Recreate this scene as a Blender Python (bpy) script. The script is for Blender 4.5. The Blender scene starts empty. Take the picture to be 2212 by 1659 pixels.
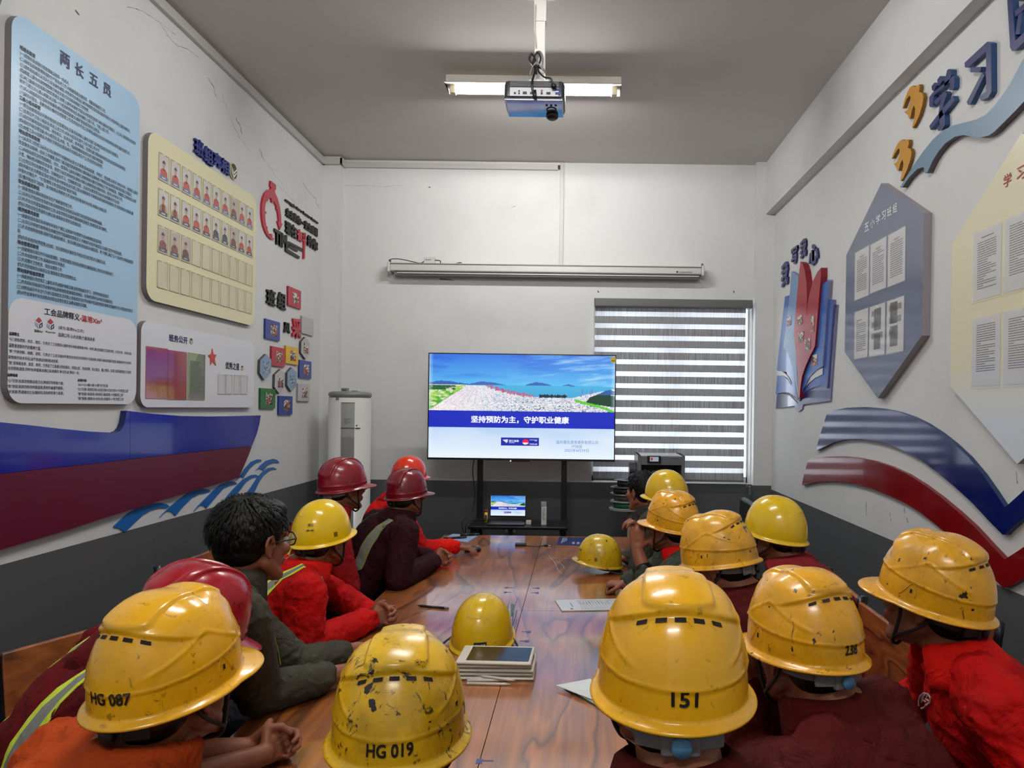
import bpy, bmesh, math, random
import numpy as np
from mathutils import Vector, Matrix, noise as mnoise
from mathutils.bvhtree import BVHTree
random.seed(7)
S = bpy.context.scene
COL = S.collection
PI = math.pi
# ------------------------------------------------------------------ camera, world, exposure
FPX, VX, VY, ROLL, CAMZ = 1500.0, 1250.0, 882.0, 0.013, 1.65      # focal length and principal point in pixels of the 2212 x 1659 frame
cam_data = bpy.data.cameras.new('camera')
cam_data.sensor_width = 36.0
cam_data.lens = FPX / 2212 * 36.0
cam_data.shift_x = (1106 - VX) / 2212
cam_data.shift_y = (VY - 829.5) / 2212
cam_data.clip_start = 0.02
cam = bpy.data.objects.new('camera', cam_data)
COL.objects.link(cam)
cam.matrix_world = Matrix.Translation((0, 0, CAMZ)) @ Matrix.Rotation(PI / 2, 4, 'X') @ Matrix.Rotation(ROLL, 4, 'Z')
S.camera = cam
world = bpy.data.worlds.new('world')
S.world = world
world.use_nodes = True
wn = world.node_tree
wn.nodes['Background'].inputs[0].default_value = (0.86, 0.93, 1.0, 1)
wn.nodes['Background'].inputs[1].default_value = 4.5
S.view_settings.view_transform = 'Standard'
S.view_settings.look = 'None'
S.view_settings.gamma = 1
S.view_settings.use_curve_mapping = False
S.view_settings.exposure = 0.5
TUBE = 170.0            # strength of the fluorescent tubes
try:
    S.cycles.use_denoising = True
    S.cycles.max_bounces = 10
    S.cycles.diffuse_bounces = 5
    S.cycles.sample_clamp_indirect = 6
except Exception:
    pass

# ------------------------------------------------------------------ pixel <-> room
def unroll(px, py):
    dx, dy = px - VX, py - VY
    c, s = math.cos(ROLL), math.sin(ROLL)
    return dx * c + dy * s, -dx * s + dy * c
def atY(px, py, Y):
    dx, dy = unroll(px, py)
    return Vector((dx / FPX * Y, Y, CAMZ - dy / FPX * Y))
def atX(px, py, X):
    dx, dy = unroll(px, py)
    Y = FPX * X / dx
    return Vector((X, Y, CAMZ - dy / FPX * Y))
def atZ(px, py, Z):
    dx, dy = unroll(px, py)
    Y = FPX * (CAMZ - Z) / dy
    return Vector((dx / FPX * Y, Y, Z))

# ------------------------------------------------------------------ materials
def lin(c):
    return tuple(((v / 255) / 12.92 if v / 255 <= 0.04045 else ((v / 255 + 0.055) / 1.055) ** 2.4) for v in c)
_M = {}
def mat(name, rgb=(128, 128, 128), rough=0.5, metal=0.0, coat=0.0, spec=0.5, emit=None, es=1.0, sheen=0.0, noise=None, bump=None, trans=0.0, alpha=1.0):
    """noise=(scale, rgb2, amount)  bump=(scale, strength)"""
    if name in _M: return _M[name]
    m = bpy.data.materials.new(name); m.use_nodes = True
    nt = m.node_tree; b = nt.nodes['Principled BSDF']
    b.inputs['Base Color'].default_value = (*lin(rgb), 1)
    b.inputs['Roughness'].default_value = rough
    b.inputs['Metallic'].default_value = metal
    b.inputs['Coat Weight'].default_value = coat
    b.inputs['Coat Roughness'].default_value = 0.06
    b.inputs['Specular IOR Level'].default_value = spec
    b.inputs['Sheen Weight'].default_value = sheen
    b.inputs['Transmission Weight'].default_value = trans
    b.inputs['Alpha'].default_value = alpha
    if emit is not None:
        b.inputs['Emission Color'].default_value = (*lin(emit), 1)
        b.inputs['Emission Strength'].default_value = es
    tc = None
    def coords():
        nonlocal tc
        if tc is None: tc = nt.nodes.new('ShaderNodeTexCoord')
        return tc.outputs['Object']
    if noise:
        n = nt.nodes.new('ShaderNodeTexNoise'); n.inputs['Scale'].default_value = noise[0]; n.inputs['Detail'].default_value = 6
        nt.links.new(coords(), n.inputs['Vector'])
        r = nt.nodes.new('ShaderNodeMapRange'); r.inputs[1].default_value = 0.35; r.inputs[2].default_value = 0.7; r.inputs[4].default_value = noise[2]
        nt.links.new(n.outputs[0], r.inputs[0])
        mx = nt.nodes.new('ShaderNodeMix'); mx.data_type = 'RGBA'
        mx.inputs[6].default_value = (*lin(rgb), 1); mx.inputs[7].default_value = (*lin(noise[1]), 1)
        nt.links.new(r.outputs[0], mx.inputs[0]); nt.links.new(mx.outputs[2], b.inputs['Base Color'])
    if bump:
        n = nt.nodes.new('ShaderNodeTexNoise'); n.inputs['Scale'].default_value = bump[0]; n.inputs['Detail'].default_value = 8
        nt.links.new(coords(), n.inputs['Vector'])
        bp = nt.nodes.new('ShaderNodeBump'); bp.inputs['Strength'].default_value = bump[1]; bp.inputs['Distance'].default_value = 0.01
        nt.links.new(n.outputs[0], bp.inputs['Height']); nt.links.new(bp.outputs[0], b.inputs['Normal'])
    _M[name] = m
    return m

# ------------------------------------------------------------------ mesh builder
ORG = {}
class MB:
    def __init__(s): s.v = []; s.f = []; s.m = []
    def add(s, vs, fs, m=0):
        o = len(s.v); s.v.extend([tuple(v) for v in vs]); s.f.extend([tuple(i + o for i in f) for f in fs]); s.m.extend([m] * len(fs)); return s
    def box(s, c, d, m=0, R=None):
        c = Vector(c); h = [x / 2 for x in d]
        vs = []
        for x in (-1, 1):
            for y in (-1, 1):
                for z in (-1, 1):
                    p = Vector((x * h[0], y * h[1], z * h[2]))
                    vs.append(c + (R @ p if R else p))
        return s.add(vs, [(0, 1, 3, 2), (4, 6, 7, 5), (0, 4, 5, 1), (2, 3, 7, 6), (0, 2, 6, 4), (1, 5, 7, 3)], m)
    def bar(s, a, b, lo, hi=None, m=0): return s.box([(x + y) / 2 for x, y in zip(a, b)], [abs(x - y) for x, y in zip(a, b)], m)
    def span(s, x0, x1, y0, y1, z0, z1, m=0): return s.box(((x0 + x1) / 2, (y0 + y1) / 2, (z0 + z1) / 2), (abs(x1 - x0), abs(y1 - y0), abs(z1 - z0)), m)
    def prism(s, pts, off, m=0, ms=None):
        pts = [Vector(p) for p in pts]; off = Vector(off); n = len(pts)
        s.add(pts + [p + off for p in pts], [], m); o = len(s.v) - 2 * n
        s.f.append(tuple(o + i for i in range(n))); s.m.append(m)
        s.f.append(tuple(o + n + i for i in reversed(range(n)))); s.m.append(m if ms is None else ms)
        for i in range(n):
            j = (i + 1) % n
            s.f.append((o + i, o + n + i, o + n + j, o + j)); s.m.append(m if ms is None else ms)
        return s
    def poly(s, pts, m=0): return s.add(pts, [tuple(range(len(pts)))], m)
    def tube(s, path, r, n=8, m=0, caps=True, closed=False):
        path = [Vector(p) for p in path]; k = len(path)
        rs = list(r) if isinstance(r, (list, tuple)) else [r] * k
        vs = []; up = None
        for i, p in enumerate(path):
            a = path[(i - 1) % k] if (i > 0 or closed) else p; b = path[(i + 1) % k] if (i < k - 1 or closed) else p
            t = (b - a).normalized() if (b - a).length > 1e-9 else Vector((0, 0, 1))
            if up is None: up = t.orthogonal().normalized()
            up = (up - t * up.dot(t)); up = up.normalized() if up.length > 1e-6 else t.orthogonal().normalized()
            w = t.cross(up)
            for j in range(n):
                q = 2 * PI * j / n
                vs.append(p + (up * math.cos(q) + w * math.sin(q)) * rs[i])
        fs = []
        for i in range(k if closed else k - 1):
            i2 = (i + 1) % k
            for j in range(n):
                fs.append((i * n + j, i * n + (j + 1) % n, i2 * n + (j + 1) % n, i2 * n + j))
        if caps and not closed:
            fs.append(tuple(reversed(range(n)))); fs.append(tuple((k - 1) * n + j for j in range(n)))
        return s.add(vs, fs, m)
    def cyl(s, a, b, r, n=16, m=0, r2=None): return s.tube([a, b], [r, r if r2 is None else r2], n, m)
    def ball(s, c, r, R=None, nu=14, nv=9, m=0):
        c = Vector(c); r = (r, r, r) if isinstance(r, (int, float)) else r
        vs = []
        for i in range(nv + 1):
            a = PI * i / nv
            for j in range(nu):
                b = 2 * PI * j / nu
                p = Vector((r[0] * math.sin(a) * math.cos(b), r[1] * math.sin(a) * math.sin(b), r[2] * math.cos(a)))
                vs.append(c + (R @ p if R else p))
        fs = []
        for i in range(nv):
            for j in range(nu):
                a, b, d, e = i * nu + j, i * nu + (j + 1) % nu, (i + 1) * nu + (j + 1) % nu, (i + 1) * nu + j
                if i == 0: fs.append((a, d, e))
                elif i == nv - 1: fs.append((a, b, e))
                else: fs.append((a, b, d, e))
        return s.add(vs, [tuple(reversed(f)) for f in fs], m)
    def cap(s, a, b, ra, rb, n=12):
        s.ball(a, ra, nu=n, nv=8); s.ball(b, rb, nu=n, nv=8)
        a = Vector(a); b = Vector(b)
        if (a - b).length > 1e-5: s.tube([a, b], [ra, rb], n)
        return s
    def chain(s, pts, rs, n=12):
        for i in range(len(pts) - 1): s.cap(pts[i], pts[i + 1], rs[i], rs[i + 1], n)
        return s
    def lathe(s, c, prof, n=32, m=0):
        c = Vector(c); vs = []; k = len(prof)
        for r, z in prof:
            for j in range(n):
                q = 2 * PI * j / n
                vs.append(c + Vector((r * math.cos(q), r * math.sin(q), z)))
        fs = [(i * n + j, i * n + (j + 1) % n, (i + 1) * n + (j + 1) % n, (i + 1) * n + j) for i in range(k - 1) for j in range(n)]
        return s.add(vs, fs, m)
    def mesh(s, name, mats, o=(0, 0, 0), smooth=False, angle=None):
        me = bpy.data.meshes.new(name)
        o = Vector(o)
        me.from_pydata([(v[0] - o[0], v[1] - o[1], v[2] - o[2]) for v in s.v], [], s.f)
        for mm in (mats if isinstance(mats, (list, tuple)) else [mats]): me.materials.append(mm)
        me.polygons.foreach_set('material_index', s.m)
        if smooth: me.polygons.foreach_set('use_smooth', [True] * len(s.f))
        me.validate(); me.update()
        return me
    def obj(s, name, mats, parent=None, smooth=False, label=None, cat=None, group=None, kind=None, bevel=0, world=True):
        o = ORG.get(parent.name, Vector()) if (parent is not None and world) else Vector()
        me = s.mesh(name, mats, o, smooth)
        return link(name, me, parent, label, cat, group, kind, bevel)
def link(name, me, parent=None, label=None, cat=None, group=None, kind=None, bevel=0, loc=None):
    ob = bpy.data.objects.new(name, me); COL.objects.link(ob)
    if parent is not None: ob.parent = parent; ORG[ob.name] = ORG.get(parent.name, Vector())
    if loc is not None: ob.location = loc
    if bevel:
        md = ob.modifiers.new('bevel', 'BEVEL'); md.width = bevel; md.segments = 2; md.limit_method = 'ANGLE'; md.angle_limit = 0.6
        for p in me.polygons: p.use_smooth = True
        md2 = ob.modifiers.new('wn', 'WEIGHTED_NORMAL'); md2.keep_sharp = True
    return tag(ob, label, cat, group, kind)
def tag(o, label=None, cat=None, group=None, kind=None):
    if label: o['label'] = label
    if cat: o['category'] = cat
    if group: o['group'] = group
    if kind: o['kind'] = kind
    return o
def thing(name, loc, label, cat, group=None, kind=None):
    o = bpy.data.objects.new(name, None); COL.objects.link(o); o.empty_display_size = .1
    o.location = loc; ORG[o.name] = Vector(loc)
    return tag(o, label, cat, group, kind)
def copy_tree(root, loc=None, rz=0, label=None, group=None):
    r = root.copy(); COL.objects.link(r)
    if loc is not None: r.location = loc
    r.rotation_euler = (0, 0, rz)
    if label: r['label'] = label
    if group: r['group'] = group
    for ch in root.children:
        c = ch.copy(); COL.objects.link(c); c.parent = r
        for g in ch.children:
            d = g.copy(); COL.objects.link(d); d.parent = c
    return r

# ------------------------------------------------------------------ lettering
_T = {}
def glyphs(txt, bold=0.0, res=2, extrude=0.0, spacing=1.0):
    key = (txt, bold, res, extrude, spacing)
    if key in _T: return _T[key]
    if bold:
        co, fs = glyphs(txt, 0.0, res, extrude, spacing); n = len(co); b = bold * .8
        sh = ((-b, -b), (b, b), (-b, b), (b, -b)) if bold > .015 else ((-b, 0), (b, 0))
        co2 = np.concatenate([co + np.array((x, y, .0005 * k)) for k, (x, y) in enumerate(sh)]); fs2 = [tuple(i + k * n for i in f) for k in range(len(sh)) for f in fs]
        _T[key] = (co2, fs2); return _T[key]
    c = bpy.data.curves.new('lettering', 'FONT'); c.body = txt; c.resolution_u = res; c.offset = bold; c.extrude = extrude; c.space_character = spacing
    o = bpy.data.objects.new('lettering', c); COL.objects.link(o)
    dg = bpy.context.evaluated_depsgraph_get(); dg.update()
    m = bpy.data.meshes.new_from_object(o.evaluated_get(dg))
    n = len(m.vertices); co = np.zeros(n * 3); m.vertices.foreach_get('co', co); co = co.reshape(-1, 3)
    fs = [tuple(p.vertices) for p in m.polygons]
    bpy.data.objects.remove(o); bpy.data.curves.remove(c); bpy.data.meshes.remove(m)
    if n == 0: co = np.zeros((1, 3))
    _T[key] = (co, fs)
    return _T[key]
def kz_(co): z = co[:, 2]; return (z - np.where(z > .03, .05, np.where(z < -.03, -.05, 0))) / .0005 * .00012
def text_fit(mb, txt, o, ux, uy, un, w=None, h=None, depth=0.0, bold=0.0, m=0, res=2, shear=0.0):
    """put a line of text with its ink box at o (lower left), ux to the right, uy up, un out of the surface"""
    co, fs = glyphs(txt, bold, res, 0.05 if depth else 0.0)
    lo = co.min(0); hi = co.max(0); d = hi - lo
    sx = w / d[0] if w else None; sy = h / d[1] if h else None
    if sx is None: sx = sy
    if sy is None: sy = sx
    o, ux, uy, un = (np.array(a, float) for a in (o, ux, uy, un))
    x = (co[:, 0] - lo[0]) * sx; y = (co[:, 1] - lo[1]) * sy
    z = (np.where(co[:, 2] > .03, depth, 0.0) if depth else 0) + kz_(co)
    P = o + np.outer(x + shear * y, ux) + np.outer(y, uy) + np.outer(z, un)
    mb.add([tuple(p) for p in P], fs, m)
    return mb
def text_em(mb, txt, o, ux, uy, em, sx=1.0, bold=0.0, m=0, res=1):
    """a line set at a given em size from its baseline start"""
    co, fs = glyphs(txt, bold, res, 0.0)
    o, ux, uy = (np.array(a, float) for a in (o, ux, uy))
    P = o + np.outer(co[:, 0] * em * sx, ux) + np.outer(co[:, 1] * em, uy) + np.outer(kz_(co), np.cross(ux, uy))
    mb.add([tuple(p) for p in P], fs, m)
def text_width(txt, em, bold=0.0, res=1): return glyphs(txt, bold, res, 0.0)[0][:, 0].max() * em
# ================================================================== the room
XL, XR, XB, YB, YF, H = -2.21, 1.65, 1.575, 6.0, -2.6, 3.77
def wall_mat(name, zsplit, tint=(210, 211, 210)):
    m = bpy.data.materials.new(name); m.use_nodes = True; nt = m.node_tree; b = nt.nodes['Principled BSDF']
    g = nt.nodes.new('ShaderNodeNewGeometry'); sp = nt.nodes.new('ShaderNodeSeparateXYZ'); nt.links.new(g.outputs['Position'], sp.inputs[0])
    st = nt.nodes.new('ShaderNodeMath'); st.operation = 'GREATER_THAN'; st.inputs[1].default_value = zsplit; nt.links.new(sp.outputs[2], st.inputs[0])
    # paint: soft grime patches on the white, none on the grey
    n1 = nt.nodes.new('ShaderNodeTexNoise'); n1.inputs['Scale'].default_value = 1.3; n1.inputs['Detail'].default_value = 9; n1.inputs['Roughness'].default_value = .62
    nt.links.new(g.outputs['Position'], n1.inputs['Vector'])
    r1 = nt.nodes.new('ShaderNodeMapRange'); r1.inputs[1].default_value = .5; r1.inputs[2].default_value = .85; r1.inputs[4].default_value = .5; nt.links.new(n1.outputs[0], r1.inputs[0])
    w = nt.nodes.new('ShaderNodeMix'); w.data_type = 'RGBA'; w.inputs[6].default_value = (*lin(tint), 1); w.inputs[7].default_value = (*lin((178, 178, 175)), 1)
    nt.links.new(r1.outputs[0], w.inputs[0])
    mx = nt.nodes.new('ShaderNodeMix'); mx.data_type = 'RGBA'; nt.links.new(st.outputs[0], mx.inputs[0])
    mx.inputs[6].default_value = (*lin((84, 86, 88)), 1); nt.links.new(w.outputs[2], mx.inputs[7]); nt.links.new(mx.outputs[2], b.inputs['Base Color'])
    rr = nt.nodes.new('ShaderNodeMapRange'); rr.inputs[3].default_value = .42; rr.inputs[4].default_value = .85; nt.links.new(st.outputs[0], rr.inputs[0]); nt.links.new(rr.outputs[0], b.inputs['Roughness'])
    n2 = nt.nodes.new('ShaderNodeTexNoise'); n2.inputs['Scale'].default_value = 7; n2.inputs['Detail'].default_value = 10; n2.inputs['Roughness'].default_value = .6
    nt.links.new(g.outputs['Position'], n2.inputs['Vector'])
    bp = nt.nodes.new('ShaderNodeBump'); bp.inputs['Strength'].default_value = .12; bp.inputs['Distance'].default_value = .02
    nt.links.new(n2.outputs[0], bp.inputs['Height']); nt.links.new(bp.outputs[0], b.inputs['Normal'])
    return m
ZL, ZR, ZBK = 1.02, 0.98, 1.012
MWL, MWR, MWB = wall_mat('wall_paint_left', ZL), wall_mat('wall_paint_right', ZR), wall_mat('wall_paint_back', ZBK)
MWP = wall_mat('pillar_paint', 1.012)
MCEIL = mat('ceiling_paint', (204, 200, 194), .9, noise=(1.1, (194, 190, 184), .7), bump=(9, .1))
MFLOOR = mat('floor_tile', (120, 116, 110), .35, noise=(3, (96, 92, 88), .8))
MTRIM = mat('white_plastic_duct', (188, 186, 181), .5)
MDARKLINE = mat('dark_gap', (60, 57, 54), .9)
def struct(mb, name, m, parent=None, **k): return mb.obj(name, m, parent, kind='structure', **k)
T = .15
wl = struct(MB().span(XL - T, XL, YF, YB + T, 0, H), 'wall_left', MWL)
wr = struct(MB().span(XR, XR + T, YF, YB + T, 0, H), 'wall_right', MWR)
# back wall with the window opening
wx0, wx1 = atY(1281, 840, YB).x, atY(1622, 840, YB).x
wz1, wz0 = atY(1450, 646, YB).z, atY(1450, 1043, YB).z
mb = MB().span(XL, wx0, YB, YB + T, 0, H).span(wx1, XR, YB, YB + T, 0, H).span(wx0, wx1, YB, YB + T, wz1, H).span(wx0, wx1, YB, YB + T, 0, wz0)
wb = struct(mb, 'wall_back', MWB)
struct(MB().span(XL, XR, YF - T, YF, 0, H), 'wall_front', MWL)
struct(MB().span(XL - T, XR + T, YF - T, YB + T, -.1, 0), 'floor', MFLOOR)
struct(MB().span(XL - T, XR + T, YF - T, YB + T, H, H + .1), 'ceiling', MCEIL)
lf = atY(693, 600, 5.92)
struct(MB().span(XL, -2.055, 5.92, YB, 0, H), 'pillar_left', MWP)
struct(MB().span(1.495, XR, 5.92, YB, 0, H), 'pillar_right', MWP)
bm = struct(MB().span(XB, XR, YF, 5.92, 3.325, H), 'beam_right', MWR)
# window: frame and glass behind the blind
win = thing('window_1', (wx0, YB, wz0), 'white framed window behind the zebra blind', None, kind='structure')
MFR = mat('white_window_frame', (215, 216, 218), .4)
mb = MB()
for a, b in ((wx0, wx0 + .02), (wx1 - .015, wx1), ((wx0 + wx1) / 2 - .03, (wx0 + wx1) / 2 + .03)): mb.span(a, b, YB + .08, YB + .13, wz0, wz1)
mb.span(wx0, wx1, YB + .08, YB + .13, wz0, wz0 + .05).span(wx0, wx1, YB + .08, YB + .13, wz1 - .05, wz1)
mb.obj('window_frame', MFR, win)
mg = mat('window_glass', (255, 255, 255), .02, trans=1.0)
for a, b in ((wx0 + .02, (wx0 + wx1) / 2 - .03), ((wx0 + wx1) / 2 + .03, wx1 - .015)):
    MB().span(a, b, YB + .1, YB + .105, wz0 + .05, wz1 - .05).obj('glass_pane', mg, win)
# cracks, scuffs and plug holes of the plaster: parts of the walls
MCRACK = mat('plaster_crack', (92, 88, 82), .95)
MSTAIN = mat('wall_scuff', (150, 146, 138), .95)
def crack(parent, pts, f, w=.0018, mt=MCRACK):
    P = [f(*p) for p in pts]; n = f.n; mb = MB()
    for i, (a, b) in enumerate(zip(P, P[1:])):
        t = (b - a).normalized().cross(n).normalized(); k = w * (.5 + random.random())
        e = n * .0006
        mb.add([a - t * k + e, b - t * k * .6 + e, b + t * k * .6 + e, a + t * k + e], [(0, 1, 2, 3)])
    tag(mb.obj('plaster_crack', mt, parent), kind='stuff')
def plane(kind, val, n):
    g = {'X': atX, 'Y': atY}[kind]
    def f(px, py): return g(px, py, val)
    f.n = Vector(n); return f
PLW, PRW, PBW = plane('X', XL, (1, 0, 0)), plane('X', XR, (-1, 0, 0)), plane('Y', YB, (0, -1, 0))
def jag(pts, k=4, a=2.0):
    out = [pts[0]]
    for p, q in zip(pts, pts[1:]):
        for i in range(1, k + 1):
            t = i / k; out.append((p[0] + (q[0] - p[0]) * t + random.uniform(-a, a) * (i < k), p[1] + (q[1] - p[1]) * t + random.uniform(-a, a) * (i < k)))
    return out
for pts, w in (([(275, 15), (310, 25), (345, 48), (360, 75), (385, 100), (405, 106), (430, 125)], .0012), ([(345, 48), (380, 76)], .001),
               ([(450, 168), (460, 185), (467, 208)], .0035), ([(455, 150), (467, 178), (470, 170)], .001), ([(480, 205), (490, 235), (505, 275), (520, 300), (545, 335)], .0012),
               ([(510, 255), (518, 272), (523, 290)], .003), ([(560, 322), (572, 348)], .003), ([(575, 350), (600, 385), (610, 398)], .001),
               ([(655, 395), (672, 420), (683, 432), (688, 450)], .0022), ([(162, 22), (172, 33)], .004), ([(590, 390), (640, 440)], .0008)):
    crack(wl, jag(pts, 4, 1.5), PLW, w)
for pts, w in (([(740, 400), (770, 401), (790, 401), (830, 404), (870, 400)], .0009), ([(926, 404), (930, 405)], .005), ([(1105, 448), (1113, 446)], .002), ([(1292, 628), (1293, 632)], .009), ([(1585, 628), (1586, 633)], .007), ([(950, 603), (980, 606)], .005)):
    crack(wb, jag(pts, 3, 1.0), PBW, w)
for pts, w in (([(1669, 470), (1668, 560), (1667, 640), (1664, 760), (1660, 860), (1655, 940)], .0012), ([(1871, 1085), (1872, 1115)], .004), ([(1953, 1098), (1955, 1110)], .005), ([(1923, 1108), (1924, 1125)], .004), ([(1958, 1118), (1962, 1128)], .003), ([(2195, 1020), (2198, 1045)], .004)):
    crack(wr, jag(pts, 4, .8), PRW, w, MSTAIN if w > .0035 else MCRACK)
# cable ducts
d1 = thing('cable_duct', (XL, 3, 3.7), 'white plastic cable duct along the ceiling edge, running over the left wall and back wall', 'cable duct')
MB().span(XL, XL + .028, YF, 5.92, H - .075, H - .02).obj('duct_run', MTRIM, d1, bevel=.003)
MB().span(XL, -2.03, 5.89, 5.92, H - .075, H - .02).obj('duct_run', MTRIM, d1, bevel=.003)
MB().span(-2.055, -2.028, 5.89, YB, H - .075, H - .02).obj('duct_run', MTRIM, d1, bevel=.003)
xe = atY(1206, 352, YB).x
MB().span(-2.05, xe, YB - .025, YB, H - .07, H - .025).obj('duct_run', MTRIM, d1, bevel=.003)
d2 = thing('cable_duct', (xe + .03, YB, 2.9), 'short vertical white cable duct dropping down the back wall to the projection screen case', 'cable duct')
zt = atY(1214, 575, YB).z
x2 = atY(1209, 460, YB).x
MB().span(x2, x2 + .034, YB - .018, YB, zt, H - .01).obj('duct_run', MTRIM, d2, bevel=.003)
MB().span(x2 - .02, x2, YB - .025, YB, H - .06, H - .03).obj('duct_joint', MDARKLINE, d2)
# ================================================================== ceiling lamps
MTUBE = mat('fluorescent_tube', (255, 255, 255), .3, emit=(253, 252, 250), es=TUBE)
MLAMP = mat('lamp_housing', (215, 210, 200), .45)
MCAPS = mat('lamp_socket', (215, 205, 180), .5)
lx = atY(1153, 187, 4.46).x
def lamp(y, label, x=lx):
    t = thing('ceiling_lamp', (x, y, H), label, 'ceiling lamp', 'fluorescent lamps in a row down the ceiling')
    MB().span(x - .56, x + .56, y - .03, y + .03, H - .045, H).prism([(x - .56, y - .028, H - .046), (x - .56, y - .085, H - .072), (x - .56, y - .085, H - .076), (x - .56, y, H - .05), (x - .56, y + .085, H - .076), (x - .56, y + .085, H - .072), (x - .56, y + .028, H - .046)], (1.12, 0, 0)).obj('housing', MLAMP, t, bevel=.004)
    for s in (-1, 1): MB().span(x + s * .5, x + s * .535, y - .02, y + .02, H - .112, H - .046).obj('tube_socket', MCAPS, t, bevel=.003)
    MB().cyl((x - .505, y, H - .085), (x + .505, y, H - .085), .0175, 16).obj('lamp_tube', MTUBE, t, smooth=True)
lamp(4.46, 'white fluorescent batten on the ceiling directly behind the hanging projector')
lamp(1.75, 'white fluorescent batten on the ceiling above the middle of the table')
lamp(-.95, 'white fluorescent batten on the ceiling behind the camera end of the table')
# ================================================================== projector
pY = 3.38
a, b = atY(1088, 200, pY), atY(1220, 200, pY)
pz1, pz0 = atY(1153, 169, pY).z, atY(1153, 215, pY).z
pj = thing('projector', ((a.x + b.x) / 2, pY + .11, pz0), 'dark grey ceiling projector with glossy underside, hung upside down from the white square pole', 'projector')
MPJ = mat('projector_dark', (44, 45, 50), .35)
MPJG = mat('projector_gloss', (150, 156, 176), .08, metal=.7, coat=1.0)
MPORT = mat('port_panel', (190, 192, 196), .4)
MBLK = mat('black_plastic', (14, 14, 15), .4)
MVGA = mat('port_blue', (30, 50, 130), .4)
MB().span(a.x, b.x, pY, pY + .17, pz0 + .004, pz1).obj('body', MPJ, pj, bevel=.02)
MB().span(a.x + .008, b.x - .008, pY + .006, pY + .165, pz0 - .003, pz0 + .02).obj('underside_cover', MPJG, pj, bevel=.006)
zz = pz1 - pz0
MB().span(a.x + .03, b.x - .03, pY - .003, pY, pz0 + .016, pz0 + .016 + zz * .42).obj('port_panel', MPORT, pj)
mb = MB()
for k in range(5): mb.span(a.x + .03, b.x - .03, pY - .002, pY, pz1 - .012 - k * .006, pz1 - .009 - k * .006)
mb.obj('vent_grille', mat('grille_grey', (110, 110, 112), .4), pj)
for px, w, m_ in ((858 - 0, 6, 0),): pass
portz = pz0 + .025
for x_, w, hh, zz_, m_ in ((.055, .009, .009, 0, MBLK), (.075, .007, .007, 0, MBLK), (.075, .007, .007, .012, MBLK), (.103, .02, .012, 0, MBLK), (.135, .013, .011, 0, MBLK), (.185, .01, .01, 0, MBLK), (.185, .009, .009, .014, mat('port_red', (150, 60, 50), .4)), (.218, .02, .011, 0, MBLK), (.262, .022, .011, 0, MVGA), (.262, .022, .011, .02, MVGA)):
    MB().span(a.x + x_ - w / 2 + .0, a.x + x_ + w / 2, pY - .006, pY - .002, portz + zz_, portz + zz_ + hh).obj('port_socket', m_, pj)
lc = Vector((a.x + .232, pY + .15, pz0 - .008))
MB().lathe((lc.x, lc.y - .012, lc.z - .004), [(.0, -.012), (.02, -.012), (.03, -.004), (.032, .012), (.0, .012)], 24).obj('focus_knob', MBLK, pj, smooth=True)
MB().lathe((a.x + .23, pY + .085, pz0 - .003), [(.018, -.002), (.026, -.002), (.026, .004), (.018, .004)], 24).obj('control_ring', MBLK, pj)
for k in range(3): MB().cyl((a.x + .208 + .022 * k, pY + .045, pz0 - .006), (a.x + .208 + .022 * k, pY + .045, pz0 + .002), .006, 10).obj('control_button', MBLK, pj)
MB().cyl((a.x + .232, pY + .15, pz0 + .045), (a.x + .232, pY + .2, pz0 + .045), .034, 24).obj('lens', MBLK, pj, smooth=True)
for o in pj.children:                      # the whole body is pitched a little, lens end down
    Rm = Matrix.Translation((0, -.11, .0)) @ Matrix.Rotation(math.radians(-6), 4, 'X') @ Matrix.Translation((0, .11, .0))
    o.data.transform(Rm)
pole = thing('projector_pole', ((a.x + b.x) / 2, pY + .12, H), 'white square pole holding the projector from the ceiling', 'pole')
pc = atY(1167, 90, pY + .1).x
MPOLE = mat('pole_white', (225, 223, 218), .45)
MB().span(pc - .026, pc + .026, pY + .07, pY + .122, pz1 + .005, H - .11).obj('pole_tube', MPOLE, pole, bevel=.003)
MB().span(pc - .031, pc + .031, pY + .065, pY + .127, H - .2, H - .04).obj('outer_sleeve', MPOLE, pole, bevel=.003)
MB().span(pc - .07, pc + .07, pY + .03, pY + .17, H - .04, H).obj('ceiling_plate', MPOLE, pole, bevel=.004)
MB().span(pc - .05, pc + .05, pY + .05, pY + .15, pz1, pz1 + .02).obj('mount_plate', MPOLE, pole, bevel=.004)
def spl(pts, n=8):
    pts = [Vector(p) for p in pts]; out = []
    P = [pts[0] * 2 - pts[1]] + pts + [pts[-1] * 2 - pts[-2]]
    for i in range(1, len(P) - 2):
        for k in range(n):
            t = k / n; p0, p1, p2, p3 = P[i - 1], P[i], P[i + 1], P[i + 2]
            out.append(.5 * ((2 * p1) + (p2 - p0) * t + (2 * p0 - 5 * p1 + 4 * p2 - p3) * t * t + (3 * p1 - p0 - 3 * p2 + p3) * t ** 3))
    out.append(pts[-1]); return out
cb = thing('projector_cables', (pc, pY + .05, pz1), 'bundle of black and grey looped cables tied to the projector pole', 'cables')
q = lambda px, py, dy=.02: atY(px, py, pY + dy)
MGRYC = mat('grey_cable', (120, 120, 118), .4)
MB().tube(spl([q(1154, 212, -.004), q(1149, 180, -.01), q(1156, 150, .03), q(1144, 130, .04), q(1148, 117, .04), q(1156, 130, .03), q(1158, 160, .03)]), .0055, 8).obj('cable', MBLK, cb, smooth=True)
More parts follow.
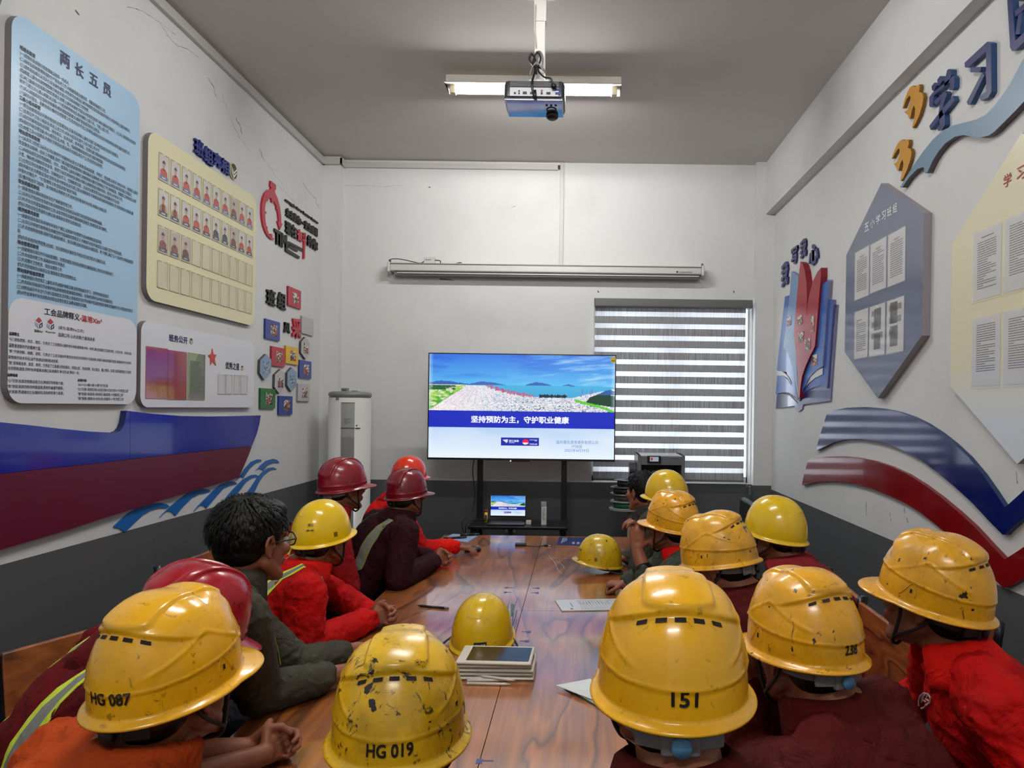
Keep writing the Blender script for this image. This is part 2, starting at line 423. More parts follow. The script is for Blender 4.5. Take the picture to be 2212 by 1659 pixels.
MB().tube(spl([q(1196, 186, -.012), q(1190, 170, -.015), q(1175, 166, 0), q(1162, 150, .02), q(1168, 125, .04), q(1160, 112, .04), q(1152, 135, .04), q(1172, 150, .03)]), .004, 8).obj('cable', MBLK, cb, smooth=True)
for k in range(3):
    MB().tube(spl([q(1144, 165 - k * 3, .01), q(1150, 145, 0), q(1160, 138 - k * 2, 0), q(1172, 146 + k * 3, .0), q(1180, 155 + 2 * k, .01)]), .0022, 6).obj('cable', MGRYC, cb, smooth=True)
    MB().tube(spl([q(1160 + k * 2, 145, .03), q(1157 + 2 * k, 120, .05), q(1165 + k, 110 + k * 2, .05), q(1173 - k, 122, .04), q(1172, 150, .03)]), .0022, 6).obj('cable', MGRYC, cb, smooth=True)
MB().tube([q(1158, 100, .05), q(1154, 60, .05), q(1157, 10, .05)], .0035, 6).obj('cable', mat('white_cable', (200, 198, 190), .5), cb, smooth=True)
MB().cyl(q(1196, 186, -.02), q(1196, 186, .005), .013, 12).obj('cable_plug', MBLK, cb, smooth=True)
MB().cyl(q(1155, 195, -.012), q(1156, 214, -.012), .008, 10).obj('cable_plug', MBLK, cb, smooth=True)
# ================================================================== projection screen case on the back wall
MCASE = mat('screen_case', (196, 196, 192), .35); MCASED = mat('screen_case_dark', (105, 106, 106), .4)
sc = thing('projection_screen_case', atY(1180, 585, 5.95), 'long white rolled up projection screen case mounted across the back wall', 'projection screen')
p0, p1 = atY(842, 576, 5.88), atY(1516, 586, 5.88)
zc = (p0.z + p1.z) / 2
MB().span(p0.x, p1.x, 5.88, 6.0, zc - .03, zc + .04).obj('case_housing', MCASE, sc, bevel=.01)
MB().span(p0.x + .03, p1.x - .02, 5.9, 5.99, zc - .065, zc - .028).obj('screen_bottom_bar', MCASED, sc, bevel=.004)
MB().span(p0.x + .06, p1.x - .02, 5.885, 5.9, zc - .05, zc - .042).obj('bar_edge', MCASE, sc)
MB().span(p0.x, p1.x, 5.875, 5.88, zc + .026, zc + .034).obj('case_groove', MCASED, sc)
for x in (p0.x - .01, p1.x + .01):
    MB().span(x - .012, x + .012, 5.87, 6.0, zc - .04, zc + .045).obj('end_cap', MCASE, sc, bevel=.006)
    MB().cyl((x, 5.92, zc + .04), (x, 5.92, zc + .07), .01, 12).obj('hanger', MCASED, sc, smooth=True)
mb = MB(); o = atY(1463, 590, 5.878); mb.cyl((o.x + .0, 5.8795, o.z + .01), (o.x, 5.877, o.z + .01), .008, 14)
text_fit(mb, 'snowmotion', (o.x + .018, 5.8785, o.z + .003), (1, 0, 0), (0, 0, 1), (0, -1, 0), h=.014)
mb.obj('printed_mark', MBLK, sc)
jb = thing('control_box', atY(928, 572, 5.9), 'small white control box with three buttons lying on top of the screen case', 'control box')
p = atY(928, 567, 5.92)
MB().span(p.x - .045, p.x + .045, 5.9, 5.95, zc + .04, zc + .095).obj('box', MCASE, jb, bevel=.005)
for k in range(3): MB().span(p.x - .028 + k * .018, p.x - .02 + k * .018, 5.897, 5.9, zc + .066, zc + .072).obj('button', MBLK, jb)
c1 = MB().tube(spl([(p0.x + .0, 5.9, zc + .0), (p0.x + .0, 5.88, zc + .06), (p0.x + .08, 5.92, zc + .075), (p.x - .09, 5.92, zc + .045), (p.x - .045, 5.92, zc + .06)]), .004, 6).obj('cable', MBLK, None, smooth=True)
tag(c1, 'black cable looping over the left end of the screen case', 'cable')
c2 = MB().tube(spl([(p.x + .045, 5.92, zc + .07), (p.x + .09, 5.92, zc + .065), (p.x + .1, 5.93, zc + .045), (p.x + .2, 5.93, zc + .043), (p.x + .26, 5.93, zc + .055), (p.x + .275, 5.93, zc + .042)]), .004, 6).obj('cable', MBLK, None, smooth=True)
tag(c2, 'black cable lying on the screen case right of the control box', 'cable')
# ================================================================== zebra blind
MFAB = bpy.data.materials.new('blind_fabric'); MFAB.use_nodes = True
def fabric(m, rgb, tr, trgb, lo=.6, hi=1.3):
    nt = m.node_tree; nt.nodes.clear(); out = nt.nodes.new('ShaderNodeOutputMaterial')
    d = nt.nodes.new('ShaderNodeBsdfDiffuse'); t = nt.nodes.new('ShaderNodeBsdfTranslucent'); mx = nt.nodes.new('ShaderNodeMixShader')
    tc = nt.nodes.new('ShaderNodeTexCoord'); mp = nt.nodes.new('ShaderNodeMapping'); mp.inputs['Scale'].default_value = (170, 1, 5)
    n = nt.nodes.new('ShaderNodeTexNoise'); n.inputs['Scale'].default_value = 1.0; n.inputs['Detail'].default_value = 3
    nt.links.new(tc.outputs['Object'], mp.inputs[0]); nt.links.new(mp.outputs[0], n.inputs['Vector'])
    r = nt.nodes.new('ShaderNodeMapRange'); r.inputs[1].default_value = .3; r.inputs[2].default_value = .7; r.inputs[3].default_value = lo; r.inputs[4].default_value = hi; nt.links.new(n.outputs[0], r.inputs[0])
    for node, c in ((d, rgb), (t, trgb)):
        v = nt.nodes.new('ShaderNodeVectorMath'); v.operation = 'SCALE'; v.inputs[0].default_value = lin(c); nt.links.new(r.outputs[0], v.inputs['Scale']); nt.links.new(v.outputs[0], node.inputs[0])
    mx.inputs[0].default_value = tr
    nt.links.new(d.outputs[0], mx.inputs[1]); nt.links.new(t.outputs[0], mx.inputs[2]); nt.links.new(mx.outputs[0], out.inputs[0])
fabric(MFAB, (180, 180, 180), .5, (168, 168, 170))
MSHEER = bpy.data.materials.new('blind_sheer'); MSHEER.use_nodes = True
fabric(MSHEER, (205, 205, 205), .8, (235, 236, 238), .86, 1.12)
MBLC = mat('blind_case', (96, 98, 97), .45)
bl = thing('zebra_blind', atY(1450, 646, 5.95), 'grey zebra roller blind with light and dark bands covering the window', 'blind')
by = 5.945
b0, b1 = atY(1283, 850, by).x, atY(1609, 850, by).x
bt, bb = atY(1450, 648, by).z, atY(1450, 1040, by).z
MB().span(b0 - .005, b1 + .045, by - .06, by + .04, bt - .07, bt).obj('blind_case', MBLC, bl, bevel=.008)
zedges = [(668, 674, 0)]
ys = 676.0; band = []
k = 0
for k in range(14):
    y0 = 674 + k * 25.85
    band.append((y0, y0 + 10.5, 1)); band.append((y0 + 10.5, y0 + 25.85, 0))
for y0, y1, s_ in band:
    z0_, z1_ = atY(1450, y1, by).z, atY(1450, y0, by).z
    yy = by + (.006 if s_ else 0)
    MB().span(b0, b1, yy, yy + .0012, z0_ - .003 * s_, z1_ + .003 * s_).obj('sheer_band' if s_ else 'fabric_band', MSHEER if s_ else MFAB, bl)
zz0 = atY(1450, 1032, by).z
MB().span(b0, b1, by, by + .0015, atY(1450, 674, by).z, bt - .06).obj('fabric_band', MFAB, bl)
MB().span(b0, b1, by - .008, by + .012, zz0 - .028, atY(1450, 1035.5, by).z).obj('bottom_rail', MBLC, bl, bevel=.005)
MB().tube([(b1 + .025, by - .03, bt - .06), (b1 + .022, by - .03, 1.0)], .0022, 6).obj('bead_chain', mat('bead_chain', (200, 200, 200), .4), bl)
MB().span(b1 + .03, b1 + .05, by - .07, by - .045, 0.93, 1.01).obj('chain_weight', MBLC, bl, bevel=.006)
ov = struct(MB().span(wx0 - .5, wx1 + .5, YB + T, YB + 1.5, wz1 + .08, wz1 + .2), 'sky_shade_slab', mat('shade_slab_grey', (120, 120, 118), .9))  # unseen slab added outside to cut sky light on the upper blind bands
ov['label'] = 'added slab out of view above the window, dimming the upper blind'
# ================================================================== boards on the left wall
class Wall:
    def __init__(s, X, n): s.X = X; s.n = Vector(n); s.r = Vector((0, -n[0], 0)) * -1 if n[0] > 0 else Vector((0, -1, 0)); s.r = Vector((0, 1, 0)) if n[0] > 0 else Vector((0, -1, 0))
    def p(s, px, py, th=0.0): return atX(px, py, s.X + s.n.x * th)
    def uv(s, px, py, th=0.0):
        q = s.p(px, py, th); return (q.y * s.r.y, q.z)
    def w(s, u, z, th=0.0): return Vector((s.X + s.n.x * th, u * s.r.y, z))
LW, RW = Wall(XL, (1, 0, 0)), Wall(XR, (-1, 0, 0))
UP = Vector((0, 0, 1))
def slab(W, pts, th, name, m, ms=None, parent=None, base=0.0015, bevel=0, **k):
    P = [W.p(x, y, th) for x, y in pts]
    d = W.n * -(th - base)
    return MB().prism(P, d, 0, 1).obj(name, [m, ms or m], parent, bevel=bevel, **k)
def rrect(u0, z0, u1, z1, r, n=8):
    out = []
    for cx, cz, a0 in ((u1 - r, z1 - r, 0), (u0 + r, z1 - r, 90), (u0 + r, z0 + r, 180), (u1 - r, z0 + r, 270)):
        for i in range(n + 1):
            a = math.radians(a0 + 90 * i / n); out.append((cx + r * math.cos(a), cz + r * math.sin(a)))
    return out
def uvslab(W, pts, th, name, m, ms=None, parent=None, base=0.0015, **k):
    return MB().prism([W.w(u, z, th) for u, z in pts], W.n * -(th - base), 0, 1).obj(name, [m, ms or m], parent, **k)
def wtext(W, txt, px, th, name, m, parent, depth=0.0, bold=.02, res=2, mb=None, mi=0, fin=True):
    """px = (x0, y_bottom_left, x1, y_bottom_right, y_top_left)"""
    mb = mb or MB()
    x0, yb0, x1, yb1, yt0 = px
    u0, z0 = W.uv(x0, yb0, th); u1, z1 = W.uv(x1, yb1, th); _, zt = W.uv(x0, yt0, th)
    text_fit(mb, txt, W.w(u0, z0, th), W.r, UP, W.n, w=u1 - u0, h=zt - z0, depth=depth, bold=bold, res=res, m=mi)
    if fin: return mb.obj(name, m, parent)
    return mb
INK = mat('ink_black', (26, 26, 40), .5); INKN = mat('ink_navy', (22, 24, 80), .5); INKR = mat('ink_red', (176, 28, 50), .5)
EDGE = mat('board_edge', (120, 112, 116), .45)
BLUE_BD = mat('board_light_blue', (160, 196, 224), .35, spec=.4)
WHITE_BD = mat('board_white', (214, 216, 222), .3, spec=.4)
CREAM_BD = mat('board_cream', (222, 216, 178), .35, spec=.4)
th = .028
# ---- tall duty board
uL = LW.uv(20, 500, th)[0]; uR = LW.uv(299, 500, th)[0]
zT = (LW.uv(60, 42, th)[1] + LW.uv(270, 190, th)[1]) / 2
zB = LW.uv(150, 872, th)[1]
zM = (LW.uv(40, 642, th)[1] + LW.uv(270, 688, th)[1]) / 2
bd = thing('duty_notice_board', LW.w((uL + uR) / 2, zB, 0), 'x', 'notice board')
bd['label'] = 'tallest light blue notice board headed 两长五员 with a white lower section, left wall'
full = rrect(uL, zB, uR, zT, .07)
uvslab(LW, full, th - .002, 'board_panel', EDGE, EDGE, bd)
uvslab(LW, [(uL, zM - .05)] + [(u, z) for u, z in reversed(full) if z > zM - .05] + [(uR, zM - .05)][::1], th - .0005, 'blue_sheet', BLUE_BD, EDGE, bd, base=th - .002) if False else None
top = [p for p in full if p[1] > (zB + zT) / 2]
uvslab(LW, top[:] + [(uL, zM - .06), (uR, zM - .06)], th - .0008, 'blue_sheet', BLUE_BD, EDGE, bd, base=th - .002)
uvslab(LW, rrect(uL + .001, zB, uR - .001, zM, .07), th, 'white_sheet', WHITE_BD, EDGE, bd, base=th - .002)
TX = th + .0012
mbt = MB()
for ch, x0, y0, x1, y1, yt in (('两', 130, 138, 151, 149, 107), ('长', 162, 160, 181, 170, 131), ('五', 193, 179, 212, 191, 154), ('员', 223, 201, 240, 210, 175)):
    wtext(LW, ch, (x0, y0, x1, y1, yt), TX, 'heading_character', INKN, bd, bold=.025)
LINES = '''#班组长职责
(一)班组长是班组日常管理建设的第一负责人;
(二)组织指挥和管理班组的生产及各项工作,并根据需要合理安排、调配班组成员工作。
(三)组织班组成员认真执行安全操作规程,对发现突出或违反规章制度的成员提出批评或处分,并及时向上级反映情况。
(四)根据上级有关规章制度制订班组年度方针目标和相应工作制度。
(五)向上级提出班组成员的奖惩建议,按照上级有关规定可提出对班组奖金进行再分配的方案建议。(六)关心班组成员的思想
和学习,建立交心谈心机制,关注每一个班员的思想动态,及时做好上情下达、下情上报工作。
(七)关心班组成员生活和身体健康,抓好班容班貌建设,维护班组成员的合法权益。
(八)副班长配合、协助班组长做好日常管理工作,若班组长不在工作现场,副班长应自行承担班组长职责,做好管理工作。
#工会小组长职责
(一)配合协助班组长开展好班组民主管理活动,实事求是地向上级有关部门反映班组成员的意见和建议;
(二)主持召开工会小组会议,传达工会工作,讨论小组活动,提升工会小组工作水平;
(三)组织开展班组劳动竞赛、岗位练兵、技术比武、技术革新、合理化建议等创新创效活动,促进班组创新增效;
(四)组织开展互帮互助,关心成员生活,对病、伤、残和困难班组成员进行慰问和帮助;
(五)加强工会小组建设,开展好文体活动,提高成员完成各项生产(工作)任务的自觉性。
#政治宣传员职责
(一)认真学习贯彻习近平总书记新时代中国特色社会主义思想,坚持读原著、学原文、悟原理,认真学习领会中央、省委和上级党
委重要会议精神、有关工作部署,及时了解掌握党的政策理论,懂得基本法规制度,不断提高自身理论素养和实际工作能力;
(二)向班组成员宣传党的路线、方针、政策和上级有关规定,协助班组长做好思想政治工作,及时摸清、掌握职工思想动态,对苗
头性、倾向性问题应及早发现、防范于未然,并及时反馈有关情况,协助班组长做好党务、政务公开有关工作。
(三)主持召开红色教育班会、开展政治学习、主题教育实践、企业文化教育等活动,并认真做好学习记录;
(四)开展文化文明建设活动,宣传先进人物事迹,执行职工职业道德规范,不断提高班组成员的道德水平,宣传班组文化建设,做
好班内文明生产、"7S"管理等工作,营造班组"家园"氛围;
(五)做好班组学习园地、读书角建设等相关工作,及时宣传报道好人好事,并做好台帐记录。
#安全质量员职责
(一)协助班组长抓好班组安全生产和质量管理工作。
(二)主持召开班组安全事故分析会和班组安全培训活动,制订安全质量事故预防措施。
(三)负责安全质量监督和指导工作,认真贯彻安全操作规程和质量规定,发现隐患,及时解除。
(四)负责班组安全质量的台帐记录,收集和反馈安全质量信息。
#经济核算员职责
(一)协助班组长落实各项绿色环保生产理念,运用现代化管理手段持续降低能源消耗;
(二)主持召开班组节能降耗会,积极宣传节能减排的重要意义,不断提升成员节能意识,在强化宣传中营造氛围。
(三)负责班组科技创新,围绕节能减排的难点、重点问题,组织班组成员大胆实践、勇于创新,通过"五小"活动努力降低能源消
耗;
(四)负责本班的班费管理,对违章、违纪按照相关规定给予相应经济处罚的人员做好记录。
#综合管理员职责
(一)协助班组长制订方针目标管理图、定置管理图,并经常对照检查,确保班组工作有条有理的进行;
(二)负责班组考勤工作,准确及时填写考勤表;
(三)负责做好卫生检查、综合治理等工作;
(四)负责班组综合台帐的记录,收集和反馈综合管理信息。
#劳动保护检查员职责
(一)协助班组长贯彻落实上级有关劳动保护政策法规,组织班组成员学习、宣传劳动安全知识;
(二)负责抓好班组成员劳动保护用品的使用管理,确保危险地段、危险时段等作业时防范措施到位;
(三)对班组成员不安全行为进行监督检查,及时阻止班组成员违反劳动保护用品使用规定和防范措施的行为,并提出处罚意见;
(四)对作业现场不安全因素及时提出合理化建议,以便采取防范措施。'''.split('\n')
zA = LW.uv(45, 106, th)[1]; zZ = LW.uv(24, 631, th)[1]
ut0, ut1 = LW.uv(43, 105, th)[0], LW.uv(297, 400, th)[0]
wmax = max(text_width(l, 1.0) for l in LINES)
em = (ut1 - ut0) / wmax
mbl = MB(); mbh = MB()
for i, l in enumerate(LINES):
    z = zA + (zZ - zA) * i / (len(LINES) - 1)
    hd = l.startswith('#'); l = l.lstrip('#')
    text_em(mbh if hd else mbl, l, LW.w(ut0, z, TX), LW.r, UP, em * 1.35, sx=1 / 1.35 if not hd else .85, bold=.035 if hd else .014, res=1)
tag(mbl.obj('printed_text', INK, bd), kind='stuff'); tag(mbh.obj('printed_text', INK, bd), kind='stuff')
wtext(LW, '工会品牌释义-', (96, 680, 176, 693, 664), TX, 'heading', INK, bd, bold=.02)
wtext(LW, '温港Xin³', (176, 694, 220, 700, 680), TX, 'red_heading', INKR, bd, bold=.02)
wtext(LW, '(读为:温港Xin立方)', (126, 712, 181, 719, 703), TX, 'printed_text', INK, bd, bold=.01, res=1)
wtext(LW, '品牌口号:心方向新力量欣未来', (126, 727, 205, 737, 718), TX, 'printed_text', INK, bd, bold=.01, res=1)
def blk(rows, mbx, bold=.012):
    for txt, x0, yb, x1, yb1, yt in rows: wtext(LW, txt, (x0, yb, x1, yb1, yt), TX, '', None, None, bold=bold, res=1, mb=mbx, fin=False)
mbx = MB()
blk([('品牌释义', 20, 724, 42, 727, 716), ('品牌格局', 16, 813, 38, 817, 806), ('品牌方程', 168, 824, 187, 826, 818)], mbx, .035)
blk([('"心":意指思想、信念、理念。它表达了工会要衷心拥护党中央权威和集中统一领导,通过加强职工思政引领、示范引领、文化引领,', 20, 736, 284, 770, 728),
     ('凝聚奋进新时代的精神力量。', 19, 750, 89, 757, 741),
     ('"新":代表创新、前瞻、进取。它表达了工会在面对不断变化的经济环境和行业挑战时,积极升级新的服务理念,搭建新的平台载体,', 19, 762, 284, 790, 754),
     ('探索新的技术手段,以产改建设创新驱动发展。', 18, 775, 127, 784, 767),
     ('"欣":意味着发展、愿景、欣荣。它表达了工会通过岗位练兵、技能比武、劳动竞赛、民主建设、暖心帮扶、实事工程等激发职工干事创', 18, 787, 283, 808, 779),
     ('业热情和潜能,同时也承载着对港口未来期许,争当先进,争创一流。', 17, 799, 172, 810, 791),
     ('"心"引领:找准思想建设着力点,赓续红色根脉力量。', 16, 826, 138, 832, 818),
     ('"新"创造:拓宽创新创效覆盖面,提档升级蓄势赋能。', 16, 838, 138, 843, 830),
     ('"欣"发展:贯通建功立业辐射线,双向奔赴聚力发展。', 15, 850, 138, 855, 842),
     ('Xin³=心×新×欣→港"兴"东海', 168, 834, 233, 838, 827), ('"心"引领=思想引领×示范引领×文化引领→"引领型工会"', 168, 844, 278, 849, 837),
     ('"新"创造=新素能×新体系×新成果→"创新型工会"', 168, 854, 267, 858, 847), ('"欣"发展=建新功×创先进×双服务→"有为型工会"', 168, 864, 268, 867, 857)], mbx)
blk([('温港Xin³', 74, 717, 93, 719, 711), ('W-sport Xin³', 98, 719, 120, 722, 714)], mbx, .02)
mbx.obj('printed_text', INK, bd)
# the two cube emblems
for cx, cy in ((84, 698), (109, 701)):
    mb = MB()
    def q(dx, dy): return LW.p(cx + dx, cy + dy, TX)
    mb.poly([q(-7, -6), q(0, -13), q(7, -5), q(1, 0)], 0)
    mb.poly([q(-8, -3), q(-1, 2), q(-1, 11), q(-8, 4)], 1)
    mb.poly([q(1, 3), q(8, -2), q(8, 1), q(3, 4), q(3, 9), q(6, 7), q(6, 3), q(8, 2), q(8, 8), q(1, 12)], 2)
    mb.obj('printed_emblem', [mat('emblem_red', (170, 60, 70), .5), mat('emblem_pale', (150, 170, 190), .5), INKN], bd)
# corner of a further board at the frame's left edge
cb2 = thing('round_notice_board', LW.p(4, 20), 'rounded white board with green border at the upper left picture corner', 'notice board')
uu = LW.uv(5, 30, th)[0]
uvslab(LW, rrect(uu - .75, LW.uv(3, 55, th)[1], uu, LW.uv(3, 55, th)[1] + .62, .12), th, 'board_panel', mat('board_green', (70, 105, 60), .4), EDGE, cb2)
uvslab(LW, rrect(uu - .7, LW.uv(3, 55, th)[1] + .06, uu - .005, LW.uv(3, 55, th)[1] + .6, .1), th + .002, 'white_sheet', WHITE_BD, WHITE_BD, cb2, base=th)
# ---- cream crew board
uL = LW.uv(318, 470, th)[0]; uR = LW.uv(552, 560, th)[0]
zT = (LW.uv(345, 299, th)[1] + LW.uv(525, 404, th)[1]) / 2; zB = (LW.uv(345, 652, th)[1] + LW.uv(525, 700, th)[1]) / 2
cw = thing('crew_photo_board', LW.w((uL + uR) / 2, zB), 'cream board with rows of portrait cards in clear pockets, left wall', 'notice board')
uvslab(LW, rrect(uL, zB, uR, zT, .075), th, 'board_panel', CREAM_BD, EDGE, cw)
SKINP = mat('print_skin', (196, 150, 128), .6); HAIRP = mat('print_hair', (40, 36, 36), .6); CLR = {}
REDP, DRKP, MARP = mat('print_red', (206, 70, 52), .6), mat('print_dark', (60, 62, 66), .6), mat('print_maroon', (140, 58, 52), .6)
BGP, BGP2 = mat('print_pale', (214, 210, 208), .5), mat('print_pink', (196, 178, 170), .5)
BANDP, BANDN = mat('print_blue_band', (92, 108, 160), .5), mat('print_navy_band', (44, 48, 80), .5)
POCK = mat('clear_pocket', (225, 225, 220), .08, alpha=.14, coat=1.0)
PKE = mat('pocket_edge', (188, 184, 160), .3)
def portrait(W, u, z, w, h, bg, cl, bandm, parent, th, vest=False):
    mb = MB(); d = th + .0016
    mb.prism([W.w(u, z, d), W.w(u + w, z, d), W.w(u + w, z + h, d), W.w(u, z + h, d)], W.n * -.0015, 0)
    q = lambda a, b, e=0: W.w(u + a * w, z + b * h, d + .0004 + e)
    mb.poly([q(.12, .2), q(.88, .2), q(.86, .4), q(.64, .5), q(.36, .5), q(.14, .4)], 1)
    mb.poly([q(.42, .42), q(.58, .42), q(.58, .6), q(.42, .6)], 2)
    k = 10
    mb.poly([q(.5 + .15 * math.cos(2 * PI * i / k), .66 + .13 * math.sin(2 * PI * i / k), .0003) for i in range(k)], 2)
    mb.poly([q(.5 + .17 * math.cos(PI * i / 7), .7 + .13 * math.sin(PI * i / 7), .0005) for i in range(8)], 3)
    mb.poly([q(.06, .04, .0003), q(.94, .04, .0003), q(.94, .2, .0003), q(.06, .2, .0003)], 4)
    mb.poly([q(.3, .09, .0006), q(.7, .09, .0006), q(.7, .14, .0006), q(.3, .14, .0006)], 0)
    if vest:
        for a in (.2, .72): mb.poly([q(a, .2, .0004), q(a + .07, .2, .0004), q(a + .07, .46, .0004), q(a, .43, .0004)], 5)
    return mb.obj('portrait_card', [bg, cl, SKINP, HAIRP, bandm, mat('print_vest', (214, 200, 150), .6)], parent)
def pocket(W, u, z, w, h, parent, th, m=None):
    mb = MB(); d = th + .004; e = .0022
    mb.prism([W.w(u, z, d), W.w(u + w, z, d), W.w(u + w, z + h, d), W.w(u + w * .6, z + h, d), W.w(u + w * .5, z + h - w * .12, d), W.w(u + w * .4, z + h, d), W.w(u, z + h, d)], W.n * -.002, 0)
    o = mb.obj('clear_pocket', POCK, parent)
    mb = MB()
    for a, b in (((u, z), (u + w, z + e)), ((u, z), (u + e * .5, z + h)), ((u + w - e * .5, z), (u + w, z + h)), ((u, z + h - e * .6), (u + w * .38, z + h)), ((u + w * .62, z + h - e * .6), (u + w, z + h))):
        mb.prism([W.w(a[0], a[1], d + .0006), W.w(b[0], a[1], d + .0006), W.w(b[0], b[1], d + .0006), W.w(a[0], b[1], d + .0006)], W.n * -.003, 0)
    mb.obj('pocket_rim', PKE, o)
# grid 10 x 5 fitted to the photographed cards
cu0 = LW.uv(343, 350, th)[0]; cu1 = LW.uv(545, 490, th)[0]
rows_z = []
for (xa, ya), (xb, yb) in (((343, 386), (345, 333)), ((341, 463), (343, 410)), ((339, 542), (341, 487)), ((336, 618), (338, 566))):
    rows_z.append((LW.uv(xa, ya, th)[1], LW.uv(xb, yb, th)[1]))
# fifth row follows the fourth
step = (cu1 - cu0) / 9.78
cwid = step * .78
kinds = ['r'] * 7 + ['m', 'r', 'r'], ['r'] * 5 + ['d', 'd', 'm', 'r', 'r'], ['m', 'm', 'm'] + [''] * 7, [''] * 10
ch_ = rows_z[0][1] - rows_z[0][0]
zs = [rows_z[0][0], rows_z[1][0], rows_z[2][0], rows_z[3][0]]
for r_ in range(4):
    for c_ in range(10):
        u = cu0 + c_ * step; k = kinds[r_][c_]
        if k: portrait(LW, u, zs[r_], cwid, ch_, BGP2 if k == 'm' else BGP, {'r': REDP, 'd': DRKP, 'm': MARP}[k], BANDN if (k != 'r' or r_ == 1) else BANDP, cw, th, vest=(r_ == 1 and c_ < 2))
        pocket(LW, u - .003, zs[r_] - .003, cwid + .006, ch_ + .012, cw, th)
# raised heading 班组亮相
hd = thing('wall_lettering', LW.p(455, 340), 'dark blue raised characters 班组亮相 above the cream portrait board', 'lettering')
MNAVY = mat('letter_navy', (16, 34, 120), .35, coat=.3); MNAVYS = mat('letter_side', (30, 60, 110), .4)
for chx, x0, y0, x1, y1, yt in (('班', 417, 331, 435, 336, 295), ('组', 437, 348, 456, 351, 312), ('亮', 457, 355, 474, 361, 325), ('相', 474, 369, 491, 375, 338)):
    wtext(LW, chx, (x0, y0, x1, y1, yt), .002, 'letter', MNAVY, hd, depth=.014, bold=.045)
def emblem(W, cx, cy, rx, ry, th, parent, name='emblem'):
    mb = MB(); k = 24
    u0, z0 = W.uv(cx - rx, cy, th); u1, _ = W.uv(cx + rx, cy, th); _, zt = W.uv(cx, cy - ry, th); _, zb = W.uv(cx, cy + ry, th)
    uc, zc_, ru, rz = (u0 + u1) / 2, (zt + zb) / 2, (u1 - u0) / 2, (zt - zb) / 2
    C = lambda a, s=1, d=0: W.w(uc + ru * s * math.cos(a), zc_ + rz * s * math.sin(a), th + d)
    mb.prism([C(2 * PI * i / k) for i in range(k)], W.n * -.004, 0)
    mb.poly([C(2 * PI * i / k, .9, .0006) for i in range(k)], 1)
    p = lambda a, b: W.w(uc + ru * a, zc_ + rz * b, th + .0012)
    for s in (-1, 1):
        mb.poly([p(0, -.85), p(s * .75, -.1), p(s * .85, .15), p(0, -.5)], 2)
        mb.poly([p(0, -.35), p(s * .8, .3), p(s * .72, .48), p(0, -.1)], 2)
    mb.poly([p(-.15, .15), p(.1, .1), p(.15, .35), p(-.05, .4)], 3)
    return mb.obj(name, [mat('emblem_cream', (214, 206, 168), .4), mat('emblem_green', (52, 62, 24), .4), mat('emblem_white', (225, 225, 215), .4), mat('emblem_dot', (170, 70, 40), .4)], parent)
e1 = emblem(LW, 505, 370, 8, 18, .012, None, 'round_emblem')
tag(e1, 'small green and white oval emblem right of the blue 班组亮相 lettering', 'emblem')
# ---- white affairs board
uL = LW.uv(304, 780, th)[0]; uR = LW.uv(549, 800, th)[0]
zT = (LW.uv(330, 695, th)[1] + LW.uv(530, 736, th)[1]) / 2; zB = (LW.uv(330, 879, th)[1] + LW.uv(530, 881, th)[1]) / 2
af = thing('affairs_notice_board', LW.w((uL + uR) / 2, zB), 'small white board headed 班务公开 with two red posters and a green sheet, left wall', 'notice board')
uvslab(LW, rrect(uL, zB, uR, zT, .06), th, 'board_panel', WHITE_BD, EDGE, af)
wtext(LW, '班务公开', (365, 737, 405, 746, 721), TX, 'heading', INKN, af, bold=.03)
wtext(LW, '优秀之星', (487, 797, 517, 801, 781), TX, 'heading', INK, af, bold=.03)
emblem(LW, 413, 737, 4, 7, TX, af); emblem(LW, 523, 795, 3, 6, TX, af)
GLP = mat('gloss_red_poster', (150, 34, 52), .05, coat=1.0, spec=.8, bump=(6, .5)); 
GRP = mat('green_sheet', (150, 176, 124), .4)
def quadslab(W, pts, th, name, m, parent, base, k=1):
    us = [W.uv(x, y, th) for x, y in pts]
    u0 = min(a for a, _ in us); u1 = max(a for a, _ in us)
    zt_ = (us[0][1] + us[1][1]) / 2; zb_ = (us[2][1] + us[3][1]) / 2
    o = uvslab(W, [(u0, zb_), (u1, zb_), (u1, zt_), (u0, zt_)], th, name, m, m, parent, base=base)
    return u0, zb_, u1, zt_, o
for pts in (((317, 747), (363, 754), (359, 862), (315, 861)), ((365, 755), (404, 762), (403, 864), (362, 863))):
    u0, z0, u1, z1, o = quadslab(LW, pts, th + .003, 'gloss_poster', GLP, af, th)
u0, z0, u1, z1, o = quadslab(LW, ((410, 762), (443, 766), (440, 864), (405, 863)), th + .002, 'green_sheet', GRP, af, th)
mb = MB()
for i in range(26):
    zz_ = z1 - .05 - i * (z1 - z0 - .08) / 26; ww = (u1 - u0) * (.5 + .35 * random.random())
    mb.poly([LW.w(u0 + .02, zz_, th + .003), LW.w(u0 + .02 + ww, zz_, th + .003), LW.w(u0 + .02 + ww, zz_ + .006, th + .003), LW.w(u0 + .02, zz_ + .006, th + .003)])
mb.obj('printed_text', mat('print_green_dark', (84, 100, 66), .6), af)
pocket(LW, u0, z0, u1 - u0, z1 - z0, af, th)
st = [(459, 753), (462, 766), (468, 766), (464, 775), (467, 790), (459, 781), (455, 789), (455, 774), (450, 768), (457, 764)]
slab(LW, st, th + .004, 'red_star', mat('star_red', (190, 74, 50), .4), None, af, base=th)
for (x0, x1) in ((470, 485), (487, 500), (504, 516), (519, 533)):
    u0, z0 = LW.uv(x0, 851, th); u1, _ = LW.uv(x1, 851, th); z1 = LW.uv(x0, 808 + (x0 - 470) * .05, th)[1]
    pocket(LW, u0, z0, u1 - u0, z1 - z0, af, th)
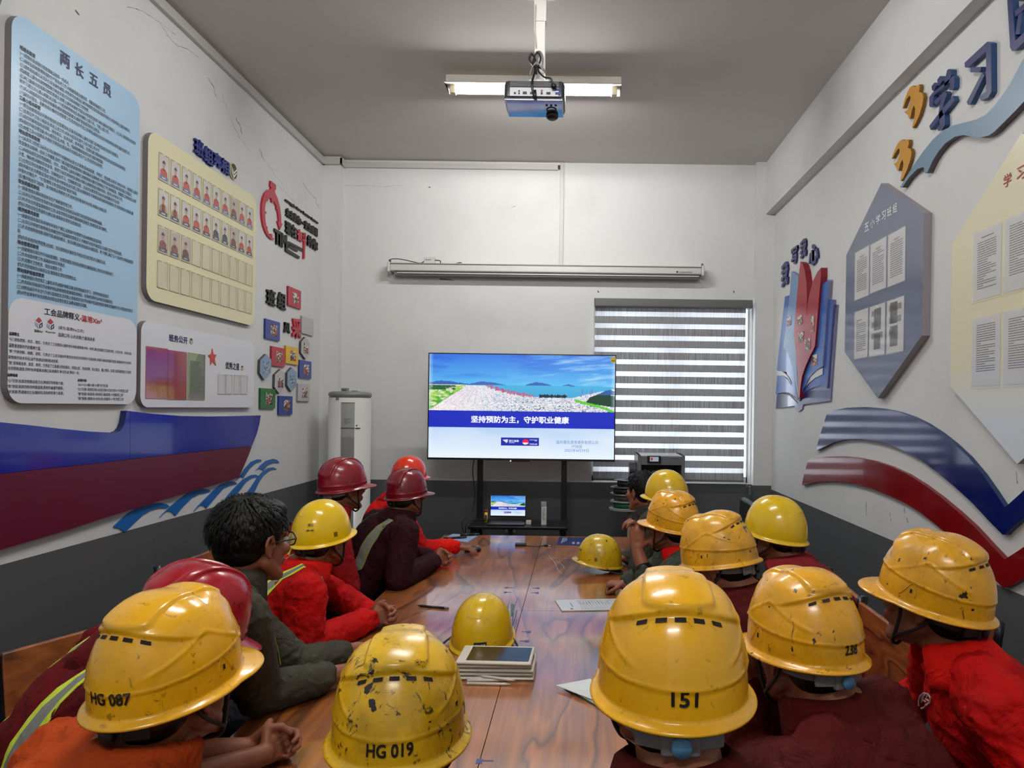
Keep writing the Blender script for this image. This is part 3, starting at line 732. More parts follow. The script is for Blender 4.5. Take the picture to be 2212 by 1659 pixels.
# ---- red stopwatch and slogan
MRED = mat('cutout_red', (176, 18, 48), .35, coat=.3); MBK = mat('cutout_black', (18, 20, 20), .4)
def Z2(x, y): return (540 + x * .12057, 380 + y * .12057)
ck = thing('stopwatch_cutout', LW.p(590, 470), 'red stopwatch shaped wall cutout with an arrow, left wall near the back corner', 'wall decoration')
outer = [(375, 240), (320, 255), (270, 310), (235, 400), (215, 520), (212, 640), (222, 780), (245, 900), (285, 1010), (330, 1085), (380, 1135), (430, 1145)]
inner = [(440, 1118), (405, 1108), (402, 1050), (380, 1035), (375, 1080), (340, 1030), (315, 960), (318, 905), (295, 895), (280, 800), (272, 690), (298, 675), (298, 640), (272, 630), (272, 560), (285, 490), (300, 455), (325, 455), (325, 415), (355, 392), (390, 405), (395, 475), (425, 480), (430, 445), (460, 500), (480, 560), (475, 595), (495, 605), (512, 700), (525, 830), (495, 808), (540, 968), (588, 858), (565, 850), (560, 720), (540, 560), (500, 410), (448, 290), (450, 255), (468, 250), (468, 160), (375, 88), (365, 185), (385, 205)]
slab(LW, [Z2(*p) for p in outer + inner], .014, 'stopwatch_shape', MRED, None, ck)
slg = thing('slogan_lettering', LW.p(650, 490), 'black and red raised slogan with the word TIME beside the red stopwatch', 'lettering')
wtext(LW, 'struggle for a better future', (614, 436, 685, 483, 428), .002, 'letter_row', MBK, slg, depth=.012, bold=.05)
wtext(LW, '未来的你一定会感谢', (615, 467, 684, 508, 447), .002, 'letter_row', MBK, slg, depth=.012, bold=.05)
wtext(LW, '现在', (614, 503, 638, 514, 474), .002, 'letter', MBK, slg, depth=.012, bold=.05)
wtext(LW, '奋斗', (639, 518, 660, 524, 492), .002, 'letter', MRED, slg, depth=.012, bold=.05)
wtext(LW, '的你', (662, 531, 684, 542, 506), .002, 'letter', MBK, slg, depth=.012, bold=.05)
slab(LW, [(657, 520), (660, 521), (659, 559), (656, 559)], .014, 'letter_stroke', MRED, None, slg)
wtext(LW, 'TIM', (590, 525, 617, 540, 493), .002, 'letter', MBK, slg, depth=.012, bold=.05)
for pts in (((618, 522), (624, 521), (656, 538), (655, 543), (624, 527), (622, 533), (622, 538), (648, 554), (647, 559), (618, 543)), ((624, 529), (644, 541), (643, 544), (624, 533))):
    slab(LW, pts, .014, 'letter', MBK, None, slg)
# ---- 班组风采 lettering, picture tiles
fc = thing('wall_lettering', LW.p(600, 660), 'black and red brush characters 班组风采 among the colourful picture tiles', 'lettering')
def Z4(x, y): return (300 + x * .21694, 560 + y * .21694)
for chx, bx, mm in (('班', (573, 657, 592, 660, 622), MBK), ('组', (597, 665, 614, 668, 629), MBK), ('风', (611, 718, 623, 721, 695), MBK), ('采', (628, 728, 647, 733, 684), MRED)):
    wtext(LW, chx, bx, .002, 'letter', mm, fc, depth=.014, bold=.04)
TC = {'red': (182, 28, 58), 'blue': (36, 64, 148), 'yellow': (226, 178, 20), 'green': (26, 112, 52), 'grey': (186, 182, 186)}
def speckle(W, u0, z0, u1, z1, th, parent, pal, nx=7, ny=9, seed=0, name='photo_print'):
    rd = random.Random(seed); mb = MB()
    mb.prism([W.w(u0, z0, th), W.w(u1, z0, th), W.w(u1, z1, th), W.w(u0, z1, th)], W.n * -.001, 0)
    for i in range(nx):
        for j in range(ny):
            m_ = rd.choices(range(len(pal)), weights=[3 if (k == 0) == (j > ny * .55) else 1 for k in range(len(pal))])[0]
            a, b, c, d = u0 + (u1 - u0) * i / nx, u0 + (u1 - u0) * (i + 1) / nx, z0 + (z1 - z0) * j / ny, z0 + (z1 - z0) * (j + 1) / ny
            e = th + .0004
            mb.poly([W.w(a, c, e), W.w(b, c, e), W.w(b, d, e), W.w(a, d, e)], m_)
    return mb.obj(name, pal, parent)
PALP = [mat('ph_light', (206, 206, 200), .4), mat('ph_dark', (34, 32, 34), .4), mat('ph_mid', (118, 108, 100), .4), mat('ph_orange', (176, 84, 50), .4)]
PALB = [mat('ph_sky', (134, 160, 184), .4), mat('ph_steel', (64, 84, 112), .4), mat('ph_pale', (176, 190, 200), .4)]
GT = 'picture tiles on the left wall near the corner'
def tile(col, x0, y0t, x1, y1t, y1b, y0b, label, photo=True, seed=0):
    a = Z4(x0, y0t); b = Z4(x1, y1t); c = Z4(x1, y1b); d = Z4(x0, y0b)
    t = thing('picture_tile', LW.p(*a), label, 'picture tile', GT)
    m_ = mat('tile_' + col, TC[col], .3, coat=.2)
    us = [LW.uv(*p, .015) for p in (a, b, c, d)]
    u0, u1 = (us[0][0] + us[3][0]) / 2, (us[1][0] + us[2][0]) / 2; z1_, z0_ = (us[0][1] + us[1][1]) / 2, (us[2][1] + us[3][1]) / 2
    uvslab(LW, [(u0, z0_), (u1, z0_), (u1, z1_), (u0, z1_)], .015, 'tile_block', m_, mat('tile_side_' + col, tuple(int(v * .75) for v in TC[col]), .4), t)
    if photo:
        w, h = u1 - u0, z1_ - z0_
        speckle(LW, u0 + w * .34, z0_ + h * .2, u0 + w * .78, z0_ + h * .78, .0165, t, PALP, seed=seed)
    return t
tile('red', 1488, 268, 1615, 315, 492, 465, 'red square picture tile, topmost of the tiles near the corner', True, 1)
tile('blue', 1262, 588, 1405, 632, 815, 787, 'blue square picture tile left of the small black 风 character', True, 2)
tile('grey', 1622, 562, 1740, 602, 765, 735, 'plain grey square tile without a picture, right of the red 采 character', False)
tile('red', 1322, 862, 1455, 892, 1075, 1055, 'red square picture tile touching the yellow tile', True, 3)
tile('yellow', 1463, 856, 1588, 888, 1055, 1035, 'yellow square picture tile', True, 4)
tile('blue', 1600, 1000, 1718, 1022, 1190, 1180, 'blue square picture tile below and right of the yellow tile', True, 5)
tile('green', 1212, 1282, 1360, 1292, 1490, 1482, 'green square picture tile', True, 6)
tile('grey', 1584, 1238, 1700, 1245, 1415, 1412, 'grey square picture tile at the lower right of the tiles', True, 7)
tile('blue', 1395, 1360, 1530, 1365, 1548, 1545, 'blue square picture tile, lowest of the tiles', True, 8)
def hexa(pts, label, photo, seed, full=False):
    P = [Z4(*p) for p in pts]
    t = thing('hexagon_picture_tile', LW.p(*P[0]), label, 'picture tile', GT)
    slab(LW, P, .02, 'tile_block', PALB[0] if full else mat('tile_grey', TC['grey'], .3), mat('hex_side', (70, 70, 72), .4), t)
    us = [LW.uv(*p, .02) for p in P]; u0, u1 = min(u[0] for u in us), max(u[0] for u in us); z0_, z1_ = min(u[1] for u in us), max(u[1] for u in us); w, h = u1 - u0, z1_ - z0_
    speckle(LW, u0 + w * .28, z0_ + h * .26, u0 + w * .82, z0_ + h * .72, .0215, t, PALB if full else PALP, seed=seed)
hexa([(1658, 775), (1702, 830), (1700, 945), (1660, 995), (1615, 930), (1618, 822)], 'grey hexagonal picture tile right of the yellow tile', True, 11)
hexa([(1268, 945), (1320, 1000), (1316, 1130), (1250, 1205), (1205, 1130), (1210, 1005)], 'blue grey hexagonal picture tile, leftmost of the hexagons', True, 12, True)
hexa([(1412, 1095), (1455, 1140), (1448, 1275), (1400, 1340), (1352, 1275), (1356, 1150)], 'grey hexagonal picture tile between the green tile and the pale blue hexagon', True, 13)
hexa([(1524, 1078), (1572, 1130), (1570, 1255), (1518, 1318), (1478, 1255), (1480, 1130)], 'pale blue hexagonal picture tile below the yellow tile', True, 14, True)
# ---- the boat
def Z6(x, y): return (x * .32550, 860 + y * .32550)
MBLUE = mat('boat_blue', (4, 20, 140), .2, coat=.45, spec=.4); MMAR = mat('boat_maroon', (92, 8, 44), .38)
bt_ = thing('boat_cutout', LW.p(280, 1000), 'large glossy boat hull cutout, blue above maroon, along the left wall', 'wall decoration')
arc = [(840, 84), (835, 120), (828, 160), (815, 195), (795, 218), (765, 230)]
slab(LW, [Z6(*p) for p in [(-60, 156), (0, 160), (200, 180), (400, 203), (600, 222), (765, 230)] + arc[::-1][1:] + [(862, 86), (862, 405), (600, 437), (300, 468), (0, 503), (-60, 511)]], .03, 'blue_panel', MBLUE, mat('boat_side', (10, 30, 90), .4), bt_)
slab(LW, [Z6(*p) for p in [(864, 86), (1000, 103), (1200, 118), (1400, 122), (1600, 119), (1731, 115), (1722, 170), (1705, 235), (1672, 318), (1400, 345), (1100, 378), (864, 405)]], .03, 'blue_panel', MBLUE, mat('boat_side', (10, 30, 90), .4), bt_)
slab(LW, [Z6(*p) for p in [(-60, 512), (0, 505), (300, 470), (600, 439), (864, 407), (1100, 380), (1400, 347), (1672, 320), (1650, 380), (1620, 450), (1585, 528), (1200, 640), (800, 762), (400, 890), (0, 1008), (-60, 1025)]], .03, 'maroon_panel', MMAR, mat('boat_side2', (60, 8, 30), .4), bt_)
# ---- the waves
def Z7(x, y): return (240 + x * .17179, 960 + y * .17179)
MWAV = mat('wave_blue', (22, 100, 172), .35, coat=.2)
waves = [
 ('leftmost blue wave cutout below the boat hull', [(38, 1025), (110, 960), (220, 865), (330, 800), (450, 760), (560, 738), (640, 735), (700, 752), (740, 778), (700, 800), (600, 800), (500, 830), (400, 890), (300, 985), (180, 1105), (150, 1090), (110, 1055), (40, 1045)]),
 ('second blue wave cutout from the left', [(612, 920), (660, 865), (760, 770), (860, 690), (960, 615), (1060, 572), (1160, 555), (1220, 565), (1255, 590), (1200, 608), (1120, 620), (1020, 670), (900, 790), (808, 900), (780, 860), (740, 835), (690, 845)]),
 ('third blue wave cutout from the left', [(1040, 845), (1090, 780), (1180, 690), (1280, 590), (1380, 505), (1480, 463), (1550, 468), (1590, 495), (1500, 515), (1420, 550), (1330, 650), (1200, 805), (1170, 768), (1120, 765)]),
 ('fourth blue wave cutout from the left', [(1420, 715), (1470, 640), (1560, 540), (1660, 440), (1760, 385), (1820, 380), (1860, 400), (1780, 420), (1700, 470), (1620, 580), (1540, 680), (1500, 660), (1460, 668)]),
 ('fifth blue wave cutout, its foot behind the black haired man', [(1700, 615), (1760, 540), (1830, 430), (1900, 350), (1980, 295), (2040, 288), (2085, 310), (2000, 325), (1920, 390), (1860, 480), (1800, 610), (1740, 600)]),
 ('small blue wave cutout at the bow of the boat', [(1570, 455), (1620, 405), (1680, 310), (1760, 220), (1840, 186), (1885, 190), (1895, 210), (1820, 235), (1740, 310), (1665, 425), (1640, 405), (1610, 410)]),
 ('topmost blue wave cutout at the far right end', [(1820, 335), (1880, 265), (1950, 205), (2040, 180), (2090, 195), (2122, 232), (2050, 228), (1980, 255), (1915, 332), (1885, 305), (1850, 305)])]
for lab, pts in waves:
    o = slab(LW, [Z7(*p) for p in pts], .006, 'wave_cutout', MWAV); tag(o, lab, 'wall decoration', 'blue wave cutouts along the left wall')
# ================================================================== right wall
def Y4(x, y): return (1640 + x * .34355, 360 + y * .34355)
def Y5(x, y): return (1840 + x * .25323, y * .25323)
def Y6(x, y): return (1700 + x * .30135, 840 + y * .30135)
def B1(x, y): return (1660 + x * .24113, 500 + y * .24113)
GREYB = mat('board_slate', (98, 106, 130), .25, coat=.25)
LSIDE = mat('board_side_light', (150, 142, 148), .4)
PAPER = mat('paper', (206, 206, 206), .5); PTXT = mat('paper_text', (120, 120, 124), .6); PTXD = mat('paper_text_dark', (70, 70, 76), .6)
GLOSSP = mat('gloss_pocket', (235, 235, 235), .03, alpha=.12, coat=1.0)
def paper_sheet(W, pts, th, parent, rows, m=PTXT, head=True, photos=(), seed=0):
    us = [W.uv(x, y, th) for x, y in pts]
    u0, u1 = (us[0][0] + us[3][0]) / 2, (us[1][0] + us[2][0]) / 2; z1_, z0_ = (us[0][1] + us[1][1]) / 2, (us[2][1] + us[3][1]) / 2
    sh = uvslab(W, [(u0, z0_), (u1, z0_), (u1, z1_), (u0, z1_)], th + .0016, 'paper_sheet', PAPER, PAPER, parent, base=th)
    rd = random.Random(seed); mb = MB(); w, h = u1 - u0, z1_ - z0_; e = th + .0022
    def R(a, b, c, d, mi=0): mb.poly([W.w(u0 + a * w, z0_ + b * h, e), W.w(u0 + c * w, z0_ + b * h, e), W.w(u0 + c * w, z0_ + d * h, e), W.w(u0 + a * w, z0_ + d * h, e)], mi)
    if head: R(.32, .86, .68, .875); R(.38, .835, .62, .85)
    for i in range(rows):
        y = .79 - i * .68 / rows
        x = .14
        end = .86 if rd.random() > .25 else rd.uniform(.3, .75)
        while x < end - .03:
            l = min(rd.uniform(.05, .22), end - x); R(x, y, x + l, y + .34 / rows); x += l + .012
    for a, b, c, d in photos: R(a, b, c, d, 1)
    mb.obj('printed_text', [m, mat('print_photo_dark', (58, 58, 62), .5)], sh)
    uvslab(W, [(u0 - .004, z0_ - .006), (u1 + .004, z0_ - .006), (u1 + .004, z1_ + .004), (u0 + w * .6, z1_ + .004), (u0 + w * .5, z1_ - .012), (u0 + w * .4, z1_ + .004), (u0 - .004, z1_ + .004)], th + .005, 'clear_pocket', GLOSSP, GLOSSP, parent, base=th + .0035)
hx = thing('hexagon_notice_board', RW.p(1905, 630), 'slate blue hexagonal board headed 五小学习班组 with six paper sheets, right wall', 'notice board')
H6 = [(768, 103), (1035, 290), (1022, 1062), (745, 1456), (537, 1166), (548, 555)]
tb = .04
slab(RW, [Y4(*p) for p in H6], tb, 'board_panel', GREYB, LSIDE, hx)
for i, chx in enumerate('五小学习班组'):
    x0 = 662 + i * 35.5; yb = 415 - i * 23.5; yt = 362 - i * 24.5
    wtext(RW, chx, (*Y4(x0, yb), *Y4(x0 + 28, yb - 17), Y4(x0, yt)[1]), tb + .001, 'heading_character', mat('ink_white', (225, 228, 230), .5), hx, bold=.02)
SH = [((605, 540), (693, 500), (690, 805), (603, 842)), ((705, 492), (800, 440), (800, 757), (698, 800)), ((815, 430), (923, 376), (917, 717), (808, 757)),
      ((607, 912), (685, 890), (684, 1193), (595, 1214)), ((700, 885), (794, 852), (790, 1178), (691, 1195)), ((808, 845), (914, 815), (907, 1155), (801, 1179))]
for i, q4 in enumerate(SH):
    ph = () if i < 4 else (((.3, .5, .75, .93), (.3, .12, .72, .42)) if i == 4 else ((.2, .55, .62, .95), (.2, .12, .66, .5)))
    paper_sheet(RW, [Y4(*p) for p in q4], tb, hx, 16 if i < 4 else 3, head=i < 3, photos=ph, seed=i)
# ---- cream hexagon
cx_ = thing('cream_hexagon_notice_board', RW.p(2130, 640), 'big cream and white hexagonal board with printed sheets and red 学习 heading at the right edge', 'notice board')
mcr = bpy.data.materials.new('board_cream_fade'); mcr.use_nodes = True
nt = mcr.node_tree; b_ = nt.nodes['Principled BSDF']; g_ = nt.nodes.new('ShaderNodeNewGeometry'); sp_ = nt.nodes.new('ShaderNodeSeparateXYZ'); nt.links.new(g_.outputs['Position'], sp_.inputs[0])
mr_ = nt.nodes.new('ShaderNodeMapRange'); mr_.inputs[1].default_value = 1.62; mr_.inputs[2].default_value = 1.85; nt.links.new(sp_.outputs[2], mr_.inputs[0])
mx_ = nt.nodes.new('ShaderNodeMix'); mx_.data_type = 'RGBA'; mx_.inputs[6].default_value = (*lin((206, 213, 220)), 1); mx_.inputs[7].default_value = (*lin((218, 212, 180)), 1)
nt.links.new(mr_.outputs[0], mx_.inputs[0]); nt.links.new(mx_.outputs[2], b_.inputs['Base Color']); b_.inputs['Roughness'].default_value = .3
ap = RW.uv(2204, 289, tb); l0 = RW.uv(2055.6, 528, tb); l1 = RW.uv(2053, 834, tb); bo = RW.uv(2200, 1002.7, tb)
ua = (ap[0] + bo[0]) / 2; ul = (l0[0] + l1[0]) / 2
uvslab(RW, [(ua, ap[1]), (2 * ua - ul, l0[1]), (2 * ua - ul, l1[1]), (ua, bo[1]), (ul, l1[1]), (ul, l0[1])], tb, 'board_panel', mcr, LSIDE, cx_)
u_ = RW.uv(*Y5(1295, 1610), tb); u2 = RW.uv(*Y5(1365, 1560), tb); zt_ = RW.uv(*Y5(1295, 1500), tb)[1]
for i, chx in enumerate('学习园地'):
    mb = MB()
    uu_ = u_[0] + i * (u2[0] - u_[0]) * 1.62
    text_fit(mb, chx, RW.w(uu_, u_[1], tb + .001), RW.r, UP, RW.n, w=u2[0] - u_[0], h=zt_ - u_[1], bold=.02)
    mb.obj('heading_character', mat('ink_darkred', (150, 20, 36), .5), cx_)
def D3(x, y): return (1940 + x * .32538, 360 + y * .32538)
for i, q4 in enumerate((((500, 445), (690, 372), (682, 848), (503, 893)), ((497, 1012), (682, 972), (676, 1450), (492, 1460)))):
    P = [D3(*p) for p in q4]
    us = [RW.uv(*p, tb) for p in P]; du = (us[1][0] + us[2][0]) / 2 - (us[0][0] + us[3][0]) / 2 + .022
    zt1, zb1 = (us[0][1] + us[1][1]) / 2, (us[2][1] + us[3][1]) / 2; uu0 = (us[0][0] + us[3][0]) / 2
    for k in range(3):
        a = uu0 + k * du; w_ = du - .022; sd = 20 + i * 3 + k
        sh = uvslab(RW, [(a, zb1), (a + w_, zb1), (a + w_, zt1), (a, zt1)], tb + .0016, 'paper_sheet', PAPER, PAPER, cx_, base=tb)
        rd = random.Random(sd); mb = MB(); e = tb + .0022; h = zt1 - zb1
        n = 21
        for r_ in range(n):
            z = zb1 + h * (.82 - r_ * .7 / n) + (.06 * h if (i or k) else 0); x = .16; end = .84 if rd.random() > .2 else rd.uniform(.3, .7)
            while x < end - .02:
                l = min(rd.uniform(.06, .3), end - x)
                mb.poly([RW.w(a + x * w_, z, e), RW.w(a + (x + l) * w_, z, e), RW.w(a + (x + l) * w_, z + h * .012, e), RW.w(a + x * w_, z + h * .012, e)]); x += l + .01
        if not (i or k): mb.poly([RW.w(a + .3 * w_, zb1 + h * .885, e), RW.w(a + .75 * w_, zb1 + h * .885, e), RW.w(a + .75 * w_, zb1 + h * .9, e), RW.w(a + .3 * w_, zb1 + h * .9, e)])
        mb.obj('printed_text', PTXD, sh)
        uvslab(RW, [(a - .005, zb1 - .008), (a + w_ + .005, zb1 - .008), (a + w_ + .005, zt1 + .005), (a + w_ * .58, zt1 + .005), (a + w_ * .5, zt1 - .015), (a + w_ * .42, zt1 + .005), (a - .005, zt1 + .005)], tb + .006, 'clear_pocket', GLOSSP, GLOSSP, cx_, base=tb + .004)
# ---- big raised letters
lt = thing('wall_lettering', RW.p(2100, 200), 'large dark blue raised characters 学习园地 rising towards the ceiling on the right wall', 'lettering')
MBIG = mat('letter_deep_blue', (18, 30, 96), .35, coat=.3); MBIGS = mat('letter_deep_side', (36, 72, 120), .4)
def stroke_slab(W, strokes, fn, th, nm, parent):
    mb = MB()
    for s in strokes:
        mb.prism([W.p(*fn(*p), th) for p in s], W.n * -th, 0, 1)
    return mb.obj(nm, [MBIG, MBIGS], parent)
xue = [[(680, 735), (705, 705), (722, 730), (700, 780), (683, 765)], [(728, 680), (752, 648), (772, 690), (750, 725), (732, 712)], [(790, 700), (812, 600), (828, 588), (850, 597), (850, 640), (815, 725), (790, 745)],
       [(660, 830), (690, 790), (840, 670), (862, 645), (875, 665), (873, 745), (860, 770), (830, 770), (840, 700), (700, 815), (693, 900), (672, 915), (660, 905)],
       [(702, 880), (705, 860), (795, 778), (812, 800), (785, 880), (770, 950), (792, 985), (795, 1065), (770, 1110), (735, 1115), (727, 1085), (750, 1065), (745, 1010), (740, 960), (760, 845), (720, 895)],
       [(660, 1075), (770, 930), (862, 818), (875, 860), (780, 980), (672, 1108)]]
xi = [[(962, 535), (1155, 355), (1188, 368), (1190, 785), (1165, 830), (1100, 860), (1086, 825), (1145, 780), (1145, 440), (990, 578), (965, 575)], [(1012, 575), (1103, 570), (1100, 600), (1088, 617), (1010, 617)], [(980, 870), (1110, 618), (1130, 645), (1010, 890), (990, 895)]]
yuan = [[(1322, -60), (1365, -60), (1395, 345), (1500, 250), (1560, 200), (1560, 265), (1400, 425), (1365, 435), (1350, 405)], [(1388, 95), (1480, 20), (1520, -10), (1520, 40), (1395, 145)], [(1420, 130), (1455, 100), (1430, 290), (1395, 295)], [(1418, 10), (1425, -40), (1470, -60), (1470, -20)]]
for st_, nm in ((xue, 'letter'), (xi, 'letter'), (yuan, 'letter')): stroke_slab(RW, st_, Y5, .024, nm, lt)
# ---- birds and ribbon
MYEL = mat('cutout_yellow', (196, 138, 10), .4, coat=.2, bump=(60, .2)); MYS = mat('cutout_yellow_side', (130, 88, 20), .5)
bird1 = [(430, 925), (450, 850), (475, 785), (495, 745), (518, 730), (540, 742), (560, 728), (575, 720), (580, 745), (573, 785), (600, 793), (612, 830), (600, 900), (575, 985), (545, 1050), (520, 1093), (513, 1085), (535, 1000), (540, 930), (530, 900), (512, 940), (498, 1010), (488, 1013), (480, 985), (447, 955), (478, 935), (498, 880), (500, 825), (490, 815), (465, 850), (440, 920)]
bird2 = [(338, 1355), (360, 1290), (385, 1235), (410, 1200), (430, 1190), (445, 1200), (470, 1190), (485, 1192), (487, 1225), (478, 1262), (500, 1270), (510, 1300), (500, 1360), (470, 1450), (440, 1515), (418, 1545), (412, 1535), (432, 1460), (440, 1390), (430, 1362), (412, 1400), (398, 1455), (388, 1458), (380, 1430), (357, 1395), (382, 1385), (405, 1330), (408, 1275), (398, 1265), (370, 1305), (348, 1350)]
for pts, lab in ((bird1, 'upper of the two yellow bird cutouts under the right wall beam'), (bird2, 'lower of the two yellow bird cutouts, beside the tip of the blue ribbon')):
    o = slab(RW, [Y5(*p) for p in pts], .02, 'bird_cutout', MYEL, MYS); tag(o, lab, 'wall decoration', 'yellow birds on the right wall')
rib = [(410, 1600), (470, 1500), (540, 1390), (610, 1290), (690, 1190), (780, 1110), (870, 1068), (960, 1045), (1060, 1020), (1140, 980), (1200, 920), (1270, 830), (1340, 730), (1400, 620), (1469, 490), (1540, 380), (1620, 250),
       (1720, 330), (1640, 560), (1540, 780), (1469, 865), (1400, 940), (1300, 1040), (1220, 1120), (1170, 1155), (1100, 1172), (1020, 1165), (950, 1152), (880, 1165), (800, 1220), (740, 1290), (690, 1370), (645, 1470), (625, 1478), (612, 1425), (560, 1440), (490, 1510), (430, 1600)]
o = slab(RW, [Y5(*p) for p in rib], .03, 'ribbon_cutout', mat('ribbon_blue', (104, 134, 156), .4), mat('ribbon_side', (90, 84, 88), .5)); tag(o, 'pale blue wavy ribbon cutout under the 学习 characters on the right wall', 'wall decoration')
# ---- blue and red swooshes
blue = [(285, 180), (340, 152), (430, 135), (560, 130), (690, 142), (800, 165), (900, 200), (1000, 250), (1100, 315), (1200, 395), (1300, 490), (1400, 610), (1480, 725), (1562, 850), (1640, 780), (1760, 670), (1860, 560), (1860, 790), (1760, 890), (1650, 960), (1590, 1015), (1565, 1045), (1545, 1045), (1450, 950), (1330, 820), (1200, 700), (1080, 600), (960, 510), (840, 445), (720, 395), (620, 372), (520, 358), (420, 362), (330, 385), (215, 440), (207, 436), (240, 320)]
red = [(150, 512), (210, 495), (300, 485), (400, 483), (500, 492), (620, 515), (740, 555), (860, 610), (980, 685), (1100, 775), (1220, 875), (1340, 985), (1440, 1095), (1560, 1222), (1650, 1165), (1760, 1090), (1860, 1000), (1860, 1240), (1760, 1320), (1660, 1375), (1600, 1410), (1560, 1425), (1545, 1422), (1450, 1330), (1330, 1200), (1200, 1085), (1080, 985), (960, 890), (840, 815), (720, 760), (600, 712), (480, 680), (380, 665), (280, 662), (190, 672), (113, 690), (106, 686), (125, 600)]
sw1 = thing('blue_swoosh', RW.p(1900, 1000), 'glossy dark blue swoosh cutout, upper of the two on the right wall', 'wall decoration')
sw2 = thing('red_swoosh', RW.p(1900, 1000), 'glossy dark red swoosh cutout below the blue one on the right wall', 'wall decoration')
MSB = mat('swoosh_blue', (8, 22, 96), .12, coat=.8, spec=.6); MSR = mat('swoosh_red', (128, 8, 14), .14, coat=.7, spec=.5)
slab(RW, [Y6(*p) for p in blue], .022, 'cutout_panel', MSB, mat('swoosh_side', (20, 50, 90), .4), sw1)
slab(RW, [Y6(*p) for p in red], .022, 'cutout_panel', MSR, mat('swoosh_side2', (120, 20, 30), .4), sw2)
# ---- open book sculpture
bk = thing('open_book_cutout', RW.p(1720, 760), 'layered blue open book cutout with a red tulip shaped centre, right wall by the corner', 'wall decoration')
NV = mat('book_navy', (34, 42, 108), .3, coat=.3); BL2 = mat('book_blue', (36, 92, 170), .35, coat=.2); BL3 = mat('book_midblue', (44, 82, 156), .35); LB = mat('book_lightblue', (112, 146, 184), .35); RDC = mat('book_red', (160, 10, 34), .32, coat=.12); WHT = mat('book_white', (210, 210, 210), .4); SDE = mat('book_side', (120, 120, 150), .4)
L1 = [(575, 655), (615, 655), (553, 1518), (310, 1550), (300, 1590), (272, 1612), (250, 1595), (235, 1560), (65, 1585), (75, 1462), (130, 1455), (190, 1470), (240, 1520), (262, 1540), (285, 1490), (330, 1440), (400, 1400), (460, 1385), (530, 1400)]
L2R = [(530, 615), (560, 608), (582, 612), (525, 1405), (460, 1385), (400, 1398), (340, 1430), (300, 1470), (275, 1520), (280, 1430), (330, 1300), (440, 1200)]
L2L = [(148, 582), (182, 573), (200, 900), (215, 1200), (260, 1500), (225, 1470), (180, 1442), (130, 1440), (65, 1458), (78, 1292), (130, 1290), (175, 1330), (210, 1390), (160, 1260), (75, 1245), (100, 1000)]
L3R = [(455, 495), (535, 433), (538, 450), (487, 1210), (430, 1240), (370, 1300), (320, 1400), (300, 1440), (275, 1500), (290, 1200), (420, 1000)]
L3L = [(205, 358), (268, 402), (262, 600), (240, 900), (262, 1480), (240, 1350), (215, 1220), (180, 1100), (132, 1035), (165, 800), (190, 560)]
WHR = [(487, 1218), (484, 1280), (420, 1310), (360, 1360), (320, 1405), (345, 1340), (400, 1270), (440, 1240)]
WHL = [(75, 1248), (120, 1252), (160, 1280), (190, 1325), (205, 1365), (170, 1315), (130, 1290), (78, 1290)]
REDP_ = [(285, 272), (305, 285), (325, 350), (340, 450), (345, 600), (343, 770), (350, 650), (370, 550), (400, 440), (440, 360), (470, 325), (470, 400), (415, 1030), (370, 1120), (330, 1210), (300, 1300), (285, 1400), (278, 1490), (262, 1490), (258, 1250), (245, 1100), (225, 930), (240, 760), (262, 500)]
for pts, t_, nm, mm in ((L1, .012, 'cover_layer', NV), (L2R, .02, 'page_layer', BL3), (L2L, .02, 'page_layer', BL2), (WHR, .024, 'white_page_edge', WHT), (WHL, .024, 'white_page_edge', WHT), (L3R, .03, 'page_layer', BL2), (L3L, .034, 'page_layer', LB), (REDP_, .045, 'red_centre', RDC)):
    slab(RW, [B1(*p) for p in pts], t_, nm, mm, SDE if mm is not RDC else mat('book_red_side', (130, 20, 40), .4), bk)
for i, (x0, y0, x1, y1, t_) in enumerate(((165, 755, 203, 850, .036), (260, 742, 300, 845, .047), (378, 752, 410, 905, .047), (266, 893, 312, 997, .047), (322, 955, 373, 1068, .047), (384, 1100, 436, 1208, .032))):
    u0, z0 = RW.uv(*B1(x0, y1), t_); u1, z1 = RW.uv(*B1(x1, y0), t_)
    speckle(RW, u0, z0, u1, z1, t_, bk, PALP, 5, 8, seed=30 + i)
lt2 = thing('wall_lettering', RW.p(1725, 570), 'small navy raised characters 我写我心 arched above the open book cutout', 'lettering')
for chx, x0, y0, x1, y1, yt in (('我', 127, 505, 188, 480, 300), ('写', 218, 308, 272, 290, 163), ('我', 297, 250, 352, 232, 92), ('心', 377, 320, 460, 296, 140)):
    a, b, c = B1(x0, y0), B1(x1, y1), B1(x0, yt)
    wtext(RW, chx, (a[0], a[1], b[0], b[1], c[1]), .002, 'letter', MBIG, lt2, depth=.015, bold=.04)
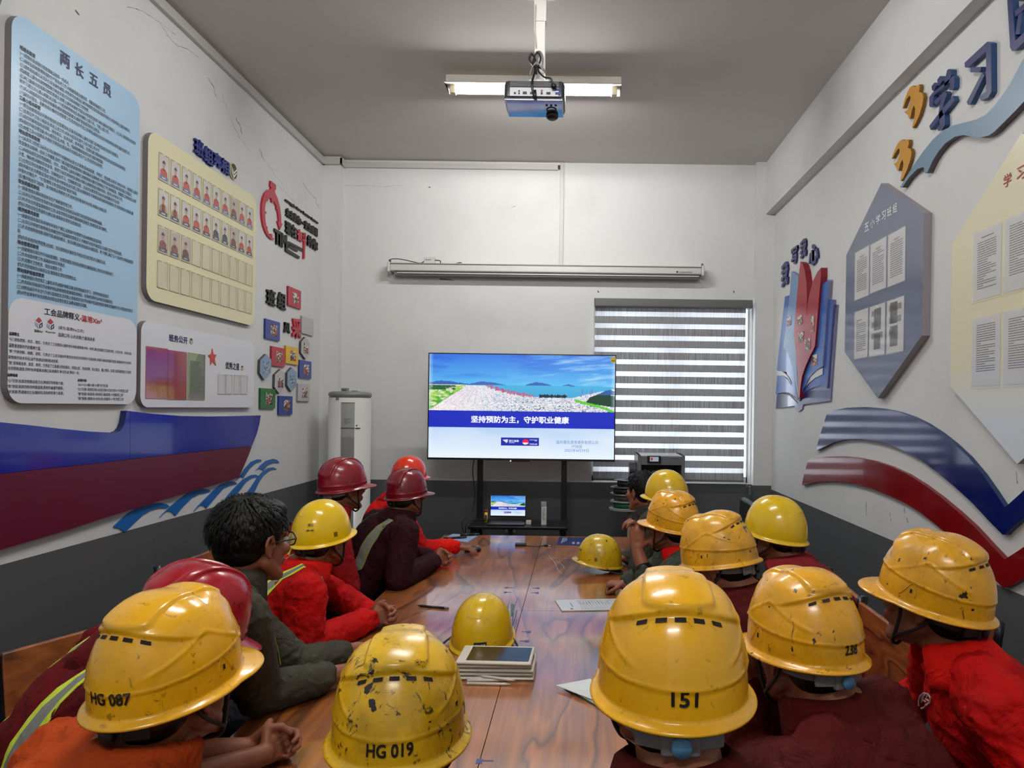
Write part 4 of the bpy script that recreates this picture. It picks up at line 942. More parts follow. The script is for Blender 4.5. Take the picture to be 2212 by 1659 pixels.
# ================================================================== television on its stand
def vnoise(x, y, seed=0):
    xi, yi = np.floor(x).astype(int), np.floor(y).astype(int); fx, fy = x - xi, y - yi
    fx = fx * fx * (3 - 2 * fx); fy = fy * fy * (3 - 2 * fy)
    def h(a, b):
        n = np.sin(a * 127.1 + b * 311.7 + seed * 74.7) * 43758.5453; return n - np.floor(n)
    return (h(xi, yi) * (1 - fx) + h(xi + 1, yi) * fx) * (1 - fy) + (h(xi, yi + 1) * (1 - fx) + h(xi + 1, yi + 1) * fx) * fy
def fbm(x, y, o=4, seed=0):
    s = 0; a = .5
    for i in range(o): s = s + a * vnoise(x * 2 ** i, y * 2 ** i, seed + i); a *= .5
    return s
def mixc(a, b, t): return a + (b - a) * t[..., None]
def C_(r, g, b): return np.array([r, g, b], float)
def screen_image(nx, ny):
    """the picture shown on the television: blue sky over a bay, a container port, a blue title band and a pale lower field"""
    X, Yf = np.meshgrid((np.arange(nx) + .5) / nx, (np.arange(ny) + .5) / ny)          # Yf measured from the top
    x = 130 + X * 1915; y = 120 + Yf * 1095
    img = np.zeros((ny, nx, 3))
    hz = 440 + (x - 1000) * .006
    t = np.clip((y - 120) / 320, 0, 1)
    sky = mixc(C_(52, 122, 226), C_(96, 190, 244), t)
    cl = fbm(x / 420 + y / 300, y / 60 - x / 900, 5, 3)
    sky = mixc(sky, C_(44, 92, 214), np.clip((cl - .5) * 4, 0, 1) * (1 - t) * np.clip(1.5 - x / 1400, 0, 1))
    wisp = fbm(x / 260 - y / 200, y / 26 + x / 300, 5, 9)
    sky = mixc(sky, C_(190, 222, 248), np.clip((wisp - .48) * 3.2, 0, 1) * np.clip((x - 900) / 700, 0, 1) * .8)
    sea = mixc(C_(76, 180, 226), C_(70, 170, 222), np.clip((y - hz) / 110, 0, 1))
    img = np.where((y < hz)[..., None], sky, sea)
    # islands and far hills
    def hill(img, x0, x1, hgt, col, seed, base=0):
        m = np.sin(np.clip((x - x0) / (x1 - x0), 0, 1) * PI) * hgt * (.5 + fbm(x / 60, x * 0 + seed, 3, seed))
        k = ((y > hz + base - m) & (y <= hz + base + 2) & (x > x0) & (x < x1))
        return np.where(k[..., None], col, img)
    img = hill(img, 20, 560, 40, C_(58, 100, 178), 1, 4); img = hill(img, 520, 920, 36, C_(66, 104, 184), 2, 4); img = hill(img, 1120, 1400, 34, C_(58, 104, 182), 3); img = hill(img, 1490, 1640, 15, C_(64, 110, 186), 4)
    # port land: its shore runs from the far upper left down to the right
    shore = np.interp(x, [130, 700, 760, 900, 1100, 1250, 1600, 1800, 2045], [440, 448, 470, 510, 548, 566, 570, 520, 470])
    land = y > shore
    cell = vnoise(x / 9 + (y - 440) * (x - 640) / 9000, y / 5, 5); cell2 = vnoise(x / 16 + (y - 440) * (x - 640) / 5000, y / 7, 8)
    base = mixc(C_(224, 216, 224), C_(246, 240, 244), fbm(x / 90, y / 40, 3, 6))
    base = mixc(base, C_(140, 186, 214), (cell > .62) * .8 * np.clip((x - 420) / 400, 0, 1))
    base = mixc(base, C_(60, 70, 92), (cell2 > .7) * .75 * np.clip((x - 560) / 500, 0, 1) * np.clip((y - 560) / 60, 0, 1))
    base = mixc(base, C_(214, 150, 160), ((vnoise(x / 12, y / 8, 12) > .78)) * .7 * np.clip((760 - x) / 500, 0, 1))
    base = mixc(base, C_(255, 255, 255), ((vnoise(x / 7, y / 5, 15) > .66)) * .8)
    lanes = np.abs(((x - 640) / (y - 405 + 1e-3)) * 3.0 % 1 - .5)
    base = mixc(base, C_(190, 176, 200), (lanes < .07) * .6 * (y < 640))
    img = np.where(land[..., None], base, img)
    edge = np.interp(y, [440, 500, 560, 620, 690, 715], [520, 440, 345, 260, 160, 110])
    gl = (x < edge) & (y > 446)
    g = mixc(C_(60, 160, 50), C_(196, 226, 96), np.clip(fbm(x / 60, y / 26, 4, 21) * 2 - .5, 0, 1)); g = mixc(g, C_(26, 84, 52), ((y < 500) & (x < 400)) * .85); g = mixc(g, C_(236, 236, 214), (fbm(x / 40, y / 14, 4, 25) > .56) * .8)
    img = np.where(gl[..., None], g, img)
    img = np.where(((np.abs(x - edge) < 7) & (y > 470))[..., None], C_(110, 176, 60), img)
    # cranes
    for x0, x1, yb, col, seed in ((720, 900, 0, C_(206, 70, 112), 31), (900, 1210, 0, C_(196, 96, 130), 33)):
        k = (x > x0) & (x < x1) & (np.abs(y - shore + 8) < 22 * (vnoise(x / 8, x * 0, seed) + .2)) & (vnoise(x / 5, y / 4, seed + 3) > .35)
        img = np.where(k[..., None], col, img)
    k = (x > 1265) & (x < 1555) & (np.abs(y - 553) < 16 * (vnoise(x / 10, x * 0, 41) + .35)); img = np.where(k[..., None], C_(30, 42, 56), img)
    k = (x > 1600) & (x < 1830) & (y > 480) & (y < 560) & (vnoise(x / 6, y / 50, 45) > .72); img = np.where(k[..., None], C_(128, 116, 180), img)
    rh = np.interp(x, [1745, 1790, 1850, 1960, 2045], [612, 560, 535, 528, 545]); rb = np.interp(x, [1745, 1850, 2045], [612, 636, 664])
    img = np.where(((x > 1745) & (y > rh - 10) & (y < rb + 8))[..., None], C_(236, 236, 240), img)
    img = np.where(((x > 1750) & (y > rh) & (y < rb))[..., None], mixc(C_(22, 50, 48), C_(38, 84, 52), fbm(x / 30, y / 14, 3, 50)), img)
    img = hill(img, 1860, 2200, 50, C_(52, 96, 168), 7, 84)
    gs = np.interp(x, [1640, 1750, 1900, 2045], [596, 626, 660, 716]); img = np.where(((np.abs(y - gs) < 13) & (x > 1640))[..., None], C_(96, 206, 52), img)
    # lower field and band
    lo = mixc(C_(184, 212, 246), C_(236, 246, 255), np.clip((y - 900) / 300, 0, 1)); lo = mixc(lo, C_(245, 250, 255), np.clip(fbm(x / 500, y / 200, 3, 60) * 1.4 - .4, 0, 1) * .6)
    img = np.where((y > 714 + (x - 130) * .0)[..., None], C_(22, 44, 190), img)
    img = np.where((y > 890)[..., None], lo, img)
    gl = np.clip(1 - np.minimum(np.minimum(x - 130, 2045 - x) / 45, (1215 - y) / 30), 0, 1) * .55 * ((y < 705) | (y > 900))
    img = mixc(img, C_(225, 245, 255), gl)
    return np.clip(img, 0, 255)
def screen_mesh(nx=320, ny=180):
    img = screen_image(nx, ny)
    vs = [(i / nx, 0, 1 - j / ny) for j in range(ny + 1) for i in range(nx + 1)]
    W1 = nx + 1
    me = bpy.data.meshes.new('screen_picture')
    fs = [(j * W1 + i, (j + 1) * W1 + i, (j + 1) * W1 + i + 1, j * W1 + i + 1) for j in range(ny) for i in range(nx)]
    me.from_pydata(vs, [], fs)
    at = me.color_attributes.new('picture', 'FLOAT_COLOR', 'CORNER')
    c = img.reshape(-1, 3) / 255; c = np.where(c <= .04045, c / 12.92, ((c + .055) / 1.055) ** 2.4)
    c4 = np.ones((nx * ny, 4, 4)); c4[:, :, :3] = c[:, None, :]
    at.data.foreach_set('color', c4.reshape(-1))
    return me
SCR = .70
msc = bpy.data.materials.new('screen_light'); msc.use_nodes = True
nt = msc.node_tree; b_ = nt.nodes['Principled BSDF']; a_ = nt.nodes.new('ShaderNodeAttribute'); a_.attribute_name = 'picture'
b_.inputs['Base Color'].default_value = (0, 0, 0, 1); b_.inputs['Roughness'].default_value = .3
nt.links.new(a_.outputs['Color'], b_.inputs['Emission Color']); b_.inputs['Emission Strength'].default_value = SCR
def lit(name, rgb): return mat('lit_' + name, (0, 0, 0), .4, emit=rgb, es=SCR)
sm = screen_mesh(); sm.materials.append(msc)
TVY = 5.45
ta, tb_ = atY(928, 764, TVY), atY(1326, 993, TVY)
tw, thh = tb_.x - ta.x, ta.z - tb_.z
tx0, tz0 = ta.x, tb_.z
tv = thing('television', (tx0 + tw / 2, TVY, tz0), 'large flat television on a black stand showing a port and a blue title band', 'television')
MTV = mat('tv_bezel', (10, 11, 14), .3)
MB().span(tx0 - .008, tx0 + tw + .008, TVY + .002, TVY + .05, tz0 - .016, tz0 + thh + .008).obj('case', MTV, tv, bevel=.004)
MB().span(tx0 + .42, tx0 + tw - .5, TVY + .05, TVY + .09, tz0 + .15, tz0 + thh * .6).obj('rear_housing', MTV, tv, bevel=.01)
def fit_screen(par, x0, z0, y, w, h, rot=None, o=None):
    ob = link('screen', sm, par); ob.location = Vector((x0, y, z0)) - ORG[par.name]; ob.scale = (w, 1, h)
    return ob
fit_screen(tv, tx0, tz0, TVY, tw, thh)
for (a, b, c, d) in ((-.008, 0, -.016, thh + .008), (tw, tw + .008, -.016, thh + .008), (0, tw, -.016, 0), (0, tw, thh, thh + .008)):
    MB().span(tx0 + a, tx0 + b, TVY - .004, TVY + .004, tz0 + c, tz0 + d).obj('bezel_strip', MTV, tv)
def sx(x): return tx0 + (x - 130) / 1915 * tw
def sz(y): return tz0 + (1 - (y - 120) / 1095) * thh
def slide(par, O, ax, az, x_, z_, yy, small=False):
    """lettering and marks of the slide; x_ and z_ map slide units into the screen plane"""
    def P(x, y, d=0): return O(x, y, d)
    def txt(s, x0, yb, x1, yt, name, rgb, bold=.0, res=2):
        mb = MB(); p = P(x0, yb); q = P(x1, yb); r = P(x0, yt)
        text_fit(mb, s, p, (q - p).normalized(), (r - p).normalized(), (0, -1, 0), w=(q - p).length, h=(r - p).length, bold=bold, res=res)
        mb.obj(name, lit(name, rgb), par)
    txt('坚持预防为主，守护职业健康', 566, 845, 1576, 768, 'slide_title', (250, 252, 255), .035)
    mb = MB(); mb.poly([P(878, 1080), P(1270, 1080), P(1270, 995), P(878, 995)]); mb.obj('slide_logo_field', lit('slide_logo_field', (16, 38, 170)), par)
    txt('浙江海港', 960, 1042, 1062, 1018, 'slide_logo_text', (236, 240, 252), .03)
    mb = MB()
    for k in range(3): mb.poly([P(895 + k * 16, 1020 + k * 12, .0006), P(952, 1014 + k * 11, .0006), P(946 - k * 3, 1026 + k * 11, .0006), P(905 + k * 14, 1030 + k * 12, .0006)])
    for k, (xx, ww) in enumerate(((1172, 80), (1225, 26))): mb.poly([P(xx, 1020 + k * 8, .0006), P(xx + ww, 1020 + k * 8, .0006), P(xx + ww, 1016 + k * 8, .0006), P(xx, 1016 + k * 8, .0006)])
    mb.poly([P(960, 1052, .0006), P(1020, 1052, .0006), P(1020, 1048, .0006), P(960, 1048, .0006)])
    tag(mb.obj('slide_logo_mark', lit('slide_logo_mark', (236, 240, 252)), par), kind='stuff')
    mb = MB(); mb.poly([P(1132 + 34 * math.cos(2 * PI * i / 20), 1040 - 30 * math.sin(2 * PI * i / 20), .0006) for i in range(20)]); mb.obj('slide_red_disc', lit('slide_red_disc', (236, 30, 70)), par)
    mb = MB(); mb.poly([P(x, y, .001) for x, y in ((1100, 1048), (1130, 1044), (1165, 1050), (1150, 1062), (1125, 1068), (1108, 1060))]); mb.obj('slide_white_wave', lit('slide_white_wave', (244, 236, 250)), par)
    txt('宁波舟山港', 1172, 1070, 1252, 1054, 'slide_logo_small', (236, 240, 252), .02, 1)
    txt('温州港乐清湾港务有限公司', 1446, 1056, 1880, 1018, 'slide_company', (88, 128, 204))
    txt('卢钱成', 1606, 1098, 1716, 1064, 'slide_name', (88, 128, 204))
    txt('2025年4月29日', 1534, 1140, 1784, 1104, 'slide_date', (88, 128, 204))
slide(tv, lambda x, y, d=0: Vector((sx(x), TVY - .0008 - d, sz(y))), None, None, None, None, TVY)
mb = MB(); mb.span(sx(2000), sx(2050), TVY - .006, TVY - .002, sz(190), sz(132)); mb.obj('yellow_sticker', mat('sticker_yellow', (206, 176, 20), .5), tv)
MB().span(sx(2005), sx(2046), TVY - .0066, TVY - .006, sz(174), sz(168)).obj('sticker_print', INK, tv)
MB().span(sx(990), sx(1180), TVY - .004, TVY + .02, tz0 - .026, tz0 - .016).obj('sensor_bar', MTV, tv)
MB().ball((sx(980), TVY - .004, tz0 - .02), .004, nu=8, nv=6).obj('power_light', mat('led_white', (255, 255, 255), .4, emit=(255, 255, 255), es=2), tv)
MSTD = mat('stand_black', (12, 14, 22), .35, spec=.4)
st_ = thing('tv_stand', (tx0 + tw / 2, 5.5, 0), 'black two post television stand with a shelf behind the table end', 'tv stand')
xl_, xr_ = atY(1035, 1050, 5.52).x, atY(1218, 1050, 5.52).x
for x in (xl_, xr_): MB().span(x - .022, x + .022, 5.55, 5.59, .07, 1.75).obj('post', MSTD, st_, bevel=.003)
shz = atY(1130, 1132, 5.35).z
MB().span(xl_ - .04, xr_ + .04, 5.22, 5.56, shz - .022, shz).obj('shelf', MSTD, st_, bevel=.004)
for x in (xl_, xr_):
    MB().span(x - .022, x + .022, 5.24, 5.56, shz - .06, shz - .022).obj('shelf_bracket', MSTD, st_)
    MB().span(x - .03, x + .03, 5.2, 5.9, .05, .1).obj('foot', MSTD, st_, bevel=.005)
    for y in (5.24, 5.86): MB().cyl((x - .012, y, .03), (x + .012, y, .03), .03, 16).obj('caster', MBLK, st_, smooth=True)
MB().span(xl_, xr_, 5.56, 5.58, .4, .46).obj('cross_bar', MSTD, st_)
MB().span(xl_, xr_, 5.555, 5.575, 1.3, 1.36).obj('cross_bar', MSTD, st_)
# cords of the television
for nm, lab, pts in (('cord', 'thin black cord hanging down behind the left post of the tv stand', [(1024, 992, 5.58), (1021, 1020, 5.58), (1026, 1070, 5.58), (1018, 1105, 5.56), (998, 1128, 5.5), (1002, 1160, 5.5), (1000, 1230, 5.6)]),
                     ('cable', 'black cord curving from the tv stand shelf down behind the table end', [(1052, 1124, 5.4), (1030, 1122, 5.3), (1010, 1128, 5.2), (1005, 1150, 5.2), (1006, 1200, 5.3), (1004, 1260, 5.6)])):
    o = MB().tube(spl([atY(*p) for p in pts]), .0042, 6).obj(nm, MBLK, None, smooth=True); tag(o, lab, 'cord')
# ---- laptop and small things on the stand's shelf
lp = thing('laptop', atY(1095, 1128, 5.36), 'open black laptop showing the same slide, on the tv stand shelf', 'laptop')
la, lb = atY(1061, 1070, 5.44), atY(1134, 1115, 5.41)
MB().span(la.x - .006, lb.x + .006, 5.425, 5.433, lb.z - .012, la.z + .006).obj('lid', MBLK, lp, bevel=.002)
fit_screen(lp, la.x, lb.z, 5.4245, lb.x - la.x, la.z - lb.z)
def lx_(x, y, d=0): return Vector((la.x + (x - 130) / 1915 * (lb.x - la.x), 5.424 - d * .3, lb.z + (1 - (y - 120) / 1095) * (la.z - lb.z)))
slide(lp, lx_, None, None, None, None, 0)
MB().span(la.x - .008, lb.x + .008, 5.25, 5.425, shz + .0005, shz + .014).obj('base', MBLK, lp, bevel=.003)
mb = MB()
for i in range(5):
    for j in range(13): mb.span(la.x + .012 + j * .0185, la.x + .026 + j * .0185, 5.32 + i * .018, 5.334 + i * .018, shz + .014, shz + .0155)
tag(mb.obj('keys', mat('key_dark', (30, 30, 32), .5), lp), kind='stuff')
gs_ = thing('glue_stick', atY(1050, 1118, 5.4), 'yellow glue stick with a red cap left of the laptop', 'glue stick')
g0 = Vector((atY(1050, 1118, 5.4).x, 5.4, shz + .0005))
MB().lathe(g0, [(0, 0), (.012, 0), (.0125, .08), (.0, .08)], 20).obj('tube', mat('glue_yellow', (206, 176, 36), .4), gs_, smooth=True)
MB().lathe(g0, [(0, .1), (.0115, .1), (.0125, .078), (0, .078)], 20).obj('cap', mat('glue_red', (150, 24, 30), .4), gs_, smooth=True)
MB().span(g0.x - .006, g0.x + .006, 5.3868, 5.3874, g0.z + .02, g0.z + .06).obj('label', INKN, gs_)
pa = thing('power_adapter', atY(1141, 1122, 5.36), 'small white power adapter right of the laptop', 'adapter')
p = atY(1142, 1122, 5.33)
MB().span(p.x - .02, p.x + .02, 5.32, 5.36, shz + .0005, shz + .03).obj('block', mat('white_plastic', (190, 190, 184), .4), pa, bevel=.003)
MB().span(p.x - .027, p.x - .02, 5.33, 5.334, shz + .012, shz + .02).obj('prong', mat('chrome', (200, 200, 200), .2, metal=1), pa)
bx_ = thing('white_box', atY(1175, 1125, 5.36), 'tall narrow white carton with a grey sleeve top on the tv stand shelf', 'box')
p = atY(1175, 1125, 5.33); ztop = atY(1175, 1084, 5.33).z
MB().span(p.x - .02, p.x + .02, 5.31, 5.35, shz + .0005, ztop - .035).obj('carton', mat('carton_white', (196, 196, 192), .5), bx_, bevel=.002)
MB().span(p.x - .023, p.x + .018, 5.315, 5.345, ztop - .035, ztop).obj('sleeve', mat('sleeve_grey', (150, 150, 150), .4), bx_, bevel=.002)
mb = MB()
for k in range(7): mb.span(p.x - .012, p.x + .012 - .005 * (k % 3), 5.3085, 5.31, ztop - .055 - k * .013, ztop - .051 - k * .013)
tag(mb.obj('printed_text', PTXT, bx_), kind='stuff')
MB().box((p.x - .012, 5.313, ztop - .033), (.012, .001, .005), R=Matrix.Rotation(-.7, 3, 'Y')).obj('red_mark', INKR, bx_)
so = thing('wall_socket', atY(1103, 1140, YB), 'grey wall socket with a black plug under the tv stand shelf', 'socket')
p = atY(1103, 1141, YB - .01)
MB().span(p.x - .045, p.x + .045, YB - .01, YB - .001, p.z - .04, p.z + .04).obj('plate', mat('socket_grey', (130, 132, 132), .4), so, bevel=.003)
MB().span(p.x - .02, p.x + .02, YB - .045, YB - .01, p.z - .025, p.z + .025).obj('plug', MBLK, so, bevel=.005)
MB().tube(spl([(p.x, YB - .04, p.z - .02), (p.x, YB - .05, p.z - .1), (p.x - .03, YB - .04, p.z - .3), (p.x - .1, YB - .06, .01)]), .004, 6).obj('plug_cord', MBLK, so, smooth=True)
# ================================================================== round column air conditioner in the back left corner
ac0, ac1 = atY(708, 900, 5.62), atY(797, 900, 5.62)
acx, acr = (ac0.x + ac1.x) / 2, (ac1.x - ac0.x) / 2; acy = 5.66; act = atY(752, 846, 5.62).z
ac = thing('column_air_conditioner', (acx, acy, 0), 'tall round white column air conditioner standing in the back left corner', 'air conditioner')
MAC = mat('ac_white', (206, 206, 202), .3, coat=.2); MACG = mat('ac_grey', (128, 130, 130), .35); MACD = mat('ac_dark', (70, 70, 70), .4)
MB().lathe((acx, acy, 0), [(0, 0), (acr + .01, 0), (acr + .01, .06), (acr, .07), (acr, act - .05), (0, act - .05)], 48).obj('body', MAC, ac, smooth=False)
for o in (bpy.data.objects['body.001'] if 'body.001' in bpy.data.objects else ac,):
    if o.type == 'MESH':
        for p_ in o.data.polygons: p_.use_smooth = abs(p_.normal.z) < .5
MB().lathe((acx, acy, 0), [(0, act - .052), (acr - .006, act - .052), (acr - .006, act - .04), (acr + .002, act - .036), (acr + .002, act - .012), (acr - .02, act), (0, act)], 48).obj('top_cap', MACG, ac, smooth=True)
def arcpanel(a0, a1, z0, z1, r, nm, m, n=10, t=.004):
    mb = MB(); P = []
    for i in range(n + 1):
        a = math.radians(a0 + (a1 - a0) * i / n); P.append((math.sin(a), -math.cos(a)))
    vs = []
    for s, c in P:
        for rr in (r, r + t):
            for z in (z0, z1): vs.append((acx + s * rr, acy + c * rr, z))
    fs = []
    for i in range(n):
        a = i * 4; b = a + 4
        fs += [(a + 2, b + 2, b + 3, a + 3), (a + 1, a + 3, b + 3, b + 1), (a, b, b + 2, a + 2)]
    fs += [(0, 2, 3, 1), (n * 4, n * 4 + 1, n * 4 + 3, n * 4 + 2)]
    mb.add(vs, fs); o = mb.obj(nm, m, ac)
    return o
zf = lambda py: atY(760, py, acy - acr).z
arcpanel(-4, 30, zf(942), zf(870), acr, 'window_panel', mat('ac_glass', (150, 154, 152), .12, coat=1.0))
arcpanel(-4, 30, .25, zf(944), acr, 'front_panel', MACG)
arcpanel(-4.5, 30.5, zf(925.5), zf(924), acr + .004, 'panel_trim', MACD)
arcpanel(-4.5, 30.5, zf(871), zf(869.5), acr + .001, 'panel_trim', MACD)
arcpanel(-22, -12, zf(864), zf(859), acr, 'name_badge', MACG, 4, .002)
arcpanel(33, 46, zf(927), zf(924), acr, 'control_text', MACD, 4, .001)
arcpanel(34, 38, zf(921), zf(918), acr, 'control_text', MACD, 4, .001)
mb = MB()
for k in range(6): arcpanel(2 + (k % 2) * 3, 22 - (k % 3) * 4, zf(905 + k * 2.2), zf(904.3 + k * 2.2), acr + .004, 'label_print', MACD, 4, .0006)
for nm, px, w, hh, lab in (('small_box', 746, .05, .03, 'small grey box on top of the round air conditioner'), ('remote_control', 769, .07, .014, 'white remote control lying on top of the round air conditioner')):
    q_ = atY(px, 838, acy); o = thing(nm, (q_.x, acy, act), lab, nm.split('_')[-1] if nm == 'small_box' else 'remote')
    MB().span(q_.x - w / 2, q_.x + w / 2, acy - .03, acy + .02, act + .0005, act + hh).obj('case', MACG if nm == 'small_box' else MAC, o, bevel=.003)
    MB().span(q_.x - w / 3, q_.x + w / 3, acy - .0315, acy - .03, act + hh * .3, act + hh * .6).obj('front_strip', MACD, o)
# ================================================================== cabinet, 3d printer, filament spools
pr = thing('desktop_printer', atY(1428, 1040, 5.5), 'grey boxy desktop printer with a small lit touch screen in front of the blind', 'printer')
r0, r1 = atY(1378, 990, 5.5), atY(1480, 990, 5.5); ztp = atY(1430, 984, 5.5).z; zbt = .82
MPRT = mat('printer_grey', (104, 106, 108), .35); MPRL = mat('printer_top', (176, 178, 180), .3)
w_ = .028
MB().span(r0.x, r0.x + w_, 5.5, 5.86, zbt, ztp).obj('side_panel', MPRT, pr, bevel=.004)
MB().span(r1.x - w_, r1.x, 5.5, 5.86, zbt, ztp).obj('side_panel', MPRT, pr, bevel=.004)
MB().span(r0.x, r1.x, 5.5, 5.86, ztp - .012, ztp).obj('top_panel', MPRL, pr, bevel=.004)
MB().span(r0.x + w_, r1.x - w_, 5.5, 5.52, ztp - .075, ztp - .012).obj('front_header', MPRT, pr)
MB().span(r0.x + w_, r1.x - w_, 5.84, 5.86, zbt, ztp - .012).obj('rear_panel', MACD, pr)
MB().span(r0.x, r1.x, 5.5, 5.86, zbt - .0, zbt + .05).obj('bottom_panel', MPRT, pr)
MB().span(r0.x + w_, r1.x - w_, 5.6, 5.61, zbt + .28, zbt + .29).obj('print_rail', MACG, pr)
MB().span(r0.x + .12, r0.x + .19, 5.57, 5.63, zbt + .24, zbt + .34).obj('print_head', MACD, pr, bevel=.004)
s0, s1 = atY(1398, 995, 5.49), atY(1427, 995, 5.49)
MB().span(s0.x, s1.x, 5.475, 5.5, ztp - .055, ztp - .002).obj('touch_screen_case', MBLK, pr, bevel=.004)
MB().span(s0.x + .02, s1.x - .018, 5.473, 5.475, ztp - .046, ztp - .01).obj('touch_screen', mat('touch_screen_lit', (0, 0, 0), .2, emit=(176, 190, 200), es=.5), pr)
MB().span(s0.x + .026, s0.x + .042, 5.4722, 5.473, ztp - .038, ztp - .016).obj('screen_icon', mat('touch_icon', (0, 0, 0), .2, emit=(200, 60, 50), es=.5), pr)
mb = MB().span(r1.x - .12, r1.x - .05, 5.4985, 5.4995, ztp - .026, ztp - .021)
mb.obj('printed_mark', MACD, pr)
MB().lathe((0, 0, 0), [(.0, -.025), (.07, -.025), (.07, .025), (0, .025)], 24).obj('side_spool', MBLK, pr, smooth=False)
o = bpy.data.objects['side_spool']; o.location = Vector((r0.x - .03, 5.68, ztp - .14)) - ORG[pr.name]; o.rotation_euler = (0, PI / 2, 0); 
for v in o.data.vertices: v.co += ORG[pr.name]
cbn = thing('low_cabinet', (.66, 5.65, 0), 'grey low cabinet under the desktop printer below the window', 'cabinet')
MB().span(.36 + .12, .98, 5.42, 5.9, .03, .818).obj('body', MACG, cbn, bevel=.004)
for k in (0, 1):
    d_ = MB().span(.485 + k * .247, .727 + k * .247, 5.405, 5.419, .06, .79).obj('door', MPRT, cbn, bevel=.003)
    MB().span(.70 + k * .06, .712 + k * .06, 5.39, 5.404, .38, .5).obj('handle', MACD, d_)
MB().span(.5, .96, 5.45, 5.88, 0, .03).obj('plinth', MACD, cbn)
sp0 = atY(1352, 1097, 5.25)
stl = thing('plant_stand', (sp0.x, 5.25, 0), 'small round pedestal stand holding filament spools by the right table end', 'stand')
MB().lathe((sp0.x, 5.25, 0), [(0, sp0.z - .012), (.125, sp0.z - .012), (.128, sp0.z), (0, sp0.z)], 32).obj('table_top', mat('stand_pale', (150, 152, 150), .4), stl, smooth=False)
MB().cyl((sp0.x + .03, 5.25, .02), (sp0.x + .03, 5.25, sp0.z - .012), .018, 16).obj('pole', mat('pole_cream', (150, 140, 116), .5), stl, smooth=True)
MB().lathe((sp0.x + .03, 5.25, 0), [(0, 0), (.13, 0), (.12, .02), (0, .022)], 28).obj('foot', MACD, stl)
z = sp0.z + .0005
SPG = 'filament spools stacked on the pedestal stand'
for lab, col, r_, off in (('green filament spool at the bottom of the spool stack', (6, 96, 52), .118, 0), ('dark filament spool with pale flanges, second from the bottom of the stack', (60, 62, 62), .118, .004), ('black filament spool near the top of the stack', (26, 27, 28), .112, -.006), ('black filament spool topmost of the stack', (20, 20, 22), .1, .01)):
    s_ = thing('filament_spool', (sp0.x + off, 5.25, z), lab, 'spool', SPG)
    fl = mat('flange_grey', (128, 132, 130), .35) if col[1] > 50 else mat('flange_dark', (46, 48, 48), .35)
    for dz in (0, .048): MB().lathe((sp0.x + off, 5.25, z + dz), [(.03, 0), (r_, 0), (r_ + .002, .003), (r_, .005), (.03, .005)], 32).obj('flange', fl, s_)
    MB().lathe((sp0.x + off, 5.25, z), [(.03, .005), (r_ - .022, .005), (r_ - .022, .048), (.03, .048)], 32).obj('filament', mat('filament_%d' % col[1], col, .4), s_, smooth=True)
    z += .0535
# ================================================================== conference table
MW = bpy.data.materials.new('table_wood'); MW.use_nodes = True
def wood(m, sx_, sy_, a=(182, 106, 48), b=(104, 54, 24), c=(150, 86, 42), rough=.11, coat=1.0):
    nt = m.node_tree; bs = nt.nodes['Principled BSDF']
    g = nt.nodes.new('ShaderNodeNewGeometry'); mp = nt.nodes.new('ShaderNodeMapping'); mp.inputs['Scale'].default_value = (sx_, sy_, sx_); nt.links.new(g.outputs['Position'], mp.inputs[0])
    n0 = nt.nodes.new('ShaderNodeTexNoise'); n0.inputs['Scale'].default_value = .7; n0.inputs['Detail'].default_value = 3; n0.inputs['Distortion'].default_value = .5; nt.links.new(mp.outputs[0], n0.inputs['Vector'])
    mu = nt.nodes.new('ShaderNodeMath'); mu.operation = 'MULTIPLY'; mu.inputs[1].default_value = 6; nt.links.new(n0.outputs[0], mu.inputs[0])
    fr = nt.nodes.new('ShaderNodeMath'); fr.operation = 'FRACT'; nt.links.new(mu.outputs[0], fr.inputs[0])
    r = nt.nodes.new('ShaderNodeValToRGB'); nt.links.new(fr.outputs[0], r.inputs[0])
    e = r.color_ramp.elements; e[0].position = 0; e[0].color = (*lin(b), 1); e[1].position = 1; e[1].color = (*lin(b), 1)
    for pos, col in ((.1, c), (.4, a), (.62, c), (.9, a)):
        x = e.new(pos); x.color = (*lin(col), 1)
    mp2 = nt.nodes.new('ShaderNodeMapping'); mp2.inputs['Scale'].default_value = (sx_ * 26, sy_ * 3, sx_ * 26); nt.links.new(g.outputs['Position'], mp2.inputs[0])
    n2 = nt.nodes.new('ShaderNodeTexNoise'); n2.inputs['Scale'].default_value = 1; n2.inputs['Detail'].default_value = 5; nt.links.new(mp2.outputs[0], n2.inputs['Vector'])
    mr = nt.nodes.new('ShaderNodeMapRange'); mr.inputs[1].default_value = .3; mr.inputs[2].default_value = .7; mr.inputs[3].default_value = .72; mr.inputs[4].default_value = 1.12; nt.links.new(n2.outputs[0], mr.inputs[0])
    v = nt.nodes.new('ShaderNodeVectorMath'); v.operation = 'SCALE'; nt.links.new(r.outputs[0], v.inputs[0]); nt.links.new(mr.outputs[0], v.inputs['Scale']); nt.links.new(v.outputs[0], bs.inputs['Base Color'])
    bs.inputs['Roughness'].default_value = .4; bs.inputs['Coat Weight'].default_value = coat; bs.inputs['Coat IOR'].default_value = 1.9; bs.inputs['Coat Roughness'].default_value = rough
    # a film of hand smears makes the lacquer's gloss uneven
    n3 = nt.nodes.new('ShaderNodeTexNoise'); n3.inputs['Scale'].default_value = 5; n3.inputs['Detail'].default_value = 6; nt.links.new(g.outputs['Position'], n3.inputs['Vector'])
    m3 = nt.nodes.new('ShaderNodeMapRange'); m3.inputs[1].default_value = .35; m3.inputs[2].default_value = .75; m3.inputs[3].default_value = rough * .6; m3.inputs[4].default_value = rough * 1.7; nt.links.new(n3.outputs[0], m3.inputs[0]); nt.links.new(m3.outputs[0], bs.inputs['Coat Roughness'])
